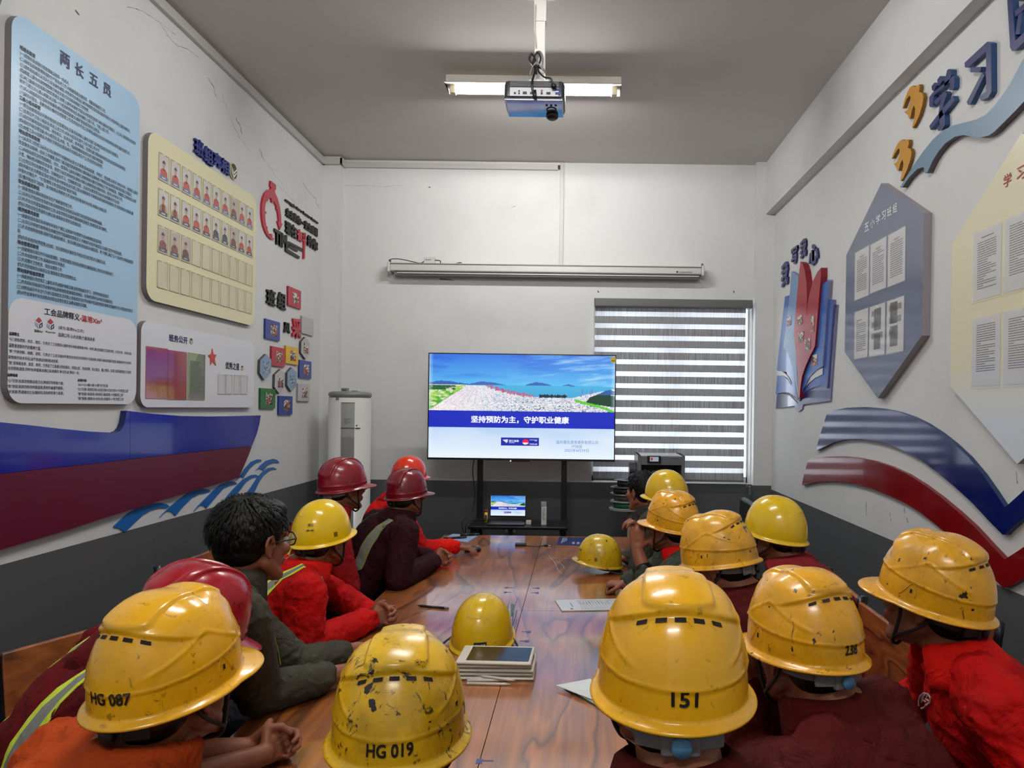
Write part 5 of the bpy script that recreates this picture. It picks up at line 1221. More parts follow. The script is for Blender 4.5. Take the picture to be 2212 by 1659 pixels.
wood(MW, 3.2, .8)
MWC = bpy.data.materials.new('chair_wood'); MWC.use_nodes = True; wood(MWC, 5, 1.6, (176, 98, 46), (84, 42, 20), (140, 76, 38), .3, .5)
TX0, TX1, TXM, TY0, TY1, TYM, TZ = -.93, .45, -.24, 1.3, 4.88, 3.08, .75
tbl = thing('conference_table', (TXM, 3.1, 0), 'long glossy wood grain conference table down the middle of the room', 'table')
for (a, b) in ((TX0, TXM - .0012), (TXM + .0012, TX1)):
    for (c, d) in ((TY0, TYM - .0012), (TYM + .0012, TY1)):
        MB().span(a, b, c, d, TZ - .045, TZ).obj('tabletop_panel', MW, tbl)
for y in (1.7, 3.08, 4.5):
    for s in (-1, 1): MB().span(TXM + s * .42 - .03, TXM + s * .42 + .03, y - .03, y + .03, 0.0, TZ - .045).obj('leg', MSTD, tbl)
    MB().span(TXM - .42, TXM + .42, y - .02, y + .02, TZ - .1, TZ - .045).obj('cross_beam', MSTD, tbl)
MB().span(TXM - .02, TXM + .02, 1.6, 4.6, TZ - .1, TZ - .05).obj('long_beam', MSTD, tbl)
# small blue tape corners stuck on the top, and pale scratches
MTP = mat('blue_tape', (58, 72, 130), .5)
for x0, y0, x1, y1 in ((1094, 1269, 1108, 1271), (1092, 1279, 1105, 1281), (1150, 1270, 1162, 1272), (1147, 1280, 1160, 1282), (1127, 1364, 1142, 1367), (1122, 1384, 1138, 1387), (1124, 1193, 1134, 1194), (1170, 1193, 1180, 1195), (1036, 1642, 1064, 1650)):
    a, b = atZ(x0, y0, TZ), atZ(x1, y1, TZ); s = 1 if x0 < 1120 or (1122 <= x0 < 1130) else -1
    mb = MB(); mb.span(a.x, b.x, a.y - .006, a.y, TZ, TZ + .0006)
    e_ = b if s < 0 or x0 > 1120 else a
    mb.span(e_.x - .008, e_.x + .008, a.y - .018, a.y + .006, TZ + .0001, TZ + .0007)
    mb.obj('tape_mark', MTP, tbl)
MSCR = mat('scratch_pale', (178, 172, 178), .5)
for pts in ([(1180, 1208), (1200, 1204), (1225, 1207), (1245, 1203)], [(1185, 1200), (1198, 1215), (1206, 1232), (1214, 1240)], [(1200, 1212), (1212, 1218), (1220, 1228)], [(1178, 1205), (1190, 1207), (1210, 1205)]):
    P = [atZ(*p, TZ) for p in spl([(a, b, 0) for a, b in pts], 4) for p in [(p.x, p.y)]]
    mb = MB()
    for a, b in zip(P, P[1:]):
        t = (b - a).cross(Vector((0, 0, 1))).normalized() * .0012
        mb.poly([a - t + Vector((0, 0, .0004)), b - t + Vector((0, 0, .0004)), b + t + Vector((0, 0, .0004)), a + t + Vector((0, 0, .0004))])
    tag(mb.obj('scratch', MSCR, tbl), kind='stuff')
# ================================================================== chairs
def make_chair():
    t = thing('conference_chair', (0, 0, 0), 'x', 'chair')
    w, d, sh, bh = .46, .44, .42, .95
    MB().span(-w / 2, w / 2, -d / 2, d / 2, sh - .03, sh).obj('seat', MWC, t, bevel=.01)
    R = Matrix.Rotation(-.12, 3, 'X')
    MB().box((0, -d / 2 - .045, .83), (w - .02, .022, .25), R=R.inverted()).obj('backrest', MWC, t, bevel=.006)
    for s in (-1, 1):
        MB().tube(spl([(s * w / 2, -d / 2 + .02, .0), (s * w / 2, -d / 2 - .0, .45), (s * w / 2, -d / 2 - .03, .7), (s * w / 2, -d / 2 - .066, .97)], 5), .014, 8).obj('rear_leg', MSTD, t, smooth=True)
        MB().cyl((s * w / 2, d / 2 - .03, 0), (s * w / 2, d / 2 - .03, sh - .03), .013, 10).obj('front_leg', MSTD, t, smooth=True)
        MB().cyl((s * w / 2, -d / 2 + .01, .2), (s * w / 2, d / 2 - .03, .2), .009, 8).obj('stretcher', MSTD, t, smooth=True)
    return t
def office_chair(x, y, yaw, label):
    t = thing('office_chair', (0, 0, 0), label, 'chair')
    MB().box((0, 0, .44), (.46, .45, .07)).obj('seat', MBLK, t, bevel=.02)
    MB().box((0, -.245, .84), (.42, .05, .52), R=Matrix.Rotation(.06, 3, 'X')).obj('backrest', MBLK, t, bevel=.02)
    MB().box((0, -.25, .5), (.06, .02, .3)).obj('back_bracket', MSTD, t)
    MB().cyl((0, 0, .08), (0, 0, .41), .025, 14).obj('gas_column', MSTD, t, smooth=True)
    for k in range(5):
        a = 2 * PI * k / 5
        lg = MB().tube([(0, 0, .1), (.25 * math.cos(a), .25 * math.sin(a), .07)], [.025, .016], 8).obj('base_leg', MSTD, t, smooth=True)
        MB().ball((.26 * math.cos(a), .26 * math.sin(a), .03), .029, nu=10, nv=8).obj('caster', MBLK, lg, smooth=True)
    t.location = (x, y, 0); t.rotation_euler = (0, 0, math.radians(-yaw)); return t
CH = make_chair(); _used = [False]
CHAIRS = []
def chair(x, y, yaw, label, group='wood backed chairs around the table'):
    """yaw in degrees: the way the sitter faces, 0 = towards the television, positive = towards the right wall"""
    if not _used[0]:
        _used[0] = True; CH.location = (x, y, 0); CH.rotation_euler = (0, 0, math.radians(-yaw)); CH['label'] = label; CH['group'] = group; return CH
    return copy_tree(CH, (x, y, 0), math.radians(-yaw), label, group)
# ================================================================== things on the table
MPLW = mat('plastic_cream', (206, 200, 184), .4); MSCN = mat('black_glass', (16, 18, 24), .16)
a0 = atZ(1012, 1462, TZ); 
tabx0, tabx1 = atZ(984, 1468, TZ).x, atZ(1147, 1473, TZ).x
tfy = atZ(1080, 1472, TZ).y
TG = 'tablets stacked in the middle of the table'
zt = TZ + .0005; labs = ['cream tablet at the bottom of the tablet stack', 'cream tablet second from the bottom of the stack', 'cream tablet in the middle of the stack', 'cream tablet second from the top of the stack', 'cream tablet with a dark glossy screen on top of the stack']
for k in range(5):
    dx, dy, rz = ((.004, .0, 0), (-.002, .004, .01), (.003, .002, -.01), (-.006, .006, .012), (-.004, -.002, -.03))[k]
    t = thing('tablet', (tabx0 + .13 + dx, tfy + .085 + dy, zt), labs[k], 'tablet', TG)
    MB().span(-.125, .125, -.082, .082, 0, .0105).obj('case', MPLW, t, world=False, bevel=.006)
    MB().span(-.092, .116, -.066, .066, .0105, .0112).obj('screen', MSCN, t, world=False)
    MB().span(-.125, .125, -.0825, -.0815, .0045, .0056).obj('case_seam', mat('seam_grey', (130, 126, 118), .5), t, world=False)
    t.rotation_euler = (0, 0, rz); zt += .0125
PG = 'white stylus pens in front of the tablets'
for i, (p0, p1, z_, lab) in enumerate((((1012, 1462), (1105, 1459), .0, 'white stylus pen lying nearest to the tablet stack'), ((1011, 1476), (1103, 1478), .0, 'white stylus pen lying nearest to the camera'), ((1011, 1470), (1100, 1469), .0, 'white stylus pen in the middle of the loose bunch'), ((1017, 1457), (1112, 1470), .0085, 'white stylus pen lying slantwise on top of the others'))):
    a, b = atZ(*p0, TZ + .005 + z_), atZ(*p1, TZ + .005 + z_)
    t = thing('stylus', a, lab, 'stylus', PG)
    a.z = b.z = TZ + .005 + z_
    MB().tube([a, a + (b - a) * .86, b], [.0045, .0045, .001], 10).obj('barrel', mat('stylus_white', (222, 218, 206), .35), t, smooth=True)
    MB().ball(a, .0047, nu=10, nv=6).obj('end_cap', MPLW, t, smooth=True)
pn = thing('pen', atZ(930, 1310, TZ), 'black pen lying alone on the left side of the table', 'pen')
a, b = atZ(902, 1308, TZ + .005), atZ(969, 1314, TZ + .005)
MB().tube([a, a + (b - a) * .06, a + (b - a) * .1, a + (b - a) * .86], [.0012, .003, .0052, .0052], 10).obj('barrel', MBLK, pn, smooth=True)
MB().tube([a + (b - a) * .86, a + (b - a) * .9, b], [.0052, .0045, .0045], 10).obj('clip_end', mat('pen_grey', (90, 92, 96), .3), pn, smooth=True)
# adapter lead
ad = thing('adapter_lead', atZ(1150, 1182, TZ), 'short black display adapter lead with a silver plug near the far table end', 'adapter')
p = lambda x, y, z=.008: atZ(x, y, TZ + z)
a, b = p(1113, 1179, .0), p(1136, 1180, .0)
MB().span(a.x, b.x, a.y - .02, a.y + .025, TZ + .0005, TZ + .016).obj('adapter_box', MBLK, ad, bevel=.003)
MB().tube(spl([p(1136, 1179), p(1150, 1180), p(1165, 1180), p(1180, 1178)]), .003, 8).obj('lead', MBLK, ad, smooth=True)
c = p(1180, 1178); MB().span(c.x - .015, c.x + .012, c.y - .009, c.y + .009, TZ + .001, TZ + .014).obj('plug_body', MBLK, ad, bevel=.002)
MB().span(c.x + .012, c.x + .03, c.y - .007, c.y + .007, TZ + .003, TZ + .012).obj('plug', mat('chrome', (200, 200, 200), .2, metal=1), ad)
# blue brochure
br = thing('blue_brochure', atZ(1240, 1170, TZ), 'dark blue brochure with small pale print near the far right table corner', 'brochure')
P = [atZ(x, y, TZ + .0005) for x, y in ((1202, 1177), (1280, 1180), (1290, 1163), (1208, 1160))]
MB().prism([q_ + Vector((0, 0, .0015)) for q_ in P], (0, 0, -.0013)).obj('cover', mat('brochure_blue', (30, 48, 104), .3, coat=.3), br)
mb = MB()
O_ = P[3] + Vector((0, 0, .002)); ux_ = (P[2] - P[3]) ; uy_ = (P[0] - P[3])
def bq(a, b, c, d): mb.poly([O_ + ux_ * a + uy_ * d, O_ + ux_ * c + uy_ * d, O_ + ux_ * c + uy_ * b, O_ + ux_ * a + uy_ * b])
for k in range(4): bq(.1 + k * .035, .1 + .05 * (k % 2), .12 + k * .035, .8 - .1 * k)
for k in range(3): bq(.38 + k * .12, .6, .44 + k * .12, .85)
tag(mb.obj('printed_text', mat('brochure_print', (150, 160, 176), .5), br), kind='stuff')
# notes and pens at the far left corner, mouse
nb = thing('white_notebook', atZ(985, 1166, TZ), 'pale notebook under two black pens at the far left table corner', 'notebook')
P = [atZ(x, y, TZ + .0005) for x, y in ((955, 1166), (1010, 1173), (1035, 1157), (978, 1155))]
MB().prism([q_ + Vector((0, 0, .006)) for q_ in P], (0, 0, -.0058)).obj('pages', mat('paper_bluish', (150, 166, 196), .4), nb)
for lab, a, b, r_ in (('longer black marker across the pale notebook', (958, 1163), (1008, 1160), .007), ('black remote control like pen behind the marker on the notebook', (994, 1155.5), (1036, 1154), .009)):
    a, b = atZ(*a, TZ + .015), atZ(*b, TZ + .015)
    t = thing('marker_pen', a, lab, 'pen', 'black pens on the notebook')
    MB().tube([a, a + (b - a) * .65], [r_, r_], 10).obj('barrel', MBLK, t, smooth=True)
    MB().tube([a + (b - a) * .65, b], [r_ * 1.12, r_ * .9], 10).obj('cap', mat('pen_grey_dark', (40, 44, 52), .25), t, smooth=True)
ms = thing('computer_mouse', atZ(1022, 1188, TZ), 'black computer mouse under the hand at the far left table corner', 'mouse')
mc = atZ(1020, 1192, TZ)
MB().ball((mc.x, mc.y + .01, TZ + .012), (.055, .032, .022), nu=20, nv=12).obj('shell', MBLK, ms, smooth=True)
MB().cyl((mc.x + .03, mc.y + .007, TZ + .026), (mc.x + .03, mc.y + .013, TZ + .026), .009, 12).obj('wheel', MACG, ms, smooth=True)
# paper form and folded sheet
pf = thing('printed_form', atZ(1260, 1310, TZ), 'printed white form lying across the table beside the nearest right hand helmets', 'paper')
P = [atZ(x, y, TZ + .0005) for x, y in ((1214, 1321), (1345, 1318), (1330, 1295), (1199, 1298))]
MB().prism([q_ + Vector((0, 0, .004)) for q_ in P], (0, 0, -.0038)).obj('sheets', mat('paper_form', (202, 206, 212), .45), pf)
mb = MB(); O_ = P[3] + Vector((0, 0, .0045)); ux_ = P[2] - P[3]; uy_ = P[0] - P[3]
for k in range(14): bq(.34 + k * .045, .12, .342 + k * .045 + .003, .88)
bq(.33, .12, .95, .135); bq(.33, .86, .95, .875); bq(.2, .3, .215, .7); bq(.15, .8, .19, .93)
for k in range(10): bq(.36 + k * .05, .2 + .05 * (k % 3), .37 + k * .05, .5)
tag(mb.obj('printed_text', PTXT, pf), kind='stuff')
on = thing('open_booklet', atZ(1250, 1490, TZ), 'white booklet with a green back lying half open beside the front right helmet', 'booklet')
A, B_, C2, D2 = atZ(1201, 1480, TZ + .012), atZ(1275, 1466, TZ + .03), atZ(1318, 1500, TZ + .03), atZ(1296, 1524, TZ + .004)
mb = MB(); mb.prism([A, D2 + Vector((0, 0, .01)), C2, B_], (0, 0, -.002)); mb.obj('cover_page', mat('paper_white', (214, 218, 218), .45), on)
G1 = [atZ(1218, 1487, TZ + .002), atZ(1296, 1530, TZ + .002), atZ(1330, 1505, TZ + .002), atZ(1290, 1470, TZ + .002)]
MB().prism(G1, (0, 0, -.0015)).obj('back_cover', mat('booklet_green', (60, 96, 84), .4), on)
G2 = [v + Vector((.0, 0, .006)) for v in G1]; G2[0] += Vector((.006, .004, 0))
MB().prism(G2, (0, 0, -.004)).obj('page_block', mat('paper_white', (214, 218, 218), .45), on)
mb = MB()
for k in range(9):
    t0 = .12 + k * .085
    p_ = A.lerp(B_, t0 + .05); q_ = A.lerp(D2, t0 + .02)
    mb.poly([p_.lerp(q_, .25) + Vector((0, 0, .0012)), p_.lerp(q_, .8) + Vector((0, 0, .0062)), p_.lerp(q_, .8) + Vector((.002, 0, .0062)), p_.lerp(q_, .25) + Vector((.002, 0, .0012))])
# acrylic holder
ah = thing('acrylic_sign_holder', atZ(1105, 1360, TZ), 'clear acrylic tent sign holder standing on the table behind the lemon yellow helmet', 'sign holder')
MAC_ = mat('acrylic', (245, 250, 250), .03, trans=1.0)
c = atZ(1103, 1368, TZ); zt_ = atY(1101, 1284, c.y + .2).z
hx_ = .0
for s in (-1, 1):
    b0_ = Vector((c.x - .005 + s * .0125, c.y - .02, TZ + .001)); 
    MB().prism([b0_, b0_ + Vector((.002, 0, 0)), b0_ + Vector((.002 + s * .002, 0, .09)), b0_ + Vector((s * .002, 0, .09))], (0, .2, 0)).obj('acrylic_leaf', MAC_, ah)
MB().span(c.x - .02, c.x + .01, c.y - .02, c.y + .18, TZ + .0005, TZ + .003).obj('acrylic_foot', MAC_, ah)
MB().span(c.x - .012, c.x + .002, c.y + .12, c.y + .125, TZ + .03, TZ + .085).obj('insert', mat('insert_green', (150, 190, 176), .3), ah)
# ================================================================== hard hats
def inv_s(kind, z, phi):
    K = HK[kind]; zr = K['zr'](phi)
    hz = np.clip((z - zr) / (K['H'] - zr), 0, 1); return 2 / PI * np.arcsin(hz ** (1 / K['q']))
HK = {'vent': dict(a=.104, bf=.124, bb=.129, H=.148, p=.70, q=.92, lip=.012, peak=.034, zr=lambda f: .004 * np.cos(f)),
      'dome': dict(a=.105, bf=.122, bb=.128, H=.146, p=.84, q=.95, lip=.009, peak=.020, zr=lambda f: .006 * np.cos(f) - .008 * (np.cos(f) < 0) * np.cos(f) ** 2 + .004 * np.cos(2 * f)),
      'guard': dict(a=.104, bf=.126, bb=.128, H=.146, p=.74, q=.93, lip=.011, peak=.040, zr=lambda f: .004 * np.cos(f))}
def sst(a, b, x): t = np.clip((x - a) / (b - a), 0, 1); return t * t * (3 - 2 * t)
def hat_surf(kind, phi, s, feat=True):
    K = HK[kind]; al = s * PI / 2
    e = np.cos(al).clip(0) ** K['p']; hz = np.sin(al) ** K['q']
    b = np.where(np.cos(phi) > 0, K['bf'], K['bb'])
    R = 1 / np.sqrt((np.sin(phi) / K['a']) ** 2 + (np.cos(phi) / b) ** 2)
    x = R * np.sin(phi) * e; y = R * np.cos(phi) * e; zr = K['zr'](phi); z = K['H'] * hz + zr * (1 - hz)
    n = np.stack([x / K['a'] ** 2, y / b ** 2, z / K['H'] ** 2 * .8], -1); n /= np.linalg.norm(n, axis=-1, keepdims=True) + 1e-9
    d = np.zeros_like(x)
    if feat and kind == 'vent':
        zl = .046 + .014 * np.cos(phi)
        d = d + .0022 * sst(zl - .001, zl + .0015, z) + .0014 * np.exp(-((z - zl - .002) / .0022) ** 2)
        # rear eyebrow over the vents, front eyebrow, and the crest between them
        zb = .119 - 3.4 * x ** 2; fb = sst(.1, .06, np.abs(x)) * (y < .02)
        d = d + .0062 * sst(zb - .002, zb + .002, z) * fb * sst(.03, -.02, y)
        zf = .112 - 7.0 * x ** 2; ff = sst(.06, .03, np.abs(x))
        d = d + .006 * sst(zf - .002, zf + .002, z) * ff * sst(.02, .05, y)
        w = .030 + .012 * sst(.08, -.1, y)
        d = d + .0055 * sst(w + .004, w - .003, np.abs(x)) * sst(.118, .126, z)
        # cheek sweep line
        d = d + .0016 * np.exp(-((z - (.10 - .5 * np.abs(y + .01))) / .003) ** 2) * sst(.05, .07, np.abs(x)) * (z > .05)
    if feat and kind == 'guard':
        w = .014 + .42 * (.115 - y).clip(0, .2) * .5
        rid = sst(w + .004, w - .002, np.abs(x)) * sst(.05, .085, z)
        d = d + .0075 * rid
        w2 = .008 + .16 * (.115 - y).clip(0, .2)
        d = d - .0055 * sst(w2 + .003, w2 - .003, np.abs(x)) * sst(.07, .1, z) * (y < .1)
        d = d + .002 * np.exp(-((z - .02) / .004) ** 2)
    if feat and kind == 'dome':
        d = d + .0015 * sst(.03, .02, np.abs(x)) * (z > .1)
    P = np.stack([x, y, z], -1) + n * d[..., None]
    P[..., 2] += .012
    return P, n
def hat_mesh(kind, nphi=144, nt=80):
    K = HK[kind]
    ph = np.arange(nphi) / nphi * 2 * PI; rings = []
    for i in range(1, nt + 1):
        s = 1 - (i / nt); rings.append(hat_surf(kind, ph, np.full(nphi, s))[0])
    base = rings[-1]
    c = np.cos(ph); pk = K['peak'] * np.clip((c - .35) / .65, 0, 1) ** 1.3; o = K['lip'] + pk
    dirx, diry = np.sin(ph), np.cos(ph)
    up = .0 if kind != 'dome' else .008
    for fr, dz, dd in ((.12, -.0015, 0), (.35, -.004, 0), (.7, -.0065, 0), (1.0, -.0085, 0), (1.04, -.0105, 0), (1.0, -.0125, 0), (.7, -.0105, 0), (.1, -.006, 0)):
        r = base.copy(); r[:, 0] += dirx * o * fr; r[:, 1] += diry * o * fr; r[:, 2] += dz - pk * .22 * fr * (1 if kind != 'dome' else -.15)
        rings.append(r)
    for s, k in ((.12, .965), (.35, .96), (.62, .955), (.85, .95)):
        q_ = hat_surf(kind, ph, np.full(nphi, s), False)[0]; q_[:, :2] *= k; q_[:, 2] -= .005; rings.append(q_)
    top = hat_surf(kind, np.array([0.]), np.array([1.0]))[0][0]
    V = [tuple(top)] + [tuple(p) for r in rings for p in r]; nr = len(rings); F = []
    for j in range(nphi): F.append((0, 1 + (j + 1) % nphi, 1 + j))
    for i in range(nr - 1):
        for j in range(nphi):
            a = 1 + i * nphi + j; b = 1 + i * nphi + (j + 1) % nphi; F.append((a, b, b + nphi, a + nphi))
    l0 = 1 + (nr - 1) * nphi; F.append(tuple(l0 + j for j in range(nphi)))
    me = bpy.data.meshes.new('hat_shell'); me.from_pydata(V, [], F); me.polygons.foreach_set('use_smooth', [True] * len(F)); me.update()
    return me
HATS = {k: hat_mesh(k) for k in HK}
def hat_mat(name, rgb, dirt=.3, seed=0, rough=.22, dark=(70, 50, 22), thr=.6, coat=.5):
    m = bpy.data.materials.new(name); m.use_nodes = True; nt = m.node_tree; b = nt.nodes['Principled BSDF']
    tc = nt.nodes.new('ShaderNodeTexCoord'); mp = nt.nodes.new('ShaderNodeMapping'); mp.inputs['Location'].default_value = (seed * 3.1, seed * 1.7, seed); nt.links.new(tc.outputs['Object'], mp.inputs[0])
    def nz(scale, det, ro, dist=0.0, msc=None):
        n = nt.nodes.new('ShaderNodeTexNoise'); n.inputs['Scale'].default_value = scale; n.inputs['Detail'].default_value = det; n.inputs['Roughness'].default_value = ro; n.inputs['Distortion'].default_value = dist
        src = mp.outputs[0]
        if msc:
            m2 = nt.nodes.new('ShaderNodeMapping'); m2.inputs['Scale'].default_value = msc; m2.inputs['Rotation'].default_value = (.4, .9, .3); nt.links.new(src, m2.inputs[0]); src = m2.outputs[0]
        nt.links.new(src, n.inputs['Vector']); return n.outputs[0]
    def rng(i, a, c, lo, hi):
        r = nt.nodes.new('ShaderNodeMapRange'); r.inputs[1].default_value = a; r.inputs[2].default_value = c; r.inputs[3].default_value = lo; r.inputs[4].default_value = hi; nt.links.new(i, r.inputs[0]); return r.outputs[0]
    def mix(f, a, c):
        x = nt.nodes.new('ShaderNodeMix'); x.data_type = 'RGBA'; nt.links.new(f, x.inputs[0])
        for i, v in ((6, a), (7, c)):
            if isinstance(v, tuple): x.inputs[i].default_value = (*lin(v), 1)
            else: nt.links.new(v, x.inputs[i])
        return x.outputs[2]
    soft = mix(rng(nz(9, 8, .65), .42, .75, 0, min(.85, dirt * 1.1)), rgb, tuple(int(v * .62) for v in rgb))
    scuff = mix(rng(nz(38, 9, .72, 1.0, (1, 2.4, 1)), thr, thr + .05, 0, min(1, dirt * 2.2)), soft, dark)
    spots = mix(rng(nz(40, 3, .5), thr + .08, thr + .1, 0, min(1, dirt * 2)), scuff, tuple(int(v * .5) for v in dark))
    nt.links.new(spots, b.inputs['Base Color'])
    nt.links.new(rng(nz(14, 6, .6), .35, .75, rough, rough + .3 * dirt + .06), b.inputs['Roughness'])
    b.inputs['Coat Weight'].default_value = coat; b.inputs['Coat Roughness'].default_value = .08 + .15 * dirt
    bp = nt.nodes.new('ShaderNodeBump'); bp.inputs['Strength'].default_value = .12 * dirt + .01; bp.inputs['Distance'].default_value = .004
    nt.links.new(nz(60, 5, .6), bp.inputs['Height']); nt.links.new(bp.outputs[0], b.inputs['Normal'])
    return m
HBLK = mat('hat_slot_dark', (24, 12, 6), .8); HBAND = mat('hat_band_black', (18, 18, 20), .5); HGREY = mat('hat_cradle_grey', (112, 108, 112), .45); HKNOB = mat('hat_knob_blue', (86, 140, 180), .35)
HSTRAP = mat('chin_strap', (22, 22, 24), .7)
def on_hat(kind, phi, z, lift=0.0):
    phi = np.asarray(phi, float); z = np.asarray(z, float)
    P, n = hat_surf(kind, phi, inv_s(kind, z, phi)); return P + n * lift
def hat_decal(mb, kind, txt, phi0, z0, w, h, m=0, bold=.02, slant=0.0):
    co, fs = glyphs(txt, bold, 3, 0.0); lo = co.min(0); d = co.max(0) - lo
    u = (co[:, 0] - lo[0]) / d[0] * w - w / 2; v = (co[:, 1] - lo[1]) / d[1] * h - h / 2
    # subdivide nothing: characters are small against the shell's curvature
    P = on_hat(kind, phi0 - u / .118, z0 + v + slant * u, (.0018 + kz_(co))[:, None])
    mb.add([tuple(p) for p in P], fs, m)
def hat_patch(mb, kind, phi0, z0, w, h, m=0, lift=.001, n=8):
    us = np.linspace(-w / 2, w / 2, n); vs_ = np.linspace(-h / 2, h / 2, 5); U, V = np.meshgrid(us, vs_)
    P = on_hat(kind, phi0 - U.ravel() / .118, z0 + V.ravel(), lift)
    mb.add([tuple(p) for p in P], [(j * n + i, j * n + i + 1, (j + 1) * n + i + 1, (j + 1) * n + i) for j in range(4) for i in range(n - 1)], m)
def head_matrix(loc, yaw, pitch=0, roll=0):
    return Matrix.Translation(loc) @ Matrix.Rotation(math.radians(-yaw), 4, 'Z') @ Matrix.Rotation(math.radians(-pitch), 4, 'X') @ Matrix.Rotation(math.radians(roll), 4, 'Y')
def hard_hat(kind, M, m, label, number=None, npos=(PI, .036, .03, .018), knob=None, strap=True, vents=True, scale=1.0, sticker=None, cradle=None, group='hard hats', marks=None, band=True):
    t = thing('hard_hat', (0, 0, 0), label, 'hard hat', group); ORG[t.name] = Vector((0, 0, 0))
    t.matrix_world = M @ Matrix.Scale(scale, 4)
    me = HATS[kind].copy(); me.materials.append(m); link('shell', me, t)
    if kind == 'vent':
        for sgn, n_, zc, k_, xs in ((-1, 5, .1140, 3.4, .0235), (1, 3, .1065, 7.0, .0165)):
            for i in range(n_):
                x = (i - (n_ - 1) / 2) * xs; z = zc - k_ * x * x - .0005
                ph = (PI if sgn < 0 else 0) + (-sgn) * 0
                e = math.cos(float(inv_s(kind, np.array(z), np.array(ph))) * PI / 2) ** HK[kind]['p']
                s_ = max(-1, min(1, x / (HK[kind]['a'] * e)));
                y_ = math.sqrt(max(0, 1 - s_ * s_)) * e * HK[kind]['bb' if sgn < 0 else 'bf'] * sgn
                ph = math.atan2(x, y_)
                mb = MB(); us = np.linspace(-.0072, .0072, 4); vs_ = np.array([-.0028, .0022]); U, V = np.meshgrid(us, vs_)
                rloc = math.hypot(x, y_)
                P = on_hat(kind, ph + sgn * U.ravel() / rloc, z + V.ravel() - 2 * k_ * x * (U.ravel()), .0012)
                mb.add([tuple(p) for p in P], [(i_, i_ + 1, i_ + 5, i_ + 4) for i_ in range(3)], 0)
                mb.obj('vent_slot', HBLK, t, world=False)
        for s in (-1, 1):      # accessory slot with its raised curl on either side
            mb = MB(); hat_patch(mb, kind, s * PI / 2 * .92, .030, .006, .009, 0, .0008, 4); mb.obj('accessory_slot', HBLK, t, world=False)
            ps = [(s * (PI / 2 * .92 + .10), .018), (s * (PI / 2 * .92 + .10), .034), (s * (PI / 2 * .92 + .05), .045), (s * PI / 2 * .90, .046), (s * (PI / 2 * .88 - .07), .03), (s * (PI / 2 * .88 - .2), .014)]
            pts = [Vector(on_hat(kind, np.array(a), np.array(b), .0002)) for a, b in ps]
            MB().tube(spl(pts, 5), .0016, 6).obj('accessory_rib', m, t, smooth=True, world=False)
    if kind == 'guard':
        for s in (-1, 1):
            mb = MB(); hat_patch(mb, kind, s * PI / 2, .016, .03, .012, 0, .003, 6); mb.obj('side_clip', m, t, world=False)
            for k in range(2):
                mb = MB(); hat_patch(mb, kind, s * (PI / 2 - .3 - .25 * k), .085 - .0 * k, .005, .004, 0, .0008, 3); mb.obj('vent_slot', HBLK, t, world=False)
    if number:
        mb = MB(); hat_decal(mb, kind, number, npos[0], npos[1], npos[2], npos[3], 0, .03); tag(mb.obj('printed_number', mat('hat_ink', (24, 16, 10), .5), t, world=False))
    if sticker:
        for (ph0, z0, w, h, col, txt) in sticker:
            mb = MB(); hat_patch(mb, kind, ph0, z0, w, h, 0, .0008); mb.obj('sticker', mat('hat_sticker_%d_%d_%d' % col, col, .4), t, world=False)
            if txt:
                mb = MB(); hat_decal(mb, kind, txt, ph0, z0, w * .8, h * .4, 0, .02)
                for v in range(len(mb.v)): mb.v[v] = tuple(np.array(mb.v[v]) * 1.004)
                mb.obj('sticker_print', mat('sticker_white', (190, 190, 190), .5), t, world=False)
    if marks:
        for (ph0, z0, w, h, txt) in marks:
            mb = MB(); hat_decal(mb, kind, txt, ph0, z0, w, h, 0, .03); mb.obj('printed_mark', mat('hat_ink2', (60, 56, 20), .5), t, world=False)
    if band:
        mb = MB(); k = 40; vs = []
        for i in range(k):
            a = 2 * PI * i / k; rx, ry = .088, .108
            low = -.006 - .022 * max(0, -math.cos(a)) ** .5
            for rr, z in ((1, .02), (1, low), (.975, low), (.975, .02)): vs.append((math.sin(a) * rx * rr, math.cos(a) * ry * rr, z))
        mb.add(vs, [(i * 4 + j, ((i + 1) % k) * 4 + j, ((i + 1) % k) * 4 + (j + 1) % 4, i * 4 + (j + 1) % 4) for i in range(k) for j in range(4)])
        mb.obj('head_band', cradle or HBAND, t, smooth=False, world=False)
        mb = MB().box((0, -.112, -.024), (.05, .012, .03)); mb.obj('ratchet_case', cradle or HBAND, t, bevel=.004, world=False)
        for s in (-1, 1):
            MB().box((s * .038, -.103, -.020), (.04, .008, .026), R=Matrix.Rotation(s * .42, 3, 'Z')).obj('ratchet_wing', cradle or HBAND, t, bevel=.003, world=False)
        MB().cyl((0, -.116, -.024), (0, -.126, -.024), .0125, 20).obj('ratchet_knob', knob or HBAND, t, smooth=True, world=False)
    if strap:
        mb = MB()
        for s in (-1, 1):
            mb.tube(spl([(s * .09, .035, .012), (s * .083, .035, -.03), (s * .066, .045, -.075), (s * .045, .055, -.108), (0, .062, -.128)], 5), .0042, 6)
            mb.tube(spl([(s * .088, -.045, .008), (s * .084, -.02, -.03), (s * .072, .025, -.07), (s * .060, .05, -.088)], 5), .0038, 6)
        mb.obj('chin_strap', HSTRAP, t, smooth=True, world=False)
    return t
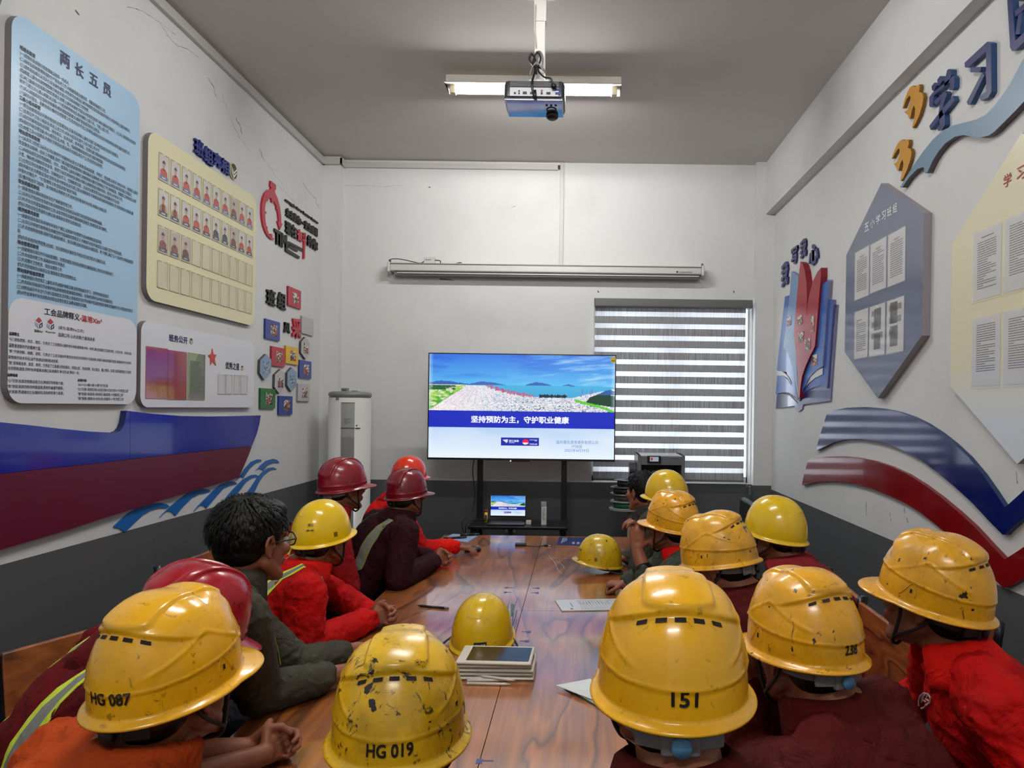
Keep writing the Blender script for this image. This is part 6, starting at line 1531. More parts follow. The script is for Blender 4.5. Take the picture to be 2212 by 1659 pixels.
# ================================================================== people
SKIN = mat('skin', (142, 88, 64), .5, spec=.3, bump=(90, .08), noise=(18, (112, 62, 44), .5))
HAIR = mat('black_hair', (9, 9, 10), .5, spec=.22, bump=(140, .3))
EYEW = mat('eye_white', (215, 210, 205), .2); EYED = mat('eye_dark', (24, 16, 12), .15)
def cloth(name, rgb, rgb2=None, rough=.8, amt=.6):
    m_ = mat(name, rgb, rough, spec=.15, noise=(5, rgb2 or tuple(int(v * .6) for v in rgb), amt), bump=(19, .7))
    for n_ in m_.node_tree.nodes:
        if n_.type == 'BUMP': n_.inputs['Distance'].default_value = .018
        if n_.type == 'TEX_NOISE' and n_.inputs['Detail'].default_value == 8: n_.inputs['Detail'].default_value = 4; n_.inputs['Distortion'].default_value = 1.2
    return m_
C_RED = cloth('cloth_red', (196, 10, 10)); C_BRED = cloth('cloth_bright_red', (222, 22, 14)); C_MAR = cloth('cloth_maroon', (96, 6, 14)); C_DMAR = cloth('cloth_dark_maroon', (46, 8, 18)); C_ORG = cloth('cloth_orange', (186, 70, 20)); C_OLV = cloth('cloth_olive', (66, 64, 54)); C_GRN = cloth('cloth_green', (60, 66, 56)); C_BRED2 = cloth('cloth_brown_red', (76, 10, 8)); C_TRS = cloth('cloth_trousers', (40, 40, 46))
HV = mat('hivis_yellow', (196, 220, 60), .6); HVD = mat('hivis_olive', (122, 128, 84), .7); HVG = mat('reflective_grey', (120, 122, 118), .35)
def head_prims(mb, Mh, sc=1.0):
    L = MB()
    L.ball((0, -.014, .040), (.077, .097, .082), nu=20, nv=14)
    L.ball((0, .030, -.028), (.063, .066, .082), nu=18, nv=12)
    L.ball((0, .040, -.082), (.044, .046, .032))
    L.ball((0, .074, -.100), (.024, .018, .019))
    for s in (-1, 1):
        L.cap((s * .055, .005, -.050), (s * .03, .065, -.096), .021, .017)
        L.ball((s * .043, .068, -.020), (.024, .022, .020))
        L.cap((s * .014, .088, .024), (s * .046, .074, .020), .010, .009)
        L.ball((s * .011, .099, -.034), .0095)
        # ear: shell, rim and lobe
        E = Matrix.Rotation(s * .35, 3, 'Z')
        L.ball((s * .081, -.006, -.004), (.006, .018, .028), R=E)
        L.chain([Vector((s * .088, .004, .010)), Vector((s * .090, -.004, .026)), Vector((s * .094, -.020, .022)), Vector((s * .094, -.026, .002)), Vector((s * .088, -.016, -.022)), Vector((s * .081, -.004, -.032))], [.0045, .005, .005, .0045, .0045, .006], 8)
        L.ball((s * .082, .009, -.002), (.005, .006, .009))
    L.cap((0, .092, .012), (0, .112, -.028), .009, .0125)
    L.cap((-.019, .094, -.058), (.019, .094, -.058), .0065, .0065); L.cap((-.015, .091, -.069), (.015, .091, -.069), .007, .007)
    mb.add([Mh @ (Vector(v) * sc) for v in L.v], L.f)
def hand_prims(mb, w, f, n, right, pose='relaxed', sc=1.0):
    """w wrist, f towards the knuckles, n back of the hand; thumb on the side f x n (left hand) or its opposite"""
    w, f, n = Vector(w), Vector(f).normalized(), Vector(n); n = (n - f * n.dot(f)).normalized(); s = f.cross(n) * (-1 if right else 1)
    curl = {'relaxed': (22, 28, 20), 'fist': (70, 85, 55), 'clasp': (42, 62, 40), 'flat': (10, 14, 10), 'grip': (30, 42, 30)}[pose]
    mb.ball(w + f * .01, (.024 * sc,) * 3)
    fing = [(.029, .040, .024, .019, .0088), (.0095, .045, .028, .020, .0092), (-.0095, .042, .026, .020, .0088), (-.027, .033, .020, .017, .0078)]
    for i, (o, a, b, c, r) in enumerate(fing):
        k = w + f * (.084 - .004 * abs(i - 1)) * sc + s * o * sc
        mb.cap(w + f * .016 + s * o * .55 * sc, k, .0145 * sc, .0118 * sc, 10)
        mb.cap(w + f * .03 + s * o * .6 * sc - n * .006, k - n * .004, .012 * sc, .0095 * sc, 8)
        d = f; p = k; ang = 0
        for j, (l, cu) in enumerate(zip((a, b, c), curl)):
            ang += math.radians(cu + i * 3 * (pose != 'flat'))
            d = (f * math.cos(ang) - n * math.sin(ang) + s * (o * (1.6 if pose in ('flat', 'relaxed') else .2))).normalized(); q_ = p + d * l * sc
            mb.cap(p, q_, r * (1 - .08 * j) * sc, r * (1 - .08 * (j + 1)) * sc, 8); p = q_
    p = w + f * .018 + s * .020; q_ = p + (f * .55 + s * .8 - n * .25).normalized() * .040 * sc
    mb.cap(p, q_, .014 * sc, .011 * sc, 8)
    if pose in ('fist', 'clasp', 'grip'): r1 = q_ + (f * .85 - n * .45 + s * .1).normalized() * .034 * sc; r2 = r1 + (f * .6 - n * .6 - s * .4).normalized() * .026 * sc
    else: r1 = q_ + (f * .85 + s * .4 - n * .15).normalized() * .033 * sc; r2 = r1 + (f * .95 + s * .1 - n * .25).normalized() * .026 * sc
    mb.cap(q_, r1, .0105 * sc, .0098 * sc, 8); mb.cap(r1, r2, .0096 * sc, .008 * sc, 8)
def remesh(mb, name, voxel, mats, parent, smooth=3, fold=None, decim=None):
    me = mb.mesh(name, mats)
    ob = bpy.data.objects.new(name, me); COL.objects.link(ob)
    r = ob.modifiers.new('r', 'REMESH'); r.mode = 'VOXEL'; r.voxel_size = voxel; r.use_smooth_shade = True
    if smooth:
        s_ = ob.modifiers.new('s', 'SMOOTH'); s_.factor = .5; s_.iterations = smooth
    dg = bpy.context.evaluated_depsgraph_get(); dg.update()
    m2 = bpy.data.meshes.new_from_object(ob.evaluated_get(dg)); m2.name = name
    bpy.data.objects.remove(ob); bpy.data.meshes.remove(me)
    m2.materials.clear()
    for mm in (mats if isinstance(mats, (list, tuple)) else [mats]): m2.materials.append(mm)
    n = len(m2.vertices); co = np.zeros(n * 3); m2.vertices.foreach_get('co', co); co = co.reshape(-1, 3)
    if fold:
        no = np.zeros(n * 3); m2.vertices.foreach_get('normal', no); no = no.reshape(-1, 3)
        co = co + no * fold(co)[:, None]; m2.vertices.foreach_set('co', co.reshape(-1))
    m2.polygons.foreach_set('use_smooth', [True] * len(m2.polygons)); m2.update()
    return m2, co
def n3(c, f, seed):
    """cheap smooth 3D noise from warped sines, -1..1"""
    x, y, z = (c[:, i] * f * (1.2, .6, 1.0)[i] for i in range(3)); rs = np.random.RandomState(seed); out = 0
    for k in range(5):
        d = rs.normal(size=3); d /= np.linalg.norm(d); d *= (1 + .5 * k); ph = rs.rand() * 6.28
        out = out + np.sin(d[0] * x + d[1] * y + d[2] * z + ph + 1.6 * np.sin(d[1] * x - d[2] * y + d[0] * z + ph * 2)) / (1 + .35 * k)
    return out / 2.6
def folds(joints, seed, amp=.006):
    J = [np.array(j) for j in joints]
    def f(c):
        w = np.full(len(c), .55)
        for j in J: w = np.maximum(w, 1.6 * np.exp(-(np.linalg.norm(c - j, axis=1) / .11) ** 2))
        a = 1 - np.abs(n3(c, 42, seed)) ** .75 * 2; b = 1 - np.abs(n3(c, 84, seed + 1)) ** .75 * 2
        return amp * w * (.75 * a + .3 * b)
    return f
def shift(mo, org):
    for v in mo.vertices: v.co -= org
def ribbon(bvh, samples, half, lift, dirw, name, m, parent, stripe=None, reach=.21):
    """samples: list of (origin, direction) rays towards the cloth; dirw: width direction"""
    rows = []
    for o, d in samples:
        row = []
        for k in (-1, -.5, 0, .5, 1):
            h, nn, _, _ = bvh.ray_cast(o + dirw * half * k, d)
            if h is None or (h - (o + dirw * half * k + d * .45)).length > reach: break
            row.append(h - d * lift)
        if len(row) == 5: rows.append(row)
    if len(rows) < 2: return
    for (a, b, mm, nm, ex) in [(0, 4, m, name, 0)] + ([(1, 3, stripe, 'reflective_strip', .0015)] if stripe else []):
        mb = MB(); vs = []; w = b - a + 1
        for (row, (o, d)) in zip(rows, samples): vs += [r - d * ex for r in row[a:b + 1]]
        fs = []
        for i in range(len(rows) - 1):
            if (rows[i][2] - rows[i + 1][2]).length > .12: continue
            for j in range(w - 1): q_ = i * w + j; fs.append((q_, q_ + 1, q_ + w + 1, q_ + w))
        if not fs: return
        mb.add(vs, fs); o_ = mb.obj(nm, mm, parent); md = o_.modifiers.new('t', 'SOLIDIFY'); md.thickness = .0015; md.offset = 0
NAMES = []
def person(label, head, yaw, pelvis, tyaw, jacket, R=None, L=None, pitch=0, roll=0, skin_voxel=.0062, cloth_voxel=.0092, cuff=.93, collar=None, hair='cap', vest=None, glasses=False, leg_yaw=None, hs=1.0, seed=0, shoulder_drop=.0, lean=0, collar_open=True, shw=.185, watch=None, cuffm=None, nb_at=None, foldamp=.0055):
    head = Vector(head); pelvis = Vector(pelvis); pelvis.z += .045; ty = math.radians(tyaw)
    fwd = Vector((math.sin(ty), math.cos(ty), 0)); rt = Vector((math.cos(ty), -math.sin(ty), 0)); up = Vector((0, 0, 1))
    t = thing('person', (pelvis.x, pelvis.y, 0), label, 'person', 'workers seated around the table'); org = ORG[t.name]
    Mh = head_matrix(head, yaw, pitch, roll)
    hb = Mh @ Vector((0, -.035, -.06)); nb = Vector(nb_at) if nb_at else hb + Vector((pelvis.x - head.x, pelvis.y - head.y, 0)) * .12 + Vector((0, 0, -.048))
    ax = (nb - pelvis).normalized()
    shc = nb - ax * (.045 + shoulder_drop)
    sh = {1: shc + rt * shw - up * .012, -1: shc - rt * shw - up * .012}
    Rt = Matrix((rt, fwd, rt.cross(fwd))).transposed()
    ra = up.rotation_difference(ax).to_matrix() @ Rt
    ch = pelvis.lerp(nb, .70); wa = pelvis.lerp(nb, .33)
    J = MB()
    J.ball(pelvis, (.18, .14, .14), R=ra, nu=20, nv=14); J.ball(wa, (.165, .125, .17), R=ra, nu=20, nv=14)
    J.ball(ch, (.185, .135, .19), R=ra, nu=20, nv=14); J.ball(pelvis.lerp(nb, .52), (.168, .125, .16), R=ra, nu=20, nv=14)
    J.cap(sh[-1], sh[1], .074, .074, 14); J.cap(shc - ax * .05 + rt * .12, shc - ax * .05 - rt * .12, .088, .088, 14)
    for s in (-1, 1): J.cap(nb - ax * .005 + rt * s * .02, sh[s] + up * .01, .058, .062, 14)
    B = MB(); head_prims(B, Mh, hs)
    B.cap(Mh @ Vector((0, -.022, -.03)), nb, .056 * hs, .060, 16); B.cap(Mh @ Vector((0, .0, -.06)), nb + fwd * .01, .045, .05, 12)
    B.cap(nb, nb.lerp(pelvis, .4), .07, .08, 12); B.cap(sh[-1], sh[1], .04, .04, 10)
    J2 = list(sh.values())
    lap = {1: pelvis + fwd * .30 + rt * .10 + up * .14, -1: pelvis + fwd * .30 - rt * .10 + up * .14}
    extra = []
    for s, A in ((1, R), (-1, L)):
        S0 = sh[s]
        if A is None: A = dict(e=S0 + up * -.27 + rt * s * .05 + fwd * .06, w=lap[s], f=(fwd * .8 - rt * s * .6 - up * .1), n=up, pose='relaxed')
        e, w = Vector(A['e']), Vector(A['w']); cf = A.get('cuff', cuff)
        c = e.lerp(w, cf)
        J.cap(S0, S0.lerp(e, .5), .077, .072, 14); J.cap(S0.lerp(e, .5), e, .072, .063, 14)
        J.cap(e, e.lerp(c, .55), .062, .057, 14); J.cap(e.lerp(c, .55), c, .057, .047 if cf > .8 else .046, 14)
        d_ = (w - e).normalized(); J.tube([c - d_ * .02, c + d_ * .012], [.045, .044], 14)
        B.cap(S0, e, .036, .036, 10); B.cap(e, e.lerp(w, .45), .038, .037, 12); B.cap(e.lerp(w, .45), w, .037, .026, 12)
        hand_prims(B, w, A.get('f', w - e), A.get('n', up), s == 1, A.get('pose', 'relaxed'))
        J2 += [e, c]; extra.append((e, w, c, d_))
    m, co = remesh(B, 'body', skin_voxel, SKIN, t, 2)
    shift(m, org); link('body', m, t)
    fz = TZ + .004
    def fold2(c, g=folds(J2, seed * 7 + 3, foldamp)): return g(c)
    m, co = remesh(J, 'jacket', cloth_voxel, jacket, t, 3, fold2)
    # sleeves that rest on the table top flatten against it instead of sinking in
    tris = [tuple(p.vertices) for p in m.polygons]
    inn = (co[:, 0] > TX0 - .004) & (co[:, 0] < TX1 + .004) & (co[:, 1] > TY0) & (co[:, 1] < TY1) & (co[:, 2] < fz) & (co[:, 2] > .62)
    co[inn, 2] = fz
    m.vertices.foreach_set('co', co.reshape(-1)); m.update()
    bv = BVHTree.FromPolygons([Vector(v) for v in co], tris)
    shift(m, org); link('jacket', m, t)
    # trousers and shoes
    ly = math.radians(leg_yaw if leg_yaw is not None else tyaw); lf = Vector((math.sin(ly), math.cos(ly), 0)); lr = Vector((math.cos(ly), -math.sin(ly), 0))
    T_ = MB(); T_.ball(pelvis, (.17, .14, .12), R=Rt)
    for s in (-1, 1):
        hp = pelvis + lr * s * .09; kn = Vector((pelvis.x, pelvis.y, .53)) + lf * .40 + lr * s * .11; an = Vector((kn.x, kn.y, .09)) - lf * .04
        T_.cap(hp, kn, .085, .062, 12); T_.cap(kn, an, .062, .048, 12)
        ms_ = MB(); ms_.ball(an + lf * .06 - up * .045, (.045, .12, .04), R=Matrix((lr, lf, up)).transposed()); ms_.ball(an - up * .03, (.042, .05, .055)); ms_.obj('shoe', MBLK, t, smooth=True)
    m, _ = remesh(T_, 'trousers', .016, C_TRS, t, 2); shift(m, org); link('trousers', m, t)
    # collar
    cm = collar or jacket
    K = 26; vs = []; prof = [(.064, -.015), (.064, .044), (.071, .056), (.085, .045), (.103, .008), (.115, -.022)]
    a0 = 142
    for i in range(K + 1):
        a = math.radians(-a0 + 2 * a0 * i / K); fr = abs(a) / math.radians(a0)
        dr = -fwd * math.cos(a) + rt * math.sin(a)
        for j, (r_, z_) in enumerate(prof):
            ext = (fr ** 3) * (.030 if j >= 4 else 0.0)
            vs.append(nb + dr * (r_ * (1.0 + .05 * math.sin(a * 3 + seed)) + ext * .3) + ax * (z_ + .012 - .035 * fr ** 2 - ext) + fwd * (.02 * fr ** 2))
    w_ = len(prof); fs = [(i * w_ + j, i * w_ + j + 1, (i + 1) * w_ + j + 1, (i + 1) * w_ + j) for i in range(K) for j in range(w_ - 1)]
    mb = MB(); mb.add(vs, fs); o_ = mb.obj('collar', cm, t, smooth=True); md = o_.modifiers.new('t', 'SOLIDIFY'); md.thickness = .004; md.offset = 0
    # eyes
    for s in (-1, 1):
        e_ = MB(); e_.ball(Mh @ (Vector((s * .031, .080, .004)) * hs), .0125, nu=12, nv=8); eo = e_.obj('eye', EYEW, t, smooth=True)
        MB().ball(Mh @ (Vector((s * .031, .0885, .004)) * hs), (.006, .006, .006), nu=10, nv=6).obj('iris', EYED, eo, smooth=True)
        MB().tube([Mh @ (Vector(p) * hs) for p in ((s * .016, .101, .030), (s * .032, .096, .035), (s * .048, .083, .030))], [.003, .0032, .0018], 6).obj('eyebrow', HAIR, t, smooth=True)
    if hair == 'cap':
        L_ = MB(); L_.ball((0, -.020, .036), (.083, .099, .088), nu=24, nv=16); L_.ball((0, -.045, -.022), (.064, .062, .052)); L_.ball((0, -.02, .0), (.079, .062, .04))
        for s in (-1, 1): L_.cap((s * .074, .03, .03), (s * .074, .028, .002), .010, .006)
        m, _ = remesh(_xf(L_, Mh, hs), 'hair', .007, HAIR, t, 2); shift(m, org); link('hair', m, t)
    else: hair_full(t, Mh, hs, org, seed)
    if glasses:
        g = MB(); G2 = MB()
        for s in (-1, 1):
            k = 20; ring = [Vector((s * .034 + .025 * math.cos(2 * PI * i / k), .104 - .004 * abs(math.cos(2 * PI * i / k)), .002 + .019 * math.sin(2 * PI * i / k))) for i in range(k)]
            g.tube([Mh @ (p * hs) for p in ring], .0022, 6, closed=True)
            g.tube([Mh @ (Vector(p) * hs) for p in ((s * .059, .102, .008), (s * .078, .085, .008), (s * .086, .01, .008), (s * .085, -.012, .0), (s * .084, -.02, -.012))], .0022, 6)
            G2.poly([Mh @ (p * hs) for p in ring])
        g.tube([Mh @ (Vector(p) * hs) for p in ((-.01, .105, .004), (0, .109, .007), (.01, .105, .004))], .002, 6)
        go = g.obj('glasses_frame', MBLK, t, smooth=True); G2.obj('lens', mat('glasses_lens', (230, 235, 240), .02, alpha=.25, coat=1), go)
    if vest:
        vm = HV if vest != 'olive' else HVD; zc = ch + ax * .0
        for s in (-1, 1):
            sm_ = []
            for k in range(34):
                a = math.radians(-40 + 260 * k / 33); d = fwd * math.cos(a) + ax * math.sin(a)
                c = ch + rt * s * .105 - ax * .02; sm_.append((c + d * .45, -d))
            sm_ = [q_ for q_ in sm_ if True]
            ribbon(bv, sm_, .026, .004, rt, 'hivis_strap', vm, t, HVG)
        if vest != 'straps':
            sm_ = []
            for k in range(41):
                a = math.radians(130 + 100 * k / 40); d = fwd * math.cos(a) + rt * math.sin(a); sm_.append((ch - ax * .10 + d * .5, -d))
            ribbon(bv, sm_, .026, .004, ax, 'hivis_belt', vm, t, HVG)
    if watch:
        e, w, c, d_ = extra[watch[0]]; p = e.lerp(w, watch[1])
        MB().tube([p - d_ * .012, p + d_ * .012], [.034, .032], 18).obj('wristwatch_strap', watch[2], t, smooth=True)
    if cuffm:
        for e, w, c, d_ in extra: MB().tube([c - d_ * .01, c + d_ * .03], [.047, .041], 18).obj('knit_cuff', cuffm, t, smooth=True)
    return t, Mh, sh, bv, dict(nb=nb, ch=ch, rt=rt, fwd=fwd, ax=ax)
def _xf(L, M, sc=1.0):
    o = MB(); o.add([M @ (Vector(v) * sc) for v in L.v], L.f); return o
def hair_full(t, Mh, hs, org, seed):
    L_ = MB(); L_.ball((0, -.018, .044), (.086, .102, .090), nu=24, nv=16); L_.ball((0, -.04, -.015), (.070, .066, .052)); L_.ball((0, .055, .085), (.06, .04, .035))
    for s in (-1, 1): L_.cap((s * .078, .02, .03), (s * .078, .018, .0), .012, .007)
    m, _ = remesh(_xf(L_, Mh, hs), 'hair', .006, HAIR, t, 2); shift(m, org); hb = link('hair', m, t)
    rd = random.Random(seed + 5); mb = MB()
    W0 = Vector((.02, -.045, .13))
    for i in range(1500):
        u = rd.random(); a = rd.uniform(0, 2 * PI); v = rd.uniform(-.35, 1) 
        n = Vector((math.sin(a) * math.sqrt(max(0, 1 - v * v)), math.cos(a) * math.sqrt(max(0, 1 - v * v)), v))
        p = Vector((n.x * .086, n.y * .102 - .018, n.z * .090 + .044))
        if n.y > .35 and p.z < .055: continue
        if abs(n.x) > .8 and n.y > -.1 and p.z < .03: continue
        if n.y < 0 and p.z < -.03: continue
        flow = (p - W0); flow = (flow - n * flow.dot(n)); flow = flow.normalized() if flow.length > 1e-4 else Vector((1, 0, 0))
        flow = (flow + Vector((rd.uniform(-.3, .3), rd.uniform(-.1, .4), -.35))).normalized(); flow = (flow - n * flow.dot(n) * .8).normalized()
        l = rd.uniform(.030, .052) * (1.0 if n.y < .5 else 1.15); w = flow.cross(n).normalized() * rd.uniform(.0016, .003)
        lift = rd.uniform(.0, .006)
        pts = [p - n * .002, p + flow * l * .4 + n * (.003 + lift), p + flow * l * .75 + n * (.001 + lift), p + flow * l - n * .006]
        vs = [pts[0] - w, pts[0] + w, pts[1] - w, pts[1] + w, pts[2] - w * .7, pts[2] + w * .7, pts[3]]
        mb.add([Mh @ (x * hs) for x in vs], [(0, 1, 3, 2), (2, 3, 5, 4), (4, 5, 6)])
    tag(mb.obj('hair_strands', HAIR, hb, smooth=True), kind='stuff')
def HD(px, py, Y, off=.172):
    p = atY(px, py, Y); return Vector((p.x, p.y, p.z - off))
def clasp(C, f, spread=.032, pose='clasp', els=None, back=.07, tilt=.25):
    C = Vector(C); f = Vector(f).normalized(); r = f.cross(Vector((0, 0, 1))).normalized()
    out = []
    for s, e in ((1, els[0]), (-1, els[1])):
        w = C - f * back + r * s * spread
        out.append(dict(e=e, w=w, f=(f - r * s * .28), n=(r * s + Vector((0, 0, tilt))), pose=pose))
    return out
YA, YB_ = (240, 178, 12), (236, 194, 8)          # amber vented hats, lemon smooth hats
RHAT = (132, 6, 26)
def wear(kind, Mh, m, label, hs=1.0, **k): return hard_hat(kind, Mh, m, label, scale=hs, **k)
TBL = TZ + .045
# ---- left side of the table, from the camera backwards
c = atZ(605, 1600, TBL)
h = HD(372, 1268, 1.20)
R_, L_ = clasp((c.x, c.y, TBL), (.55, .85, 0), els=(Vector((-1.0, 1.38, TBL + .03)), Vector((-1.0, 1.62, TBL + .02))))
R_['cuff'] = L_['cuff'] = .35
p = person('person in an orange jacket at the front left, hands clasped, yellow hard hat', h, 16, (-1.02, 1.02, .53), 35, C_ORG, R_, L_, pitch=-5, skin_voxel=.004, cloth_voxel=.007, seed=1, leg_yaw=60, cuffm=C_MAR)
wear('vent', p[1], hat_mat('hat_amber_a', YA, .25, 1), 'yellow hard hat printed HG 087 at the lower left', number='HG 087', npos=(PI - .12, .030, .062, .019))
h = HD(404, 1203, 1.56)
R_ = dict(e=Vector((-1.28, 1.50, .86)), w=Vector((-1.02, 1.72, .72)), pose='relaxed'); L_ = dict(e=Vector((-.98, 1.98, .84)), w=Vector((-.86, 1.9, .84)), pose='relaxed')
p = person('person in a maroon jacket with a bright yellow reflective band, red hard hat', h, 34, (-1.24, 1.40, .53), 52, C_MAR, R_, None, pitch=20, roll=6, seed=2, leg_yaw=80, nb_at=(-.99, 1.55, 1.10), vest='yellow', cloth_voxel=.007, shw=.18)
wear('guard', p[1], hat_mat('hat_red_a', (156, 8, 30), .25, 2, coat=.25, dark=(60, 10, 20)), 'red hard hat partly hidden behind the yellow one printed HG 087')
h = HD(545, 1068, 1.95, .135)
e1, e2 = atZ(560, 1500, TBL + .01), atZ(640, 1440, TBL + .01)
w1, w2 = atZ(760, 1448, TBL), atZ(775, 1402, TBL)
p = person('person with bare black hair and black glasses in an olive jacket', h, 28, (-1.22, 1.95, .55), 50, C_OLV, dict(e=e1, w=w1, f=(1, .35, 0), n=(0, 0, 1), pose='relaxed', cuff=.66), dict(e=e2, w=w2, f=(1, -.1, 0), n=(0, 0, 1), pose='relaxed', cuff=.66), hair='full', glasses=True, pitch=2, skin_voxel=.004, cloth_voxel=.007, seed=3, leg_yaw=85, vest='straps', collar=C_OLV)
h = HD(697, 1069, 2.72)
c = atZ(838, 1330, TBL)
R_, L_ = clasp((c.x, c.y, TBL + .005), (.9, .35, 0), els=(atZ(655, 1400, TBL), atZ(735, 1290, TBL)))
p = person('person in a red jacket with yellow and silver shoulder straps, smooth yellow hard hat', h, 26, (-1.32, 2.52, .53), 58, C_RED, R_, L_, pitch=-4, skin_voxel=.0045, cloth_voxel=.007, seed=4, leg_yaw=85, vest='yellow', collar=C_BRED, hs=.97)
wear('dome', p[1], hat_mat('hat_lemon_a', YB_, .06, 4), 'smooth lemon yellow hard hat worn beside the bare black haired person on the left', .97, sticker=[(PI / 2 + .25, .022, .018, .018, (110, 92, 20), None)], marks=[(PI - .45, .07, .022, .010, '浙江'), (PI - .45, .05, .03, .006, '安全')])
h = HD(742, 981, 3.42)
p = person('person with glasses in a dark red jacket, scuffed maroon hard hat', h, 42, (-1.42, 3.15, .55), 60, cloth('cloth_deep_red', (142, 18, 22)), None, None, pitch=-5, glasses=True, seed=5, leg_yaw=88, vest='yellow', hs=.96)
wear('guard', p[1], hat_mat('hat_red_b', RHAT, .45, 5, coat=.2, dark=(40, 8, 14)), 'scuffed maroon hard hat of the person in glasses on the left', .96, cradle=HGREY)
h = HD(880, 1003, 3.72)
c = atZ(962, 1208, TBL)
R_, L_ = clasp((c.x, c.y, TBL + .008), (.85, .5, 0), els=(atZ(858, 1252, TBL), atZ(880, 1200, TBL)))
p = person('person in a dark maroon jacket with olive reflective straps, dark red hard hat', h, 36, (-1.22, 3.55, .53), 52, C_DMAR, R_, L_, pitch=-4, seed=6, leg_yaw=85, vest='olive', hs=.93)
wear('guard', p[1], hat_mat('hat_red_c', (112, 5, 22), .4, 6, coat=.2, dark=(36, 6, 12)), 'dark red hard hat in front of the orange one', .93)
h = HD(884, 976, 4.32)
c = atZ(1008, 1182, TBL)
p = person('person in a bright red jacket reaching for the computer mouse, orange hard hat', h, 40, (-1.35, 4.25, .53), 70, C_BRED, dict(e=atZ(905, 1190, TBL + .01), w=atZ(984, 1180, TBL + .012), f=(1, .05, -.12), n=(0, 0, 1), pose='relaxed'), None, seed=7, leg_yaw=88, hs=.93)
wear('dome', p[1], hat_mat('hat_orange', (214, 46, 8), .04, 7), 'smooth orange red hard hat at the far left table end', .93)
# ---- the two at the near table end
h = HD(866, 1357, 1.13, .176)
p = person('person at the near table end wearing the heavily scuffed hard hat', h, -9, (-.34, .72, .50), 0, C_ORG, None, None, pitch=2, seed=8, skin_voxel=.006)
wear('vent', p[1], hat_mat('hat_amber_b', (230, 182, 18), .9, 8, dark=(40, 40, 22), thr=.575), 'heavily scuffed yellow hard hat printed HG 019 at the bottom centre', number='HG 019', npos=(PI + .02, .022, .062, .019))
h = HD(1455, 1226, .985, .176)
p = person('person at the near table end under the hard hat printed 151', h, 2, (.20, .60, .53), -10, C_BRED2, None, None, pitch=2, seed=9, skin_voxel=.005)
wear('vent', p[1], hat_mat('hat_amber_c', YA, .16, 9), 'large clean yellow hard hat printed 151 with grey cradle and blue knob', number='151', npos=(PI - .02, .025, .030, .018), knob=HKNOB, cradle=HGREY)
# ---- right side
h = HD(1738, 1224, 1.42, .174)
p = person('person in a dark red jacket seen from behind, yellow hard hat printed 238', h, -23, (.78, 1.22, .53), -50, C_BRED2, None, dict(e=Vector((.40, 1.62, TBL + .02)), w=Vector((.395, 1.55, 1.03)), f=(-.1, .1, 1), n=(-.2, 1, 0), pose='fist'), pitch=3, seed=10, skin_voxel=.005, cloth_voxel=.007, leg_yaw=-70)
wear('vent', p[1], hat_mat('hat_amber_d', (236, 170, 18), .6, 10), 'scuffed yellow hard hat printed 238 with a blue ratchet knob', number='238', npos=(PI - .02, .026, .028, .018), knob=HKNOB, cradle=HGREY)
h = HD(2015, 1145, 1.64, .172)
p3 = person('person in a bright red coverall with a white round chest badge, at the right edge', h, -42, (1.14, 1.55, .53), -78, C_RED, dict(e=Vector((1.0, 1.95, .86)), w=Vector((.78, 1.95, .76)), pose='relaxed'), dict(e=Vector((.98, 1.22, .80)), w=Vector((.74, 1.32, .72)), pose='relaxed'), pitch=-9, seed=11, skin_voxel=.005, cloth_voxel=.007, leg_yaw=-80, shw=.2, collar=C_BRED, foldamp=.006)
p = p3
wear('vent', p[1], hat_mat('hat_amber_e', (230, 166, 16), .7, 11, dark=(84, 60, 20)), 'grimy yellow hard hat at the right edge, peak pointing left')
h = HD(1556, 1104, 2.25)
p = person('person in a dark jacket directly behind the hat printed 151', h, -58, (.80, 2.08, .53), -62, C_BRED2, dict(e=Vector((.52, 2.34, .82)), w=Vector((.30, 2.46, TBL)), f=(-1, .3, 0), n=(0, 0, 1), pose='fist'), None, seed=12, leg_yaw=-85, pitch=12)
wear('vent', p[1], hat_mat('hat_amber_f', (230, 168, 22), .85, 12, dark=(70, 56, 24)), 'very scuffed yellow hard hat in the middle of the right hand group', cradle=HGREY)
h = HD(1452, 1051, 2.92)
p = person('person in a dark green jacket with hands folded before the mouth', h, -50, (.76, 2.80, .53), -58, C_GRN, dict(e=Vector((.32, 3.02, TBL + .01)), w=Vector((.262, 3.03, 1.055)), f=(-.05, 0, 1), n=(.9, .4, 0), pose='clasp', cuff=.6), dict(e=Vector((.34, 2.84, TBL + .01)), w=Vector((.258, 2.96, 1.05)), f=(0, .1, 1), n=(-.4, -1, 0), pose='clasp', cuff=.6), pitch=-6, seed=13, leg_yaw=-85, hs=.92, collar=C_RED, watch=(1, .72, MBLK), skin_voxel=.0045)
wear('vent', p[1], hat_mat('hat_amber_g', (236, 168, 16), .7, 13, dark=(84, 60, 24)), 'scuffed amber hard hat with a broad peak, above the folded hands', .92)
h = HD(1440, 1004, 3.5)
p = person('person second from the far right end under a smooth yellow hard hat', h, -48, (.80, 3.42, .53), -65, C_GRN, dict(e=Vector((.46, 3.62, .85)), w=atZ(1352, 1262, TBL), f=(-1, .2, 0), n=(0, 0, 1), pose='fist'), None, seed=14, leg_yaw=-85, hs=.93)
wear('dome', p[1], hat_mat('hat_lemon_b', (222, 182, 18), .2, 14), 'smooth lemon yellow hard hat in front of the printer, the farthest on the right', .93, marks=[(PI - .1, .02, .07, .010, '安全第一预防为主')])
h = HD(1388, 1014, 4.05, .135)
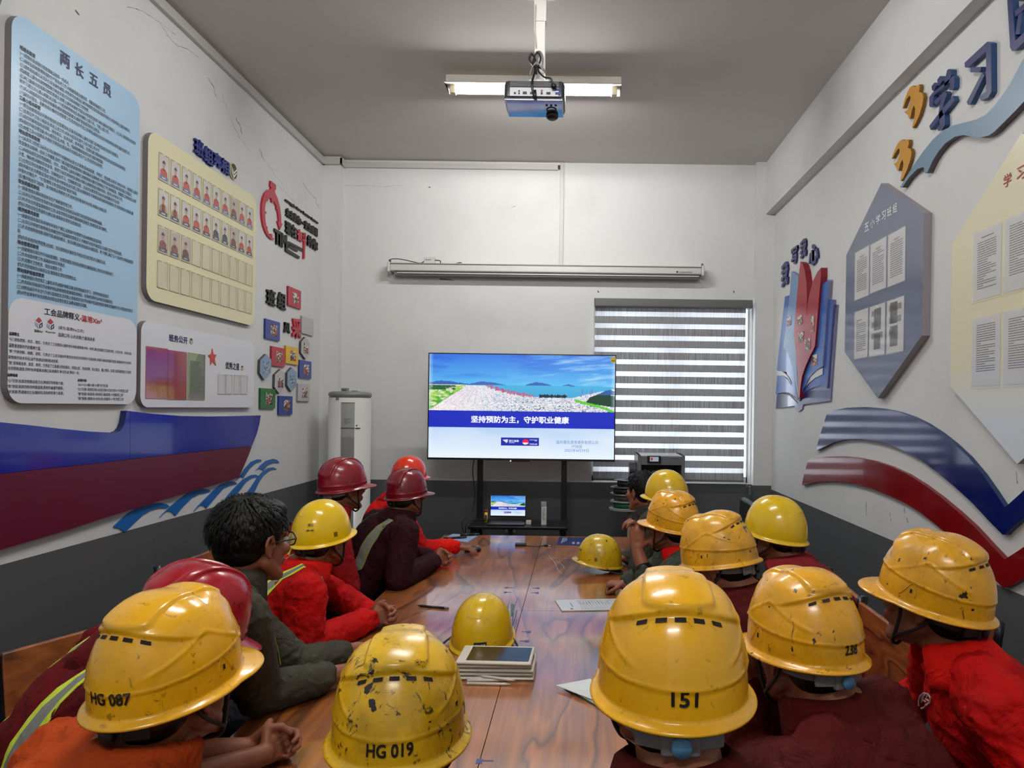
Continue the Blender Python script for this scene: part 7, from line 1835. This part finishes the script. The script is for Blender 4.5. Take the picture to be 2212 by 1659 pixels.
p = person('person with bare black hair at the far right table end, face turned to the screen', h, -42, (.78, 4.05, .53), -70, C_OLV, dict(e=Vector((.48, 4.2, .85)), w=atZ(1352, 1205, TBL), f=(-1, .1, 0), n=(0, 0, 1), pose='fist'), None, seed=15, leg_yaw=-85, hair='full', hs=.95)
h = HD(1674, 1061, 2.70)
p = person('person in a red jacket sitting in the second row by the right wall', h, -52, (1.10, 2.52, .53), -70, cloth('cloth_faded_red', (136, 34, 40)), None, None, seed=16, leg_yaw=-85, hs=.96, pitch=-6)
wear('dome', p[1], hat_mat('hat_lemon_c', (224, 186, 16), .1, 16), 'smooth lemon yellow hard hat of the second row person by the right wall', .98, sticker=[(.55, .045, .022, .022, (40, 60, 100), None)])
# chest badge of the red coverall
q_ = p3[4]; nb, ch, rt, fwd, ax = q_['nb'], q_['ch'], q_['rt'], q_['fwd'], q_['ax']
mb = MB(); cc = atY(1998, 1512, 1.5)
MBDG = mat('badge_white', (214, 206, 206), .5)
dirc = Vector((0, 0, CAMZ)) 
def on_cloth(px, py, bv=p3[3]):
    d = atY(px, py, 1.0) - Vector((0, 0, CAMZ)); d.normalize(); h, n, _, _ = bv.ray_cast(Vector((0, 0, CAMZ)), d); return (h + n * .003) if h else None
def stroke(pts, r=.0022):
    P = [on_cloth(*p) for p in pts]
    P = [x for x in P if x is not None]
    if len(P) > 1: mb.tube(P, r, 6)
stroke([(1985, 1524), (1985, 1512), (1989, 1502), (1998, 1497), (2008, 1500), (2013, 1508), (2010, 1518), (2003, 1524)]); stroke([(1993, 1503), (1992, 1515)]); stroke([(2000, 1501), (1994, 1509), (2001, 1515)]); stroke([(2006, 1504), (2003, 1510), (2008, 1514)]); stroke([(1990, 1529), (1998, 1528), (2005, 1522)])
if mb.v: mb.obj('chest_badge', MBDG, p3[0])
# ---- hard hats lying on the table
def table_hat(pxc, pyb, yaw, label, m, sc=1.0, z=.022, **k):
    c = atZ(pxc, pyb, TZ)
    return hard_hat('dome', head_matrix(Vector((c.x, c.y, TZ + z + .006)), yaw, -4), m, label, scale=sc, strap=False, **k)
t = table_hat(1042, 1392, 8, 'smooth lemon yellow hard hat lying on the table behind the tablet stack', hat_mat('hat_lemon_d', (226, 186, 20), .3, 20, thr=.63), 1.08, z=.014, sticker=[(PI - .22, .018, .04, .018, (28, 28, 30), '浙江海港')], group='hard hats lying on the table')
for s in (-1, 1): MB().tube(spl([(s * .09, .03, .01), (s * .13, -.02, -.010), (s * .125, -.10, -.012), (s * .06, -.135, -.012)], 5), .004, 6).obj('loose_strap', HSTRAP, t, smooth=True, world=False)
t = table_hat(1293, 1234, -78, 'smooth yellow hard hat with dark scuffs lying on the far right of the table', hat_mat('hat_lemon_e', (214, 176, 20), .55, 21, thr=.6, dark=(40, 34, 16)), 1.0, z=.04, sticker=[(-PI / 2, .028, .018, .018, (110, 92, 20), None)], marks=[(-.5, .06, .035, .012, '安全')], group='hard hats lying on the table')
for s in (-1, 1): MB().tube(spl([(s * .09, -.03, .01), (s * .10, -.10, -.018), (s * .07, -.17, -.022), (0, -.2, -.022)], 5), .004, 6).obj('loose_strap', HSTRAP, t, smooth=True, world=False)
# ---- chairs: one under each person, and the wooden backs that show
PP = [(-1.02, 1.02, 60), (-1.34, 1.42, 80), (-1.24, 2.0, 114), (-1.16, 2.56, 86), (-1.46, 3.12, 90), (-1.26, 3.62, 86), (-1.38, 4.27, 88), (-.34, .72, 0), (.20, .60, -8), (.80, 1.22, -72), (1.22, 1.56, -80), (.76, 2.33, -89), (.80, 2.82, -85), (.82, 3.42, -85), (1.12, 2.52, -86)]
LB_ = ['under the person in the orange jacket', 'under the person in the maroon jacket with the yellow band', 'with its wood back showing at the lower left, behind the olive jacket', 'under the person with the yellow and silver straps', 'under the person in glasses and maroon hat', 'under the person in the dark maroon jacket', 'under the person reaching for the mouse', 'under the wearer of the heavily scuffed hat at the bottom centre', 'under the wearer of the big clean yellow hat', 'under the dark red jacket seen from behind on the right', 'under the person in the bright red coverall', 'with its wood back showing right of the hat printed 238', 'under the person in the dark green jacket', 'under the second person from the far right end', 'under the second row person by the right wall']
for (x, y, yw), lb in zip(PP, LB_): chair(x, y, yw, 'wood backed chair ' + lb)
office_chair(.79, 4.22, -88, 'black office chair under the bare headed person at the far right end')
